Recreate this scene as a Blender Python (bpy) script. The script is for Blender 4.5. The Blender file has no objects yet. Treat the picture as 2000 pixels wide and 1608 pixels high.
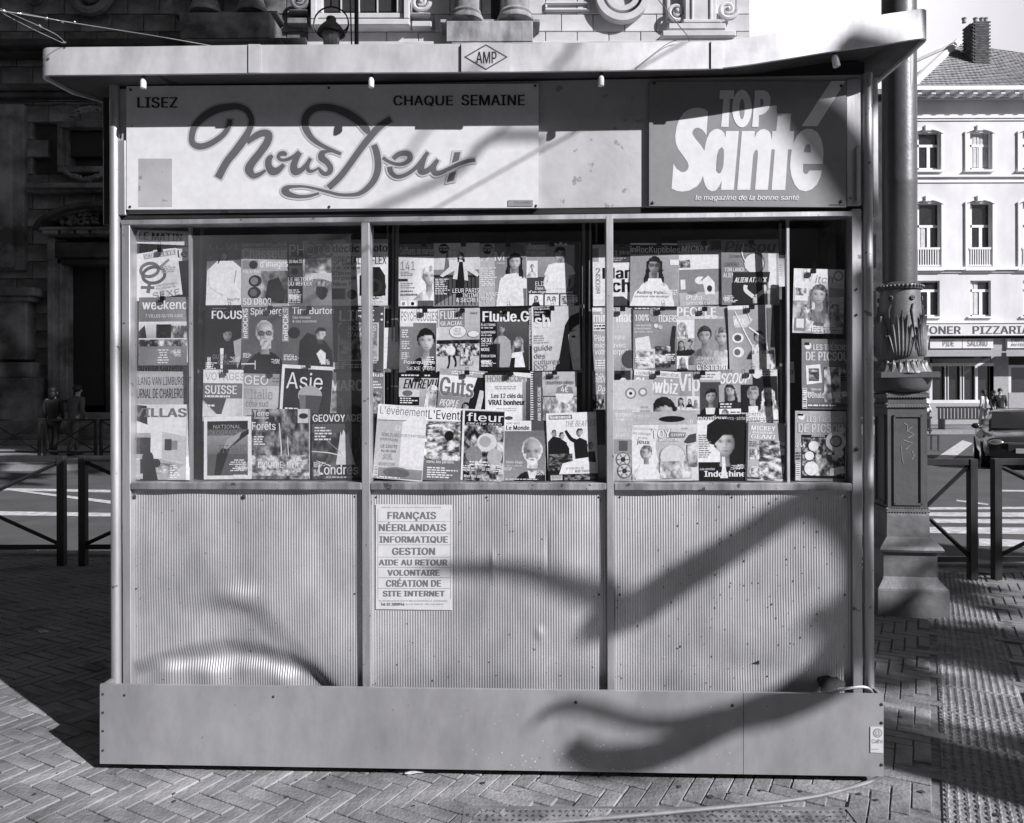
import bpy, bmesh, math, random
from math import sin, cos, pi, radians, atan2, sqrt, hypot
from mathutils import Vector, Matrix
from mathutils.geometry import tessellate_polygon
SC = bpy.context.scene
COL = SC.collection
# ------------------------------------------------------------------ camera
# the photograph measured at 2000 x 1608: focal length, horizon row, camera height, tiny roll
F, CX, CY, H, ROLL = 1500.0, 1000.0, 775.0, 1.45, 0.003
cam_data = bpy.data.cameras.new('camera'); cam = bpy.data.objects.new('camera', cam_data); COL.objects.link(cam)
cam_data.sensor_fit = 'HORIZONTAL'; cam_data.sensor_width = 36.0; cam_data.lens = 36.0 * F / 2000.0
cam_data.shift_y = -(804.0 - CY) / 2000.0
cam_data.clip_start = 0.05; cam_data.clip_end = 2000.0
cam.matrix_world = Matrix.Translation((0, 0, H)) @ Matrix.Rotation(pi/2, 4, 'X') @ Matrix.Rotation(-ROLL, 4, 'Z')
SC.camera = cam
# ------------------------------------------------------------------ light
SUN_AZ, SUN_EL = radians(49.0), radians(31.3)          # azimuth from -Y towards +X
SUND = Vector((sin(SUN_AZ)*cos(SUN_EL), -cos(SUN_AZ)*cos(SUN_EL), sin(SUN_EL)))
sl = bpy.data.lights.new('sun', 'SUN'); sl.energy = 5.0; sl.angle = radians(0.53); sl.color = (1.0, 0.985, 1.02)
sun = bpy.data.objects.new('sun', sl); COL.objects.link(sun)
sun.rotation_euler = SUND.to_track_quat('Z', 'Y').to_euler(); sun.location = SUND * 60
w = bpy.data.worlds.new('World'); SC.world = w; w.use_nodes = True
nt = w.node_tree; nt.nodes.clear()
sky = nt.nodes.new('ShaderNodeTexSky'); sky.sky_type = 'NISHITA'; sky.sun_disc = False
sky.sun_elevation = SUN_EL; sky.sun_rotation = pi - SUN_AZ; sky.dust_density = 1.0; sky.air_density = 1.0
bw = nt.nodes.new('ShaderNodeSeparateColor'); cmb = nt.nodes.new('ShaderNodeCombineColor')
bgn = nt.nodes.new('ShaderNodeBackground'); bgn.inputs[1].default_value = 0.05
outn = nt.nodes.new('ShaderNodeOutputWorld')
nt.links.new(sky.outputs[0], bw.inputs[0])
for i, k in enumerate((0.985, 0.98, 1.03)):            # black and white film with a faint cool tone
    m = nt.nodes.new('ShaderNodeMath'); m.operation = 'MULTIPLY'; m.inputs[1].default_value = k
    nt.links.new(bw.outputs[0], m.inputs[0]); nt.links.new(m.outputs[0], cmb.inputs[i])
nt.links.new(cmb.outputs[0], bgn.inputs[0]); nt.links.new(bgn.outputs[0], outn.inputs[0])
SC.view_settings.view_transform = 'Standard'; SC.view_settings.look = 'None'
SC.view_settings.exposure = 0.32; SC.view_settings.gamma = 1.0; SC.view_settings.use_curve_mapping = False
SC.render.engine = 'CYCLES'
SC.cycles.max_bounces = 6; SC.cycles.transparent_max_bounces = 16; SC.cycles.caustics_reflective = False
# ------------------------------------------------------------------ projection helpers
TH = math.atan(0.04)
EX = Vector((cos(TH), -sin(TH), 0)); NF = Vector((-sin(TH), -cos(TH), 0)); OF = Vector((0, 3.0, 0))
ROT = -TH
def ray(u, v):
    x = (u-CX)/F; y = (CY-v)/F
    return Vector((x*cos(ROLL)+y*sin(ROLL), 1.0, -x*sin(ROLL)+y*cos(ROLL)))
def onf(u, v, d=0.0):
    """point of the kiosk front plane (d metres towards the camera) in kiosk coordinates (s, -d, z)"""
    r = ray(u, v); rn = r.dot(NF); t = (OF.dot(NF) + d) / rn
    p = r * t; q = p - OF
    return Vector((q.dot(EX), -d, p.z + H))
def S(u, d=0.0): return onf(u, CY, d).x
def Z(v, d=0.0): return onf(950, v, d).z
def kw(p):
    """kiosk coordinates to world"""
    return OF + EX*p[0] - NF*p[1] + Vector((0, 0, p[2]))
def atY(u, v, Y):
    p = ray(u, v) * Y; p.z += H; return p
def ground(u, v, z=0.0):
    r = ray(u, v); t = (z-H)/r.z; p = r*t; p.z = z; return p
# ------------------------------------------------------------------ object helpers
def link(o, parent=None):
    COL.objects.link(o)
    if parent is not None: o.parent = parent
    return o
def tag(o, label=None, cat=None, group=None, kind=None):
    if label: o['label'] = label
    if cat: o['category'] = cat
    if group: o['group'] = group
    if kind: o['kind'] = kind
    return o
def thing(name, label, cat, loc=(0,0,0), rz=0.0, group=None):
    o = bpy.data.objects.new(name, None); o.empty_display_size = 0.1; COL.objects.link(o)
    o.location = loc; o.rotation_euler = (0, 0, rz); return tag(o, label, cat, group)
class MB:
    def __init__(s): s.v = []; s.f = []; s.c = []; s.smooth = False
    def quad(s, a, b, c, d):
        n = len(s.v); s.v += [tuple(a), tuple(b), tuple(c), tuple(d)]; s.f.append((n, n+1, n+2, n+3))
    def poly(s, pts):
        n = len(s.v); s.v += [tuple(p) for p in pts]; s.f.append(tuple(range(n, n+len(pts))))
    def box(s, x0, y0, z0, x1, y1, z1, b=0.0):
        if x0 > x1: x0, x1 = x1, x0
        if y0 > y1: y0, y1 = y1, y0
        if z0 > z1: z0, z1 = z1, z0
        n = len(s.v)
        b = min(b, (x1-x0)*.45, (y1-y0)*.45, (z1-z0)*.45)
        if b <= 0:
            s.v += [(x0,y0,z0),(x1,y0,z0),(x1,y1,z0),(x0,y1,z0),(x0,y0,z1),(x1,y0,z1),(x1,y1,z1),(x0,y1,z1)]
            s.f += [tuple(n+i for i in q) for q in ((0,3,2,1),(4,5,6,7),(0,1,5,4),(1,2,6,5),(2,3,7,6),(3,0,4,7))]
            return s
        # chamfered: three vertices per corner
        idx = {}
        for ix in (0,1):
            for iy in (0,1):
                for iz in (0,1):
                    X=(x0,x1)[ix]; Y=(y0,y1)[iy]; Zz=(z0,z1)[iz]; sx=(1,-1)[ix]*b; sy=(1,-1)[iy]*b; sz=(1,-1)[iz]*b
                    idx[ix,iy,iz]=(len(s.v),len(s.v)+1,len(s.v)+2)
                    s.v += [(X,Y+sy,Zz+sz),(X+sx,Y,Zz+sz),(X+sx,Y+sy,Zz)]
        g = lambda a,b_,c,k: idx[a,b_,c][k]
        s.f += [(g(0,0,0,0),g(0,0,1,0),g(0,1,1,0),g(0,1,0,0)),(g(1,0,0,0),g(1,1,0,0),g(1,1,1,0),g(1,0,1,0)),
                (g(0,0,0,1),g(1,0,0,1),g(1,0,1,1),g(0,0,1,1)),(g(0,1,0,1),g(0,1,1,1),g(1,1,1,1),g(1,1,0,1)),
                (g(0,0,0,2),g(0,1,0,2),g(1,1,0,2),g(1,0,0,2)),(g(0,0,1,2),g(1,0,1,2),g(1,1,1,2),g(0,1,1,2))]
        for iy in (0,1):
            for iz in (0,1): s.f.append((g(0,iy,iz,1),g(1,iy,iz,1),g(1,iy,iz,2),g(0,iy,iz,2)))
        for ix in (0,1):
            for iz in (0,1): s.f.append((g(ix,0,iz,0),g(ix,1,iz,0),g(ix,1,iz,2),g(ix,0,iz,2)))
            for iy in (0,1): s.f.append((g(ix,iy,0,0),g(ix,iy,1,0),g(ix,iy,1,1),g(ix,iy,0,1)))
        for ix in (0,1):
            for iy in (0,1):
                for iz in (0,1): s.f.append(idx[ix,iy,iz])
        return s
    def tube(s, pts, rad, n=8, cap=True, flat=1.0):
        pts = [Vector(p) for p in pts]
        if not hasattr(rad, '__len__'): rad = [rad]*len(pts)
        base = len(s.v); prev = None
        for i, p in enumerate(pts):
            t = (pts[min(i+1, len(pts)-1)] - pts[max(i-1, 0)]).normalized()
            if prev is None:
                a = Vector((0,0,1)) if abs(t.z) < .9 else Vector((1,0,0)); x = t.cross(a).normalized()
            else:
                x = (prev - t*prev.dot(t)).normalized()
            prev = x; y = t.cross(x)
            for k in range(n):
                an = 2*pi*k/n; s.v.append(tuple(p + (x*cos(an)*flat + y*sin(an))*rad[i]))
        for i in range(len(pts)-1):
            for k in range(n):
                a = base+i*n+k; b = base+i*n+(k+1) % n
                s.f.append((a, b, b+n, a+n))
        if cap:
            s.f.append(tuple(base+k for k in range(n))[::-1]); s.f.append(tuple(base+(len(pts)-1)*n+k for k in range(n)))
        return s
    def lathe(s, c, prof, n=24, a0=0.0, cap=True, sx=1.0, sy=1.0):
        base = len(s.v)
        for r, z in prof:
            for k in range(n):
                an = a0 + 2*pi*k/n; s.v.append((c[0]+r*cos(an)*sx, c[1]+r*sin(an)*sy, c[2]+z))
        for i in range(len(prof)-1):
            for k in range(n):
                a = base+i*n+k; b = base+i*n+(k+1) % n; s.f.append((a, b, b+n, a+n))
        if cap:
            s.f.append(tuple(base+k for k in range(n))[::-1]); s.f.append(tuple(base+(len(prof)-1)*n+k for k in range(n)))
        return s
    def ball(s, c, rx, ry, rz, n=12, m=8):
        prof = [(sin(pi*i/m), -cos(pi*i/m)) for i in range(m+1)]
        base = len(s.v)
        for r, z in prof:
            for k in range(n):
                an = 2*pi*k/n; s.v.append((c[0]+r*cos(an)*rx, c[1]+r*sin(an)*ry, c[2]+z*rz))
        for i in range(m):
            for k in range(n):
                a = base+i*n+k; b = base+i*n+(k+1) % n; s.f.append((a, b, b+n, a+n))
        return s
    def prism(s, pts, y0, y1):
        """outline (x,z) extruded along y"""
        n = len(pts); base = len(s.v)
        s.v += [(p[0], y0, p[1]) for p in pts] + [(p[0], y1, p[1]) for p in pts]
        tri = tessellate_polygon([[Vector((p[0], p[1], 0)) for p in pts]])
        for t in tri: s.f.append(tuple(base+i for i in t)); s.f.append(tuple(base+n+i for i in reversed(t)))
        for i in range(n): j = (i+1) % n; s.f.append((base+i, base+j, base+n+j, base+n+i))
        return s
    def mesh(s, name, m=None, smooth=False, recalc=True):
        me = bpy.data.meshes.new(name); me.from_pydata(s.v, [], s.f)
        if m: me.materials.append(m)
        if s.c:
            at = me.attributes.new('Col', 'FLOAT_COLOR', 'POINT')
            at.data.foreach_set('color', [x for g in s.c for x in (g, g, g*1.01, 1.0)])
        if recalc:
            bm = bmesh.new(); bm.from_mesh(me)
            if smooth: bmesh.ops.remove_doubles(bm, verts=bm.verts, dist=1e-6)
            bmesh.ops.recalc_face_normals(bm, faces=bm.faces); bm.to_mesh(me); bm.free()
        if smooth:
            me.polygons.foreach_set('use_smooth', [True]*len(me.polygons))
            if smooth != 'all': me.set_sharp_from_angle(angle=radians(40))
        me.update(); return me
    def build(s, name, m, parent=None, smooth=False, recalc=True):
        return link(bpy.data.objects.new(name, s.mesh(name, m, smooth, recalc)), parent)
def inst(name, me, parent=None, loc=(0,0,0), rot=(0,0,0), sc=(1,1,1)):
    o = bpy.data.objects.new(name, me); o.location = loc; o.rotation_euler = rot; o.scale = sc
    return link(o, parent)
# ------------------------------------------------------------------ materials
def mat(name, g, rough=0.6, metal=0.0, g2=None, scale=6.0, bump=0.0, bscale=None, spec=0.5, detail=5.0, stretch=(1,1,1), coat=0.0, spots=None, per=0.0, grime=0.0, gs=(1,1,1), gsc=1.5):
    m = bpy.data.materials.new(name); m.use_nodes = True; n = m.node_tree.nodes; L = m.node_tree.links
    b = n['Principled BSDF']; b.inputs['Roughness'].default_value = rough; b.inputs['Metallic'].default_value = metal
    b.inputs['Specular IOR Level'].default_value = spec
    tint = lambda x: (x, x*0.995, x*1.015, 1)
    if coat: b.inputs['Coat Weight'].default_value = coat; b.inputs['Coat Roughness'].default_value = 0.08
    tc = n.new('ShaderNodeTexCoord'); mp = n.new('ShaderNodeMapping'); mp.inputs['Scale'].default_value = stretch
    L.new(tc.outputs['Object'], mp.inputs[0])
    src = None
    if g2 is None: g2 = g*0.88
    nz = n.new('ShaderNodeTexNoise'); nz.inputs['Scale'].default_value = scale; nz.inputs['Detail'].default_value = detail
    nz.inputs['Roughness'].default_value = 0.62
    L.new(mp.outputs[0], nz.inputs[0])
    cr = n.new('ShaderNodeValToRGB'); cr.color_ramp.elements[0].position = 0.36; cr.color_ramp.elements[1].position = 0.64
    cr.color_ramp.elements[0].color = tint(g2); cr.color_ramp.elements[1].color = tint(g)
    L.new(nz.outputs['Fac'], cr.inputs[0]); src = cr.outputs[0]
    if spots:                                   # (grey, scale, threshold): small stains and chips
        sg, ss, st = spots
        n2 = n.new('ShaderNodeTexNoise'); n2.inputs['Scale'].default_value = ss; n2.inputs['Detail'].default_value = 3
        L.new(tc.outputs['Object'], n2.inputs[0])
        c2 = n.new('ShaderNodeValToRGB'); c2.color_ramp.elements[0].position = st; c2.color_ramp.elements[1].position = st+0.03
        L.new(n2.outputs['Fac'], c2.inputs[0])
        mx = n.new('ShaderNodeMix'); mx.data_type = 'RGBA'; L.new(c2.outputs[0], mx.inputs[0]); L.new(src, mx.inputs[6])
        mx.inputs[7].default_value = tint(sg); src = mx.outputs[2]
    if per:                                     # tone differs from piece to piece
        oi = n.new('ShaderNodeObjectInfo'); mr = n.new('ShaderNodeMapRange'); mr.inputs[3].default_value = 1-per; mr.inputs[4].default_value = 1+per
        L.new(oi.outputs['Random'], mr.inputs[0]); mm = n.new('ShaderNodeMix'); mm.data_type = 'RGBA'; mm.blend_type = 'MULTIPLY'
        mm.inputs[0].default_value = 1; L.new(src, mm.inputs[6]); L.new(mr.outputs[0], mm.inputs[7]); src = mm.outputs[2]
    if grime:                                   # dirt laid over the piece by its place in the world
        ge = n.new('ShaderNodeNewGeometry'); m2 = n.new('ShaderNodeMapping'); m2.inputs['Scale'].default_value = gs; L.new(ge.outputs['Position'], m2.inputs[0])
        ng = n.new('ShaderNodeTexNoise'); ng.inputs['Scale'].default_value = gsc; ng.inputs['Detail'].default_value = 7; ng.inputs['Roughness'].default_value = .65; L.new(m2.outputs[0], ng.inputs[0])
        mg = n.new('ShaderNodeMapRange'); mg.inputs[1].default_value = .34; mg.inputs[2].default_value = .62; mg.inputs[3].default_value = 1-grime; mg.inputs[4].default_value = 1.0; L.new(ng.outputs['Fac'], mg.inputs[0])
        mx2 = n.new('ShaderNodeMix'); mx2.data_type = 'RGBA'; mx2.blend_type = 'MULTIPLY'; mx2.inputs[0].default_value = 1; L.new(src, mx2.inputs[6]); L.new(mg.outputs[0], mx2.inputs[7]); src = mx2.outputs[2]
    L.new(src, b.inputs['Base Color'])
    rr = n.new('ShaderNodeMapRange'); rr.inputs[3].default_value = max(rough-0.08, 0.02); rr.inputs[4].default_value = min(rough+0.08, 1)
    L.new(nz.outputs['Fac'], rr.inputs[0]); L.new(rr.outputs[0], b.inputs['Roughness'])
    if bump:
        nb = n.new('ShaderNodeTexNoise'); nb.inputs['Scale'].default_value = bscale or scale*6; nb.inputs['Detail'].default_value = 4
        L.new(mp.outputs[0], nb.inputs[0]); bp = n.new('ShaderNodeBump'); bp.inputs['Strength'].default_value = bump; bp.inputs['Distance'].default_value = 0.02
        L.new(nb.outputs['Fac'], bp.inputs['Height']); L.new(bp.outputs[0], b.inputs['Normal'])
    return m
def printmat(name, rough, spec=0.5, grain=40, ga=.06):
    m = bpy.data.materials.new(name); m.use_nodes = True; n = m.node_tree.nodes; L = m.node_tree.links
    b = n['Principled BSDF']; b.inputs['Roughness'].default_value = rough; b.inputs['Specular IOR Level'].default_value = spec
    at = n.new('ShaderNodeAttribute'); at.attribute_name = 'Col'
    tc = n.new('ShaderNodeTexCoord'); nz = n.new('ShaderNodeTexNoise'); nz.inputs['Scale'].default_value = 9; nz.inputs['Detail'].default_value = 6
    L.new(tc.outputs['Object'], nz.inputs[0]); mr = n.new('ShaderNodeMapRange'); mr.inputs[3].default_value = 0.84; mr.inputs[4].default_value = 1.1
    L.new(nz.outputs['Fac'], mr.inputs[0]); mm = n.new('ShaderNodeMix'); mm.data_type = 'RGBA'; mm.blend_type = 'MULTIPLY'; mm.inputs[0].default_value = 1
    L.new(at.outputs['Color'], mm.inputs[6]); L.new(mr.outputs[0], mm.inputs[7]); n2 = n.new('ShaderNodeTexNoise'); n2.inputs['Scale'].default_value = grain; n2.inputs['Detail'].default_value = 3
    L.new(tc.outputs['Object'], n2.inputs[0]); r2 = n.new('ShaderNodeMapRange'); r2.inputs[1].default_value = .3; r2.inputs[2].default_value = .7; r2.inputs[3].default_value = 1-ga; r2.inputs[4].default_value = 1+ga*.6
    L.new(n2.outputs['Fac'], r2.inputs[0]); m3 = n.new('ShaderNodeMix'); m3.data_type = 'RGBA'; m3.blend_type = 'MULTIPLY'; m3.inputs[0].default_value = 1
    L.new(mm.outputs[2], m3.inputs[6]); L.new(r2.outputs[0], m3.inputs[7]); L.new(m3.outputs[2], b.inputs['Base Color'])
    return m
M = {}
M['print'] = printmat('magazine_print', 0.38, .5, 70, .13)
M['enamel'] = printmat('enamel_sign_print', 0.5, 0.7)
M['paper'] = mat('paper_edge', 0.72, 0.8, g2=0.6, scale=30)
M['alu'] = mat('anodised_aluminium', 0.66, 0.52, 0.7, g2=0.52, scale=7, stretch=(1,1,.25), spots=(0.22, 26, 0.68), bump=0.05, grime=.3, gs=(8,8,.7), gsc=1.6)
M['alu_dirty'] = mat('weathered_aluminium', 0.55, 0.52, 0.55, g2=0.26, scale=9, stretch=(1,1,.3), spots=(0.13, 30, 0.64), bump=0.1, grime=.4, gs=(9,9,1.2), gsc=2)
M['corr'] = mat('corrugated_aluminium', 0.70, 0.52, 0.7, g2=0.60, scale=2.2, spots=(0.2, 55, 0.72), bump=0.03, grime=.3, gs=(3,3,1), gsc=1.6)
M['board'] = mat('grey_painted_board', 0.40, 0.5, 0.25, g2=0.36, scale=2.5, spots=(0.2, 34, 0.72), bump=0.04, grime=.3, gs=(3,3,1.4), gsc=1.3)
M['fascia'] = mat('cream_fascia_paint', 0.80, 0.5, 0.35, g2=0.70, scale=3, stretch=(1,1,2), spots=(0.36, 30, 0.72), bump=0.03, grime=.3, gs=(5,5,2), gsc=1.6)
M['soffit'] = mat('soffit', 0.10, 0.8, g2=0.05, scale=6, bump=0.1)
M['wallpanel'] = mat('bare_sign_panel', 0.56, 0.55, 0.2, g2=0.42, scale=3.5, spots=(0.3, 18, 0.64), bump=0.06)
M['dark'] = mat('dark_interior', 0.02, 0.8, g2=0.012)
M['darkmetal'] = mat('black_metal', 0.035, 0.45, g2=0.02, spec=0.4)
M['black'] = mat('black_steel_clip', 0.012, 0.3, g2=0.008)
M['wire'] = mat('bright_wire', 0.7, 0.35, 0.8)
M['cable'] = mat('grey_rubber_cable', 0.24, 0.5, g2=0.16, scale=20)
M['rack'] = mat('rack_steel', 0.30, 0.5, 0.4, g2=0.2, scale=8)
M['screw'] = mat('screw_head', 0.05, 0.5, 0.3)
M['bulb'] = mat('opal_lamp_plastic', 0.8, 0.3, g2=0.7)
M['brick'] = mat('clay_paver', 0.37, 0.75, g2=0.25, scale=9, bump=0.35, bscale=60, per=0.2, grime=.55, gsc=2.2)
M['bed'] = mat('paver_joint_sand', 0.26, 0.95, g2=0.12, scale=20, bump=0.2)
M['tactile'] = mat('ribbed_concrete_tile', 0.40, 0.85, g2=0.26, scale=14, bump=0.5, bscale=80, per=0.12, grime=.4, gsc=3)
M['asphalt'] = mat('asphalt', 0.105, 0.85, g2=0.075, scale=1.5, bump=0.3, bscale=90)
M['paint'] = mat('road_paint', 0.75, 0.7, g2=0.4, scale=9)
M['kerb'] = mat('kerb_stone', 0.33, 0.8, g2=0.22, scale=5, bump=0.2)
M['iron'] = mat('cast_iron_paint', 0.13, 0.42, 0.25, g2=0.11, scale=6, bump=0.08)
M['ironlight'] = mat('worn_iron_paint', 0.24, 0.45, 0.2, g2=0.14, scale=5, bump=0.12)
M['stone'] = mat('sooty_shaded_limestone', 0.26, 0.9, g2=0.05, scale=0.8, detail=9, bump=0.25, bscale=9, per=0.18)  # soot and the church's left-hand shade painted into one tone
M['stonelight'] = mat('sunlit_limestone', 0.60, 0.9, g2=0.44, scale=0.9, detail=8, bump=0.2, bscale=9, per=0.06)  # paler copy of the stone painted for the sunlit right side
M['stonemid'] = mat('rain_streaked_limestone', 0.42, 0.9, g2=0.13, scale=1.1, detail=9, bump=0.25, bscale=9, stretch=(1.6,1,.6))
M['soot'] = mat('soot_and_shade_stone', 0.07, 0.9, g2=0.02, scale=0.9, detail=9, bump=0.25, bscale=9, per=0.3)  # soot with shade painted in, for ledges and dark walls
M['plaster'] = mat('white_plaster', 0.80, 0.85, g2=0.70, scale=0.6, detail=7, grime=.22, gs=(1,1,.25), gsc=.5)
M['trim'] = mat('white_trim', 0.80, 0.7, g2=0.72, scale=3)
M['slate'] = mat('slate', 0.40, 0.6, g2=0.28, scale=4, per=0.25, bump=0.1)
M['chimney'] = mat('chimney_brick', 0.10, 0.9, g2=0.055, scale=6, per=0.4)
M['mortar'] = mat('mortar', 0.32, 0.9)
M['window'] = mat('far_window_glass', 0.03, 0.12, g2=0.02, spec=0.6)
M['curtain'] = mat('net_curtain', 0.62, 0.9, g2=0.5)
M['shopdark'] = mat('shop_dark', 0.05, 0.6, g2=0.03)
M['shopgrey'] = mat('shop_grey', 0.34, 0.7, g2=0.28)
M['skin'] = mat('skin', 0.42, 0.6); M['hair'] = mat('dark_hair', 0.02, 0.6)
M['cloth_black'] = mat('black_cloth', 0.03, 0.85); M['cloth_white'] = mat('white_cloth', 0.72, 0.85, g2=0.6)
M['cloth_grey'] = mat('grey_cloth', 0.13, 0.85); M['cloth_mid'] = mat('pale_grey_cloth', 0.4, 0.85)
M['carpaint'] = mat('dark_car_paint', 0.05, 0.2, 0.3, g2=0.045, coat=0.6)
M['carglass'] = mat('car_glass', 0.03, 0.08, spec=0.8)
M['chrome'] = mat('chrome', 0.75, 0.15, 0.9)
M['plate'] = mat('number_plate', 0.6, 0.5); M['gum'] = mat('old_gum', .05, .8)
M['rubber'] = mat('rubber', 0.03, 0.8)
M['bark'] = mat('bark', 0.16, 0.9, g2=0.08, bump=0.3); M['leaf'] = mat('leaf', 0.07, 0.7, g2=0.04, scale=0.6)
M['poster'] = printmat('poster_paper', 0.6)
def glassmat(name, refl, haze, rough=0.02):
    m = bpy.data.materials.new(name); m.use_nodes = True; n = m.node_tree.nodes; L = m.node_tree.links; n.clear()
    o = n.new('ShaderNodeOutputMaterial'); tr = n.new('ShaderNodeBsdfTransparent'); tr.inputs[0].default_value = (.97,.97,.975,1)
    gl = n.new('ShaderNodeBsdfGlossy'); gl.inputs['Roughness'].default_value = rough; gl.inputs[0].default_value = (1,1,1,1)
    lw = n.new('ShaderNodeLayerWeight'); pw = n.new('ShaderNodeMath'); pw.operation = 'POWER'; pw.inputs[1].default_value = 4.0; L.new(lw.outputs[1], pw.inputs[0])
    k = n.new('ShaderNodeMath'); k.operation = 'MULTIPLY_ADD'; k.inputs[1].default_value = .6*refl; k.inputs[2].default_value = .05*refl; L.new(pw.outputs[0], k.inputs[0])
    mx = n.new('ShaderNodeMixShader'); L.new(k.outputs[0], mx.inputs[0]); L.new(tr.outputs[0], mx.inputs[1]); L.new(gl.outputs[0], mx.inputs[2])
    df = n.new('ShaderNodeBsdfDiffuse'); df.inputs[0].default_value = (.6,.6,.61,1)      # diffuse veil standing in for reflection, strong on the left pane
    tc = n.new('ShaderNodeTexCoord'); nz = n.new('ShaderNodeTexNoise'); nz.inputs['Scale'].default_value = 2.5; nz.inputs['Detail'].default_value = 8
    L.new(tc.outputs['Object'], nz.inputs[0]); mr = n.new('ShaderNodeMapRange'); mr.inputs[1].default_value = .3; mr.inputs[2].default_value = .7
    mr.inputs[3].default_value = haze*.5; mr.inputs[4].default_value = haze*1.5; L.new(nz.outputs['Fac'], mr.inputs[0])
    m2 = n.new('ShaderNodeMixShader'); L.new(mr.outputs[0], m2.inputs[0]); L.new(mx.outputs[0], m2.inputs[1]); L.new(df.outputs[0], m2.inputs[2])
    L.new(m2.outputs[0], o.inputs[0]); return m
M['glass_veiled'] = glassmat('veiled_window_glass', 1.6, 0.07); M['glass'] = glassmat('window_glass', 1.0, 0.007)
M['lampglass'] = mat('lantern_glass', 0.35, 0.2, g2=0.25)
# ------------------------------------------------------------------ flat print (lettering, pictures) as thin layered faces
_tc = {}
try:                                            # the sans face that ships with Blender, else its built-in one
    import os
    SANS = bpy.data.fonts.load(os.path.join(bpy.utils.resource_path('LOCAL'), 'datafiles', 'fonts', 'Inter.woff2'))
except Exception: SANS = None
def textmesh(txt, e=0.0, sp=0.0, fine=False):
    """lettering cut into horizontal slices with the winding rule, each slice widened by e on both sides for bolder weights"""
    k = (txt, e, sp, fine)
    if k in _tc: return _tc[k]
    c = bpy.data.curves.new('lettering', 'FONT'); c.body = txt; c.resolution_u = 4 if fine else 2; c.fill_mode = 'NONE'
    if SANS: c.font = SANS
    c.space_character = 1.0+sp
    o = bpy.data.objects.new('lettering', c); me = bpy.data.meshes.new_from_object(o)
    co = [(v.co.x, v.co.y) for v in me.vertices]; adj = {}
    for ed in me.edges:
        p, q = ed.vertices; adj.setdefault(p, []).append(q); adj.setdefault(q, []).append(p)
    bpy.data.objects.remove(o); bpy.data.curves.remove(c); bpy.data.meshes.remove(me)
    edges = []; used = set()
    for s0 in sorted(adj):
        if s0 in used: continue
        lp = [s0]; used.add(s0); prev = s0; cur = s0+1 if (s0+1) in adj[s0] else min(adj[s0])
        while cur != s0 and cur not in used:
            lp.append(cur); used.add(cur); nn = [q for q in adj[cur] if q != prev]; prev, cur = cur, (nn[0] if nn else s0)
        for q in range(len(lp)):
            p0, p1 = co[lp[q]], co[lp[(q+1) % len(lp)]]
            if abs(p0[1]-p1[1]) > 1e-7: edges.append((p0, p1, 1) if p0[1] < p1[1] else (p1, p0, -1))
    ys = []
    for y in sorted({round(p[1], 4) for p in co}):
        if not ys or y-ys[-1] > (.004 if fine else .011): ys.append(y)
    vs = []; fs = []
    for y0, y1 in zip(ys, ys[1:]):
        ym = (y0+y1)/2; cr = []
        for p0, p1, w_ in edges:
            if p0[1] <= ym < p1[1]:
                sl = (p1[0]-p0[0])/(p1[1]-p0[1]); xm = p0[0]+(ym-p0[1])*sl; h = (y1-y0)/2; sl = max(-3, min(3, sl)); cr.append((xm, xm-sl*h, xm+sl*h, w_))
        cr.sort(); wn = 0; sp_ = []; st = None
        for q in cr:
            if wn == 0: st = q
            wn += q[3]
            if wn == 0:
                if sp_ and st[0]-e < sp_[-1][1][0]+e: sp_[-1] = (sp_[-1][0], q)
                else: sp_.append((st, q))
        for l_, r_ in sp_:
            n = len(vs); vs += [(l_[1]-e, y0), (r_[1]+e, y0), (r_[2]+e, y1), (l_[2]-e, y1)]; fs.append((n, n+1, n+2, n+3))
    xs = [v[0] for v in vs] or [0, 1]; yy = [v[1] for v in vs] or [0, 1]
    _tc[k] = (vs, fs, min(xs), max(xs), min(yy), max(yy)); return _tc[k]
def catmull(pts, k=5):
    out = []
    P = [pts[0]] + list(pts) + [pts[-1]]
    for i in range(1, len(P)-2):
        p0, p1, p2, p3 = P[i-1], P[i], P[i+1], P[i+2]
        for j in range(k):
            t = j/k
            out.append(tuple(0.5*((2*p1[a]) + (-p0[a]+p2[a])*t + (2*p0[a]-5*p1[a]+4*p2[a]-p3[a])*t*t + (-p0[a]+3*p1[a]-3*p2[a]+p3[a])*t**3) for a in range(len(p1))))
    out.append(tuple(pts[-1])); return out
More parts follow.
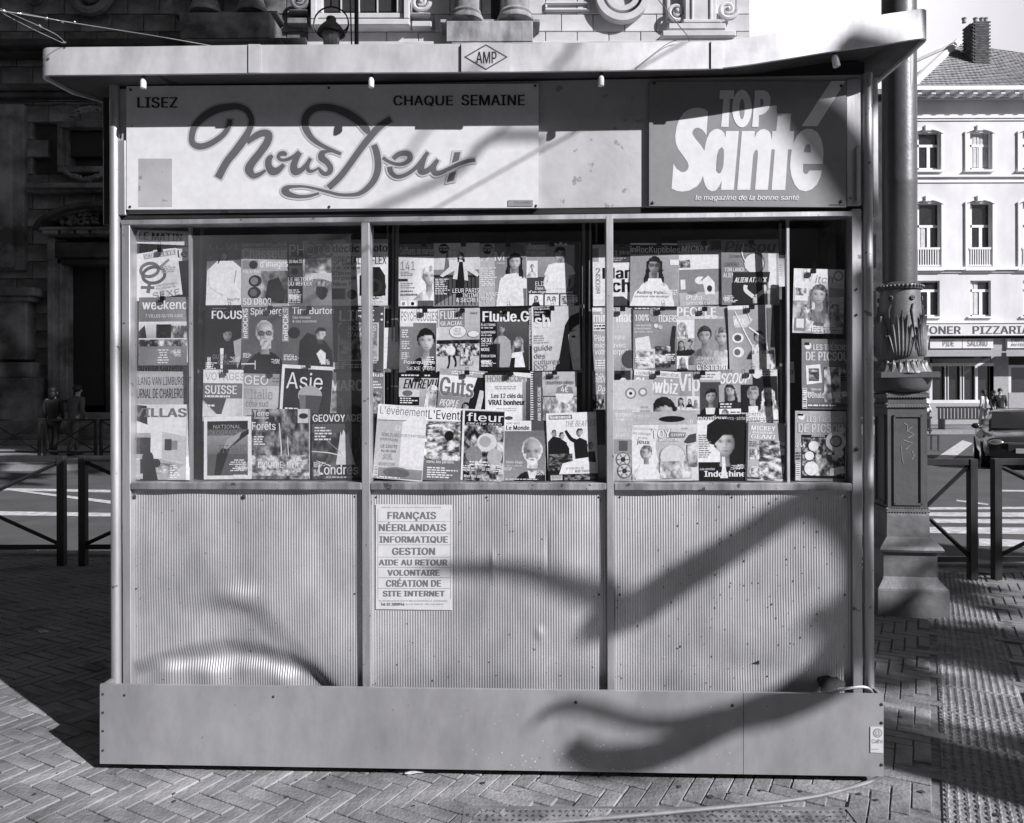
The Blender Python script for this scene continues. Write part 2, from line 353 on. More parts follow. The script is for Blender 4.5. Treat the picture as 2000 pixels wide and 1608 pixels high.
class Art:
    """print built from thin layers; f maps (x, y, lift) to local space; asp = height/width so circles stay round"""
    def __init__(s, f, asp=1.0, eps=0.00012, mul=0.8, seed=0):
        s.f = f; s.mb = MB(); s.l = 0; s.eps = eps; s.asp = asp; s.mul = mul; s.fine = False; s.gam = 2.2; s.con = 0.0; s.rnd = random.Random(seed)
    def g(s, v): return min(.88, max(.06 if s.con else 0.0, (v-.5)*(1+s.con)+.5)**s.gam*s.mul)
    def add(s, vs, fs, gs, dz=None):
        s.l += 1; n = len(s.mb.v)
        for i, v in enumerate(vs):
            s.mb.v.append(tuple(s.f(v[0], v[1], s.l*s.eps + (dz[i] if dz else 0))))
            s.mb.c.append(s.g(gs[i] if hasattr(gs, '__len__') else gs))
        s.mb.f += [tuple(n+i for i in q) for q in fs]
    def R(s, x0, y0, x1, y1, g, g2=None):
        g2 = g if g2 is None else g2
        s.add([(x0,y0),(x1,y0),(x1,y1),(x0,y1)], [(0,1,2,3)], [g,g,g2,g2])
    def P(s, pts, g):
        tri = tessellate_polygon([[Vector((p[0], p[1], 0)) for p in pts]]); s.add(pts, tri, g)
    def E(s, cx, cy, rx, ry, g, n=16, g2=None):
        pts = [(cx, cy)] + [(cx+rx*cos(2*pi*k/n), cy+ry*sin(2*pi*k/n)) for k in range(n)]
        s.add(pts, [(0, 1+k, 1+(k+1) % n) for k in range(n)], [g]+[g if g2 is None else g2]*n)
    def C(s, cx, cy, r, g, n=16, g2=None): s.E(cx, cy, r, r/s.asp, g, n, g2)
    def K(s, pts, g, k=5, dz=2e-6):
        """smooth brush stroke through (x, y, width)"""
        p = catmull([q if len(q) == 3 else (q[0], q[1], .02) for q in pts], k); vs = []; z = []
        for i, q in enumerate(p):
            a = p[max(i-1, 0)]; b = p[min(i+1, len(p)-1)]; dx, dy = b[0]-a[0], (b[1]-a[1])*s.asp; l = hypot(dx, dy) or 1
            nx, ny = -dy/l*q[2]/2, dx/l*q[2]/2/s.asp
            vs += [(q[0]+nx, q[1]+ny), (q[0]-nx, q[1]-ny)]; z += [i*dz, i*dz]
        s.add(vs, [(2*i, 2*i+1, 2*i+3, 2*i+2) for i in range(len(p)-1)], g, z)
    def T(s, txt, x0, y0, x1, y1, g, st='b', rot=0.0):
        if 'o' in st:                         # dark or light outline behind the letters
            oc = 0.08 if g > .5 else .95
            s.T(txt, x0-.008, y0-.004, x1+.008, y1+.004, oc, 'x'+st.replace('o', ''), rot)
        e = .034 if 'x' in st else .022 if 'b' in st else .009 if 'm' in st else 0.0
        vs, fs, a, b, c, d = textmesh(txt, e, e*1.4, s.fine); sh = 0.22 if 'i' in st else 0.0
        W, Hh = x1-x0, y1-y0; out = []
        for x, y in vs:
            tx = (x-a)/max(b-a, 1e-6); ty = (y-c)/max(d-c, 1e-6)
            X = x0 + tx*W*(1-(sh*Hh*s.asp/max(W, 1e-6) if sh else 0)) + sh*ty*Hh*s.asp; Y = y1 - ty*Hh
            if rot:
                cx, cy = (x0+x1)/2, (y0+y1)/2; dx, dy = X-cx, (Y-cy)*s.asp; r = radians(rot)
                X = cx+dx*cos(r)+dy*sin(r); Y = cy+(-dx*sin(r)+dy*cos(r))/s.asp
            out.append((X, Y))
        s.add(out, fs, g)
    def V(s, txt, x0, y0, x1, y1, g, st='b'):
        """lettering running up the cover"""
        vs, fs, a, b, c, d = textmesh(txt, 0.022 if 'b' in st else 0.0)
        s.add([(x0+(1-(y-c)/(d-c))*0+ (x1-x0)*(1-(y-c)/(d-c)), y1-(x-a)/(b-a)*(y1-y0)) for x, y in vs], fs, g)
    def L(s, x0, y0, x1, y1, n, g, al='l'):
        h = (y1-y0)/n; vs = []; fs = []
        for i in range(n):
            w_ = (x1-x0)*s.rnd.uniform(.55, 1); a = x0 if al == 'l' else x1-w_ if al == 'r' else (x0+x1-w_)/2; x = a
            while x < a+w_-.01:
                ww = min(s.rnd.uniform(.03, .11), a+w_-x); k = len(vs)
                vs += [(x, y0+h*(i+.22)), (x+ww, y0+h*(i+.22)), (x+ww, y0+h*(i+.72)), (x, y0+h*(i+.72))]; fs.append((k, k+1, k+2, k+3)); x += ww+.018
        if vs: s.add(vs, fs, g)
    def N(s, x0, y0, x1, y1, n, ga, gb, size=.06, soft=False):
        """printed photograph of something broken and mottled: a fine grid of tones"""
        r = s.rnd; w_, h_ = x1-x0, (y1-y0)*s.asp; st = max(size*.2, .012); nx = max(3, min(60, int(w_/st))); ny = max(3, min(60, int(h_/st)))
        tab = [[r.random() for _ in range(64)] for _ in range(64)]
        def vn(x, y):
            xi, yi = int(math.floor(x)), int(math.floor(y)); fx, fy = x-xi, y-yi; fx = fx*fx*(3-2*fx); fy = fy*fy*(3-2*fy)
            a_ = tab[xi % 64][yi % 64]; b_ = tab[(xi+1) % 64][yi % 64]; c_ = tab[xi % 64][(yi+1) % 64]; d_ = tab[(xi+1) % 64][(yi+1) % 64]
            return (a_*(1-fx)+b_*fx)*(1-fy)+(c_*(1-fx)+d_*fx)*fy
        sx = r.uniform(.7, 1.4); vs = []; gs = []; o1, o2 = r.uniform(0, 30), r.uniform(0, 30)
        for i in range(ny+1):
            for j in range(nx+1):
                x, y = w_*j/nx, h_*i/ny; q = x/(size*1.25)*sx+o1, y/(size*1.25)/sx+o2
                v = vn(*q)*.5 + vn(q[0]*2.1+7, q[1]*2.1)*.27 + vn(q[0]*4.3, q[1]*4.3+3)*.23; v = min(1, max(0, (v-.5)*2.3+.5))
                vs.append((x0+x, y0+y/s.asp)); gs.append(ga+(gb-ga)*v)
        s.add(vs, [(i*(nx+1)+j, i*(nx+1)+j+1, (i+1)*(nx+1)+j+1, (i+1)*(nx+1)+j) for i in range(ny) for j in range(nx)], gs)
    def B(s, x0, y0, x1, y1):
        s.R(x0, y0, x1, y1, .95); n = 9; vs = []; fs = []
        for i in range(n):
            a = y0+(y1-y0)*(i+.3)/n; k = len(vs); h = (y1-y0)/n*s.rnd.uniform(.2, .6)
            vs += [(x0+.01, a), (x1-.01, a), (x1-.01, a+h), (x0+.01, a+h)]; fs.append((k, k+1, k+2, k+3))
        s.add(vs, fs, .3)
    def G(s, pts, c, gc, ge):
        """soft tonal patch: fan from point c (tone gc) to an outline (tone ge, or one per point)"""
        n = len(pts); s.add([c]+list(pts), [(0, 1+k, 1+(k+1) % n) for k in range(n)], [gc]+(list(ge) if hasattr(ge, '__len__') else [ge]*n))
    def F(s, cx, cy, r, hair=.1, skin=.78, dress=.2, long=True, look=0.0, neck=True, old=False, glasses=False, beard=None, open_=False):
        """printed photographic portrait as a fine grid of tones; r = half height of the head in cover widths"""
        rn = s.rnd; n = 44 if r > .16 else 30 if r > .09 else 16
        tab = [[rn.random() for _ in range(32)] for _ in range(32)]
        def vn(x, y):
            xi, yi = int(math.floor(x)), int(math.floor(y)); fx, fy = x-xi, y-yi; fx = fx*fx*(3-2*fx); fy = fy*fy*(3-2*fy)
            return (tab[xi % 32][yi % 32]*(1-fx)+tab[(xi+1) % 32][yi % 32]*fx)*(1-fy)+(tab[xi % 32][(yi+1) % 32]*(1-fx)+tab[(xi+1) % 32][(yi+1) % 32]*fx)*fy
        ga = lambda x, m, w_: math.exp(-((x-m)/w_)**2)
        side = rn.choice((-1, 1)); lt = rn.choice((-1, 1, 1)); tilt = rn.uniform(-.12, .12); wide = rn.uniform(.56, .64); X0, X1 = -2.0, 2.0; Y0, Y1 = -1.2, (3.0 if neck else 1.5)
        def tone(x, y):
            """tone, or None outside the figure"""
            hx = x + tilt*y; out = None
            if neck:
                sh = 1.22 + .42*(abs(x)/1.0)**2.2 if abs(x) > .3 else 1.15
                if y > sh and abs(x) < 1.85:
                    out = dress*(.62+.55*vn(x*2.2+9, y*1.6)+.25*vn(x*6, y*3)) * (1+.18*lt*x)
                    if open_ and abs(x) < (2.3-y)*.42: out = skin*(.8+.1*lt*x)
                if abs(x) < .30 and .5 < y < 1.45: out = skin*(.52+.2*(y-.6)+.3*lt*x)
            if long and abs(hx) < .80+.13*max(0, y)+.12*vn(3, y*4) and -.5 < y < 1.65+.2*vn(x*6, 2) and (abs(hx) > .46 or y < .7): out = hair*(.45+1.0*vn(hx*9+4, y*1.4))+.03*ga(abs(hx), .72, .08)
            if (hx/.76)**2+((y+.16)/.88)**2 < 1+.12*(vn(x*5+5, y*5)-.5): out = (hair*(.5+.9*vn(hx*8+y*2, y*2.2+hx)) + .10*ga(hx, .25*lt, .22)*ga(y, -.72, .16)) if not (old and y < -.35 and abs(hx) < .55) else skin*(.8+.2*ga(hx, .2*lt, .3))
            fy = (y-.06)/(.86 if y > .06 else .96); fx = hx/(wide*(1-.22*max(0, y)**1.5)); rr_ = fx*fx+fy*fy
            line = -.48+.30*(hx-side*.18)**2*1.6+.06*vn(hx*7, 1)
            if rr_ < 1 and (y > line or old):
                v = skin*(.84+.20*lt*fx-.10*fy-.22*rr_*rr_)
                dk = 0
                for sx in (-1, 1):
                    ex = hx-look; dk += .30*ga(ex, sx*.27, .17)*ga(y, -.07, .11) + .58*ga(ex, sx*.27, .075)*ga(y, -.055, .045) + (.45 if not old else .2)*ga(ex, sx*.28, .15)*ga(y, -.24, .032)
                dk += .18*ga(hx-look, -.10*lt, .06)*ga(y, .16, .16)+.30*ga(hx-look, 0, .10)*ga(y, .33, .03)+.42*ga(hx-look, 0, .17)*ga(y, .555, .036)+.12*ga(hx, 0, .14)*ga(y, .69, .04)
                v *= max(.08, 1-dk); v += skin*.10*ga(hx-look, .06*lt, .04)*ga(y, .18, .15)
                if glasses:
                    for sx in (-1, 1):
                        q = hypot((hx-sx*.28)/.2, (y+.05)/.15); v *= 1-.75*ga(q, 1, .22)
                    v *= 1-.6*ga(y, -.07, .03)*(abs(hx) < .1)
                out = v
                if beard is not None and (y > .42+.1*abs(hx) or (abs(hx) > .42 and y > .1)) and not (abs(hx) < .14 and .52 < y < .6): out = beard*(.7+.4*vn(hx*9, y*6))
            elif beard is not None and abs(hx) < .42 and .6 < y < 1.15: out = beard*(.65+.4*vn(hx*9, y*6))
            return out
        ny = int(n*(Y1-Y0)/(X1-X0)); vs = []; gs = []; ok = []
        for i in range(ny+1):
            for j in range(n+1):
                x = X0+(X1-X0)*j/n; y = Y0+(Y1-Y0)*i/ny; t = tone(x, y)
                vs.append((min(max(cx+x*r, 0), 1), min(max(cy+y*r/s.asp, 0), 1))); ok.append(t is not None); gs.append(min(t, 1) if t is not None else 0)
        fs = []
        for i in range(ny):
            for j in range(n):
                q = (i*(n+1)+j, i*(n+1)+j+1, (i+1)*(n+1)+j+1, (i+1)*(n+1)+j); k = [z for z in q if ok[z]]
                if len(k) == 4 or len(k) == 3: fs.append(tuple(k))
        if fs: s.add(vs, fs, gs)
    def build(s, name, m, parent): return s.mb.build(name, m, parent, recalc=False)
# ================================================================== bright cloud added beyond the houses so the sky in view reads pale
mb = MB(); n_ = 60
for k in range(n_+1):
    x = -1500+3000*k/n_
    for (r_, z_) in ((700, -60), (702, 150), (706, 330), (716, 520)): mb.v.append((x, r_+18*sin(k*.7)*(z_ > 0), z_+(40*sin(k*.9)+25*sin(k*2.3) if z_ > 500 else 0)))
for k in range(n_):
    for j_ in range(3): q_ = 4*k+j_; mb.f.append((q_, q_+4, q_+5, q_+1))
M['sky_sheet'] = mat('pale_sky_sheet', 0.72, 1.0, g2=0.67, scale=.004, detail=6, spec=0.0)
tag(mb.build('sky_backdrop', M['sky_sheet'], None, 'all'), kind='structure')
# ================================================================== the ground
GZ_ROAD = -0.12
def kerbY(x): return 6.95 - 0.07*x                       # front edge of the road
base = MB()
base.poly([(-60,-40,-.011), (60,-40,-.011), (60, kerbY(60), -.011), (-60, kerbY(-60), -.011)])
sidewalk = base.build('sidewalk', M['bed']); tag(sidewalk, kind='structure')
rd = MB(); rd.poly([(-300, kerbY(-60)+.02, GZ_ROAD), (300, kerbY(60)+.02-16, GZ_ROAD), (600, 900, GZ_ROAD), (-600, 900, GZ_ROAD)])
rd.v = [(-300, -60, GZ_ROAD), (300, -60, GZ_ROAD), (900, 1200, GZ_ROAD), (-900, 1200, GZ_ROAD)]
road = rd.build('road', M['asphalt']); tag(road, kind='structure')
# kerb stones
me = MB().box(-.49, 0, -.14, .49, .16, .012, .012).mesh('kerb_stone', M['kerb'])
for i in range(-11, 12): inst('kerb_stone', me, sidewalk, (i*1.0, kerbY(i)-.16+.02, 0), (0, 0, atan2(-.07, 1)))
# ---- herringbone pavers, turned 20 degrees
random.seed(4)
BW, BN = 0.066, 3
BA = radians(-28.4); ca, sa = cos(BA), sin(BA)
BD, BNm = Vector((sin(-BA), cos(BA), 0)), Vector((cos(BA), -sin(-BA), 0))      # along and across the ribbed guide band
B0 = Vector((2.56, 4.65, 0))
def in_band(x, y, m=0.0): k = (Vector((x, y, 0))-B0).dot(BNm); return -m < k < .356+m
def in_grate(x, y): return 2.3 < y < 2.705 - (x)*.012 and -0.165 < x < 1.17
cells = []
def hidden(x, y): return abs(x+.02) < 1.56 and y > 3.05 - x*.04
for j in range(-150, 150):
    for i in range(-150, 150):
        k = (i-j) % (2*BN)
        if k == 0: cx, cy, hv = (i+BN/2)*BW, (j+.5)*BW, 0
        elif k == 2*BN-1: cx, cy, hv = (i+.5)*BW, (j+BN/2)*BW, 1
        else: continue
        x = cx*ca - cy*sa; y = cx*sa + cy*ca + 4.0
        if y < 2.45 or y > kerbY(x)-.22 or abs(x) > .70*y+.35: continue
        if in_band(x, y, .012) or in_grate(x, y): continue
        if abs(x) < 1.35 and 3.25 < y < 4.4: continue
        cells.append((hypot(x, y), x, y, hv))
cells.sort()
gap = .0016
bmeshes = []
for k in range(5):
    mb = MB(); l = BW*BN/2-gap; w2 = BW/2-gap; r = random.Random(k)
    j = lambda a: a*r.uniform(.97, 1.0)
    mb.box(-j(l), -j(w2), -.07, j(l), j(w2), 0, .0025); bmeshes.append(mb.mesh('brick', M['brick']))
def seen(x, y, z=0):
    u = CX + F*x/y; v = CY + F*(H-z)/y; return -10 < u < 2010 and v < 1620
n_obj = 0; rest = MB()
for dd, x, y, hv in cells:
    tilt = (random.uniform(-.011, .011), random.uniform(-.005, .005)); dz = random.uniform(-.003, .0)
    a = BA + (pi/2 if hv else 0) + random.uniform(-.012, .012)
    if n_obj < 300 and seen(x, y):
        inst('brick', random.choice(bmeshes), sidewalk, (x, y, dz), (tilt[0], tilt[1], a)); n_obj += 1
    else:
        l = BW*BN/2-gap; w2 = BW/2-gap; c_, s_ = cos(a), sin(a); n = len(rest.v); q = .004
        for (px, py) in ((-l,-w2),(l,-w2),(l,w2),(-l,w2)): rest.v.append((x+px*c_-py*s_, y+px*s_+py*c_, dz-.02))
        for (px, py) in ((-l+q,-w2+q),(l-q,-w2+q),(l-q,w2-q),(-l+q,w2-q)): rest.v.append((x+px*c_-py*s_, y+px*s_+py*c_, dz+px*tilt[1]))
        rest.f += [(n+4,n+5,n+6,n+7),(n,n+1,n+5,n+4),(n+1,n+2,n+6,n+5),(n+2,n+3,n+7,n+6),(n+3,n,n+4,n+7)]
M['brickfield'] = mat('clay_paver_field', 0.28, 0.75, g2=0.17, scale=2.3, bump=0.3, bscale=40, spots=(.13, 3.0, .62))
tag(rest.build('brick_field', M['brickfield'], sidewalk, recalc=False), kind='stuff')
gm = MB(); r_ = random.Random(31)
for i in range(90):                                     # trodden gum, stubs and grit
    x, y = r_.uniform(-2.2, 2.6), r_.choice((r_.uniform(2.6, 3.0), r_.uniform(2.7, 6.3)))
    q = r_.uniform(.004, .013)
    gm.poly([(x+q*cos(k*1.05)*r_.uniform(.6, 1.2), y+q*sin(k*1.05)*r_.uniform(.6, 1.2), .0018+i*1e-5) for k in range(6)])
tag(gm.build('gum_spots', M['gum'], sidewalk, recalc=False), kind='stuff')
# ---- ribbed guide tiles: one object per tile, ribs in the mesh
def tile_mesh(seed):
    r = random.Random(seed); mb = MB(); h = .175; mb.box(-h, -h, -.06, h, h, -.004, .003); nr = 11
    for k in range(nr):
        x0 = -.158 + k*.316/(nr-1)
        for g_ in range(9):
            y0 = -.168+g_*.0375; pts = []
            for j in range(4): pts.append((x0 + r.uniform(-.0015, .0015), y0+j*.0112, -.005))
            mb.tube(pts, [.004, .0095*r.uniform(.75, 1.1), .0095*r.uniform(.75, 1.1), .004], 5)
    return mb.mesh('guide_tile', M['tactile'])
tms = [tile_mesh(k) for k in range(4)]
for i in range(-9, 8):
    p = B0 + BNm*.178 + BD*(i*.356)
    if 1.9 < p.y < kerbY(p.x)-.3: inst('guide_tile', random.choice(tms), sidewalk, (p.x, p.y, random.uniform(-.003, .002)), (random.uniform(-.006,.006), 0, BA+random.uniform(-.008, .008)))
# ---- access cover let into the paving at the very front
cov = thing('access_cover', 'steel chequer-plate access cover let into the brick paving in front of the kiosk', 'access cover', (0.5, 2.5, 0), ROT*.3)
MB().box(-.66, -.2, -.03, .66, .2, -.004).build('cover_plate', M['alu_dirty'], cov)
fr = MB(); fr.box(-.665, .2, -.03, .665, .212, .001); fr.box(-.665, -.212, -.03, .665, -.2, .001); fr.box(-.677, -.212, -.03, -.665, .212, .001); fr.box(.665, -.212, -.03, .677, .212, .001)
fr.build('cover_frame', M['rack'], cov)
tr = MB()
for i in range(56):
    for j in range(14):
        x = -.64+i*.0233; y = -.185+j*.0285; a = radians(55 if (i+j) % 2 else -55); dx, dy = cos(a)*.0095, sin(a)*.0095
        tr.poly([(x-dx-dy*.3, y-dy+dx*.3, -.0038), (x+dy*.32, y-dx*.32, .001), (x+dx, y+dy, -.0038), (x-dy*.32, y+dx*.32, .001)])
tag(tr.build('tread_pattern', M['screw'], cov), kind='stuff')
# ---- road markings, 4 mm sheets
def mark(px, m='paint', name='road_marking', z=GZ_ROAD+.004):
    mb = MB(); mb.poly([ground(u, v, z) for u, v in px]); mb.build(name, M[m], road)
mark([(-40,998),(216,1002),(216,1009),(-40,1006)]); mark([(-40,953),(216,957),(216,962),(-40,957)])
mark([(-40,948),(216,978),(216,984),(-40,950)], z=GZ_ROAD+.008)
for k, (a, b, c, d) in enumerate([(991,996,990,994),(1001,1008,1001,1010),(1013,1021,1015,1023),(1029,1041,1031,1044),(1052,1066,1056,1069)]):
    x0 = (1780,1760,1790,1780,1912)[k]; mark([(x0,a),(2040,c),(2040,d),(x0,b)])
mark([(1955,957),(2040,958),(2040,961),(1955,960)]); mark([(1868,976),(1930,984),(1930,987),(1868,979)])
for p in ([(1812,905),(1880,860),(1900,866),(1850,905)],): mark(p)
# far pavements
fp = MB(); fp.box(-60, 16.6, GZ_ROAD-.2, 3, 40, 0.0); tag(fp.build('pavement', M['kerb']), kind='structure')
fp = MB(); fp.box(8, 31, GZ_ROAD-.2, 80, 60, 0.0); tag(fp.build('pavement', M['kerb']), kind='structure')
# ================================================================== the kiosk
kio = thing('newspaper_kiosk', 'aluminium newspaper kiosk with corrugated lower panels, three show windows and a flared white canopy', 'kiosk', OF, ROT)
def KB(mb, u0, v0, u1, v1, d0, d1, b=0.0):
    mb.box(S(u0, d1), -d1, Z(v1, d1), S(u1, d1), -d0, Z(v0, d1), b); return mb
def kpart(name, m, boxes, b=.002, smooth=False, parent=kio):
    mb = MB()
    for q in boxes: KB(mb, *q, b=b)
    return mb.build(name, M[m], parent, smooth)
zc = lambda v: Z(v, 0)
# corner posts: round nosed aluminium tubes with a flat frame beside them
for nm, u0, u1, vt in (('corner_post', 217, 236, 150), ('corner_post', 1685, 1705, 160)):
    mb = MB(); r = (S(u1)-S(u0))/2; c = (S(u0)+S(u1))/2
    mb.lathe((c, 0, 0), [(r, .02), (r, Z(vt))], 20, sy=1.1); mb.build(nm, M['alu'], kio, True)
kpart('frame_stile', 'alu', [(238, 431, 254, 1370, -.05, .008)]); kpart('frame_stile', 'alu', [(1664.5, 417, 1683.5, 1380, -.05, .008)])
kpart('mullion', 'alu', [(706, 431.5, 722, 1350, -.05, .012)]); kpart('mullion', 'alu', [(1184.5, 424.5, 1198.5, 1360, -.05, .012)])
kpart('top_rail', 'alu', [(237, 421, 1684, 431, -.05, .01)])
kpart('groove_rail', 'darkmetal', [(232, 410, 1690, 420.4, -.06, -.004)])
for a, b in ((254.6, 705.4), (722.6, 1184), (1199, 1664)):
    kpart('sill', 'alu_dirty', [(a, 943.5, b, 958, -.1, .014)], b=.003)
# wall panel behind the signs
kpart('sign_backing', 'wallpanel', [(232, 158, 1700, 409, -.06, -.002)])
kpart('cover_strip', 'alu', [(233, 262, 246, 411, -.002, .012)])
kpart('cover_strip', 'alu', [(1655, 168, 1683, 411, -.002, .014)]); kpart('cover_strip', 'alu', [(1675, 296, 1682, 402, .0145, .03)])
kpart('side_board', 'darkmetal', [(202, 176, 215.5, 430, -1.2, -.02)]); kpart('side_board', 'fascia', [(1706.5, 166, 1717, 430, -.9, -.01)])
# body of the kiosk behind: side walls, back, floor, ceiling
zt = Z(160); XL, XR = S(236), S(1690)
kpart_b = lambda name, m, x0, y0, z0, x1, y1, z1: MB().box(x0, y0, z0, x1, y1, z1).build(name, M[m], kio)
kpart_b('side_wall', 'alu_dirty', XL-.02, .06, .05, XL, 1.5, zt); kpart_b('side_wall', 'alu_dirty', XR-.01, .06, .05, XR+.01, 1.5, zt)
kpart_b('back_wall', 'alu_dirty', XL-.02, 1.5, .05, XR+.01, 1.53, zt); kpart_b('ceiling', 'dark', XL, .06, Z(411), XR-.01, 1.5, Z(411)+.02)
kpart_b('floor', 'dark', XL, .02, .05, XR-.01, 1.5, .07); kpart_b('display_backing', 'dark', XL, .34, .07, S(1660), .36, Z(411)-.005)
kpart_b('counter', 'dark', XL, .075, .07, XR-.012, .335, Z(946))
# window glass
for a, b, g in ((254.6, 705.4, 'glass_veiled'), (722.6, 1184, 'glass'), (1199, 1664, 'glass')):
    mb = MB(); x0, x1 = S(a), S(b); mb.quad((x0, .03, Z(943)), (x1, .03, Z(943)), (x1, .03, Z(432)), (x0, .03, Z(432)))
    mb.build('window_pane', M[g], kio, recalc=False)
for u, v0, v1 in ((371, 437, 943), (1539.5, 424, 943)): kpart('pane_edge', 'alu', [(u-2, v0, u+3, v1, -.045, -.028)], b=0)
# corrugated panels with real ribs and dents
def lerp_tab(t, x):
    if x <= t[0][0]: return t[0][1]
    for (x0, y0), (x1, y1) in zip(t, t[1:]):
        if x <= x1: return y0+(y1-y0)*(x-x0)/(x1-x0)
    return t[-1][1]
def sst(x): x = max(0.0, min(1.0, x)); return x*x*(3-2*x)
def dent_left(s, z):
    """s, z in photo pixels of the left panel: kicked-in foot with lumps, and a crease running down to the right"""
    g = lambda x, m, w_: math.exp(-((x-m)/w_)**2)
    arc = lerp_tab([(254,1296),(300,1280),(360,1262),(430,1252),(500,1258),(560,1276),(610,1300),(660,1345)], s)
    f = -.026*sst((z-arc)/42)*(1-sst((s-600)/80)*.6)
    dist = ((s-455)*.72 - (z-1158)*.69)                       # right of the crease is positive
    f -= .017*(1-sst((dist+26)/52))*sst((z-1160)/50)*sst((s-300)/140)
    f += .012*g(s, 462, 50)*g(z, 1172, 22)
    for m, w_, t_ in ((322, 34, 1306), (400, 36, 1312), (478, 46, 1304), (545, 34, 1322)): f += .019*g(s, m, w_)*sst((z-t_+16)/34)
    f += .0022*sin(s/37+z/61)*g(z, 1050, 160) + .0016*sin(s/23-z/47)
    return f
def dent_mid(s, z):
    g = lambda x, m, w_: math.exp(-((x-m)/w_)**2)
    f = .002*sin(s/61+1)*sin(z/83) + .0014*sin(s/33+z/97)
    f += .008*g(s, 962, 6)*g(z, 1105, 22) + .006*g(s, 1053, 9)*g(z, 1238, 12) - .004*g(s, 1068, 4)*g(z, 1080, 50)
    return f
def dent_right(s, z):
    g = lambda x, m, w_: math.exp(-((x-m)/w_)**2)
    return .0035*sin(s/71)*sin(z/67+.6) + .002*sin(s/29+z/53) + .008*g(s, 1560, 90)*g(z, 1230, 60) - .006*g(s, 1470, 70)*g(z, 1300, 30)
def psurf(u, v, k=.0006): return -.0098 + (dent_left if u < 714 else dent_mid if u < 1190 else dent_right)(u, v) + k
for a, b, fn in ((254.5, 705.5, dent_left), (722.5, 1184, dent_mid), (1199, 1664, dent_right)):
    mb = MB(); per = 8; n = int((b-a)/5.0); cols = n*per; rows = 70
    for j in range(rows+1):
        v = 958.5 + (1362-958.5)*j/rows
        zz = Z(v)
        for i in range(cols+1):
            u = a+(b-a)*i/cols; ph = (i % per)/per
            rib = .0017*(0.5-0.5*cos(2*pi*ph))**.8
            sh = 0.0
            if fn is dent_left and v > 1150: sh = .012*math.exp(-((u-420)/130)**2)*(v-1150)/200
            mb.v.append((S(u)+sh, .012-rib-fn(u, v), zz))
    for j in range(rows):
        for i in range(cols):
            q = j*(cols+1)+i; mb.f.append((q, q+1, q+cols+2, q+cols+1))
    mb.build('corrugated_panel', M['corr'], kio, 'all')
# rivets on the panels
scr = MB(); scr.lathe((0, 0, 0), [(.006, 0), (.0055, .002), (.002, .004)], 10); scrm = scr.mesh('screw', M['screw'], True)
def screw(u, v, d, k=1.0, parent=kio):
    p = onf(u, v, d); inst('screw', scrm, parent, p, (pi/2, 0, 0), (k, k, k))
for u, v, k in ((262, 971, 1.5), (476, 971, 1.5), (693, 970, .6), (735, 971, .7), (951, 971, .7), (1170, 971, .7), (1211, 971, .7), (1430, 971, .7), (1650, 971, .7),
                (693, 1160, .6), (1170, 1162, .7), (1211, 1162, .7), (1650, 1162, .7), (1673, 565, .8), (1673, 615, .8), (1673, 878, 1.3), (266, 1150, .6)):
    screw(u, v, .011 if u > 1665 else psurf(u, v), k)
# torn flap and burnt mark in the right hand panel
mb = MB(); mb.poly([onf(1467, 1297, psurf(1467, 1297)), onf(1483, 1290, psurf(1483, 1290, .003)), onf(1483, 1298, psurf(1483, 1298))]); mb.build('tear', M['screw'], kio, recalc=False)
M['scorch'] = mat('scorch_mark', .10, .8, g2=.03, scale=30)
mb = MB(); r_ = random.Random(2); pts = []
for k in range(26):
    a = 2*pi*k/26; rr = 1+.25*r_.uniform(-1, 1); pts.append((1622+24*rr*cos(a), 1336+20*rr*sin(a)*.9))
mb.poly([onf(u, v, psurf(u, v)) for u, v in pts]); mb.build('scorch_patch', M['scorch'], kio, recalc=False)
# apparent scratches: small nicks on the ribs
nk = MB(); r_ = random.Random(5)
for i in range(130):
    if i < 105: u, v = r_.gauss(1470, 120), r_.uniform(965, 1340)
    else: u, v = r_.uniform(740, 1640), r_.uniform(965, 1340)
    if not (1202 < u < 1660 or 725 < u < 1180) or (735 < u < 885 and v < 1200): continue
    l, w_ = r_.uniform(1.5, 7), r_.uniform(.5, 1.6); d = psurf(u, v)+i*1e-6
    nk.poly([onf(u, v-l/2, d), onf(u+w_, v, d), onf(u+.3, v+l/2, d), onf(u-w_, v+.3, d)])
tag(nk.build('scratches', M['scorch'], kio, recalc=False), kind='stuff')
# paint splashes low on the skirting board
sp_ = MB(); r_ = random.Random(9); M['splash'] = mat('pale_paint_splash', .72, .6)
for i in range(150):
    u, v = (r_.gauss(1150, 110), 1508-abs(r_.gauss(0, 32))) if i < 110 else (r_.uniform(700, 1450), r_.uniform(1380, 1500))
    if not 880 < u < 1440: continue
    q = r_.uniform(.5, 1.5); d = .0856+i*1e-6; sp_.poly([onf(u+q*cos(k*1.26)*r_.uniform(.6, 1.3), v-3+q*sin(k*1.26)*r_.uniform(.6, 1.3), d) for k in range(5)])
tag(sp_.build('paint_splashes', M['splash'], kio, recalc=False), kind='stuff')
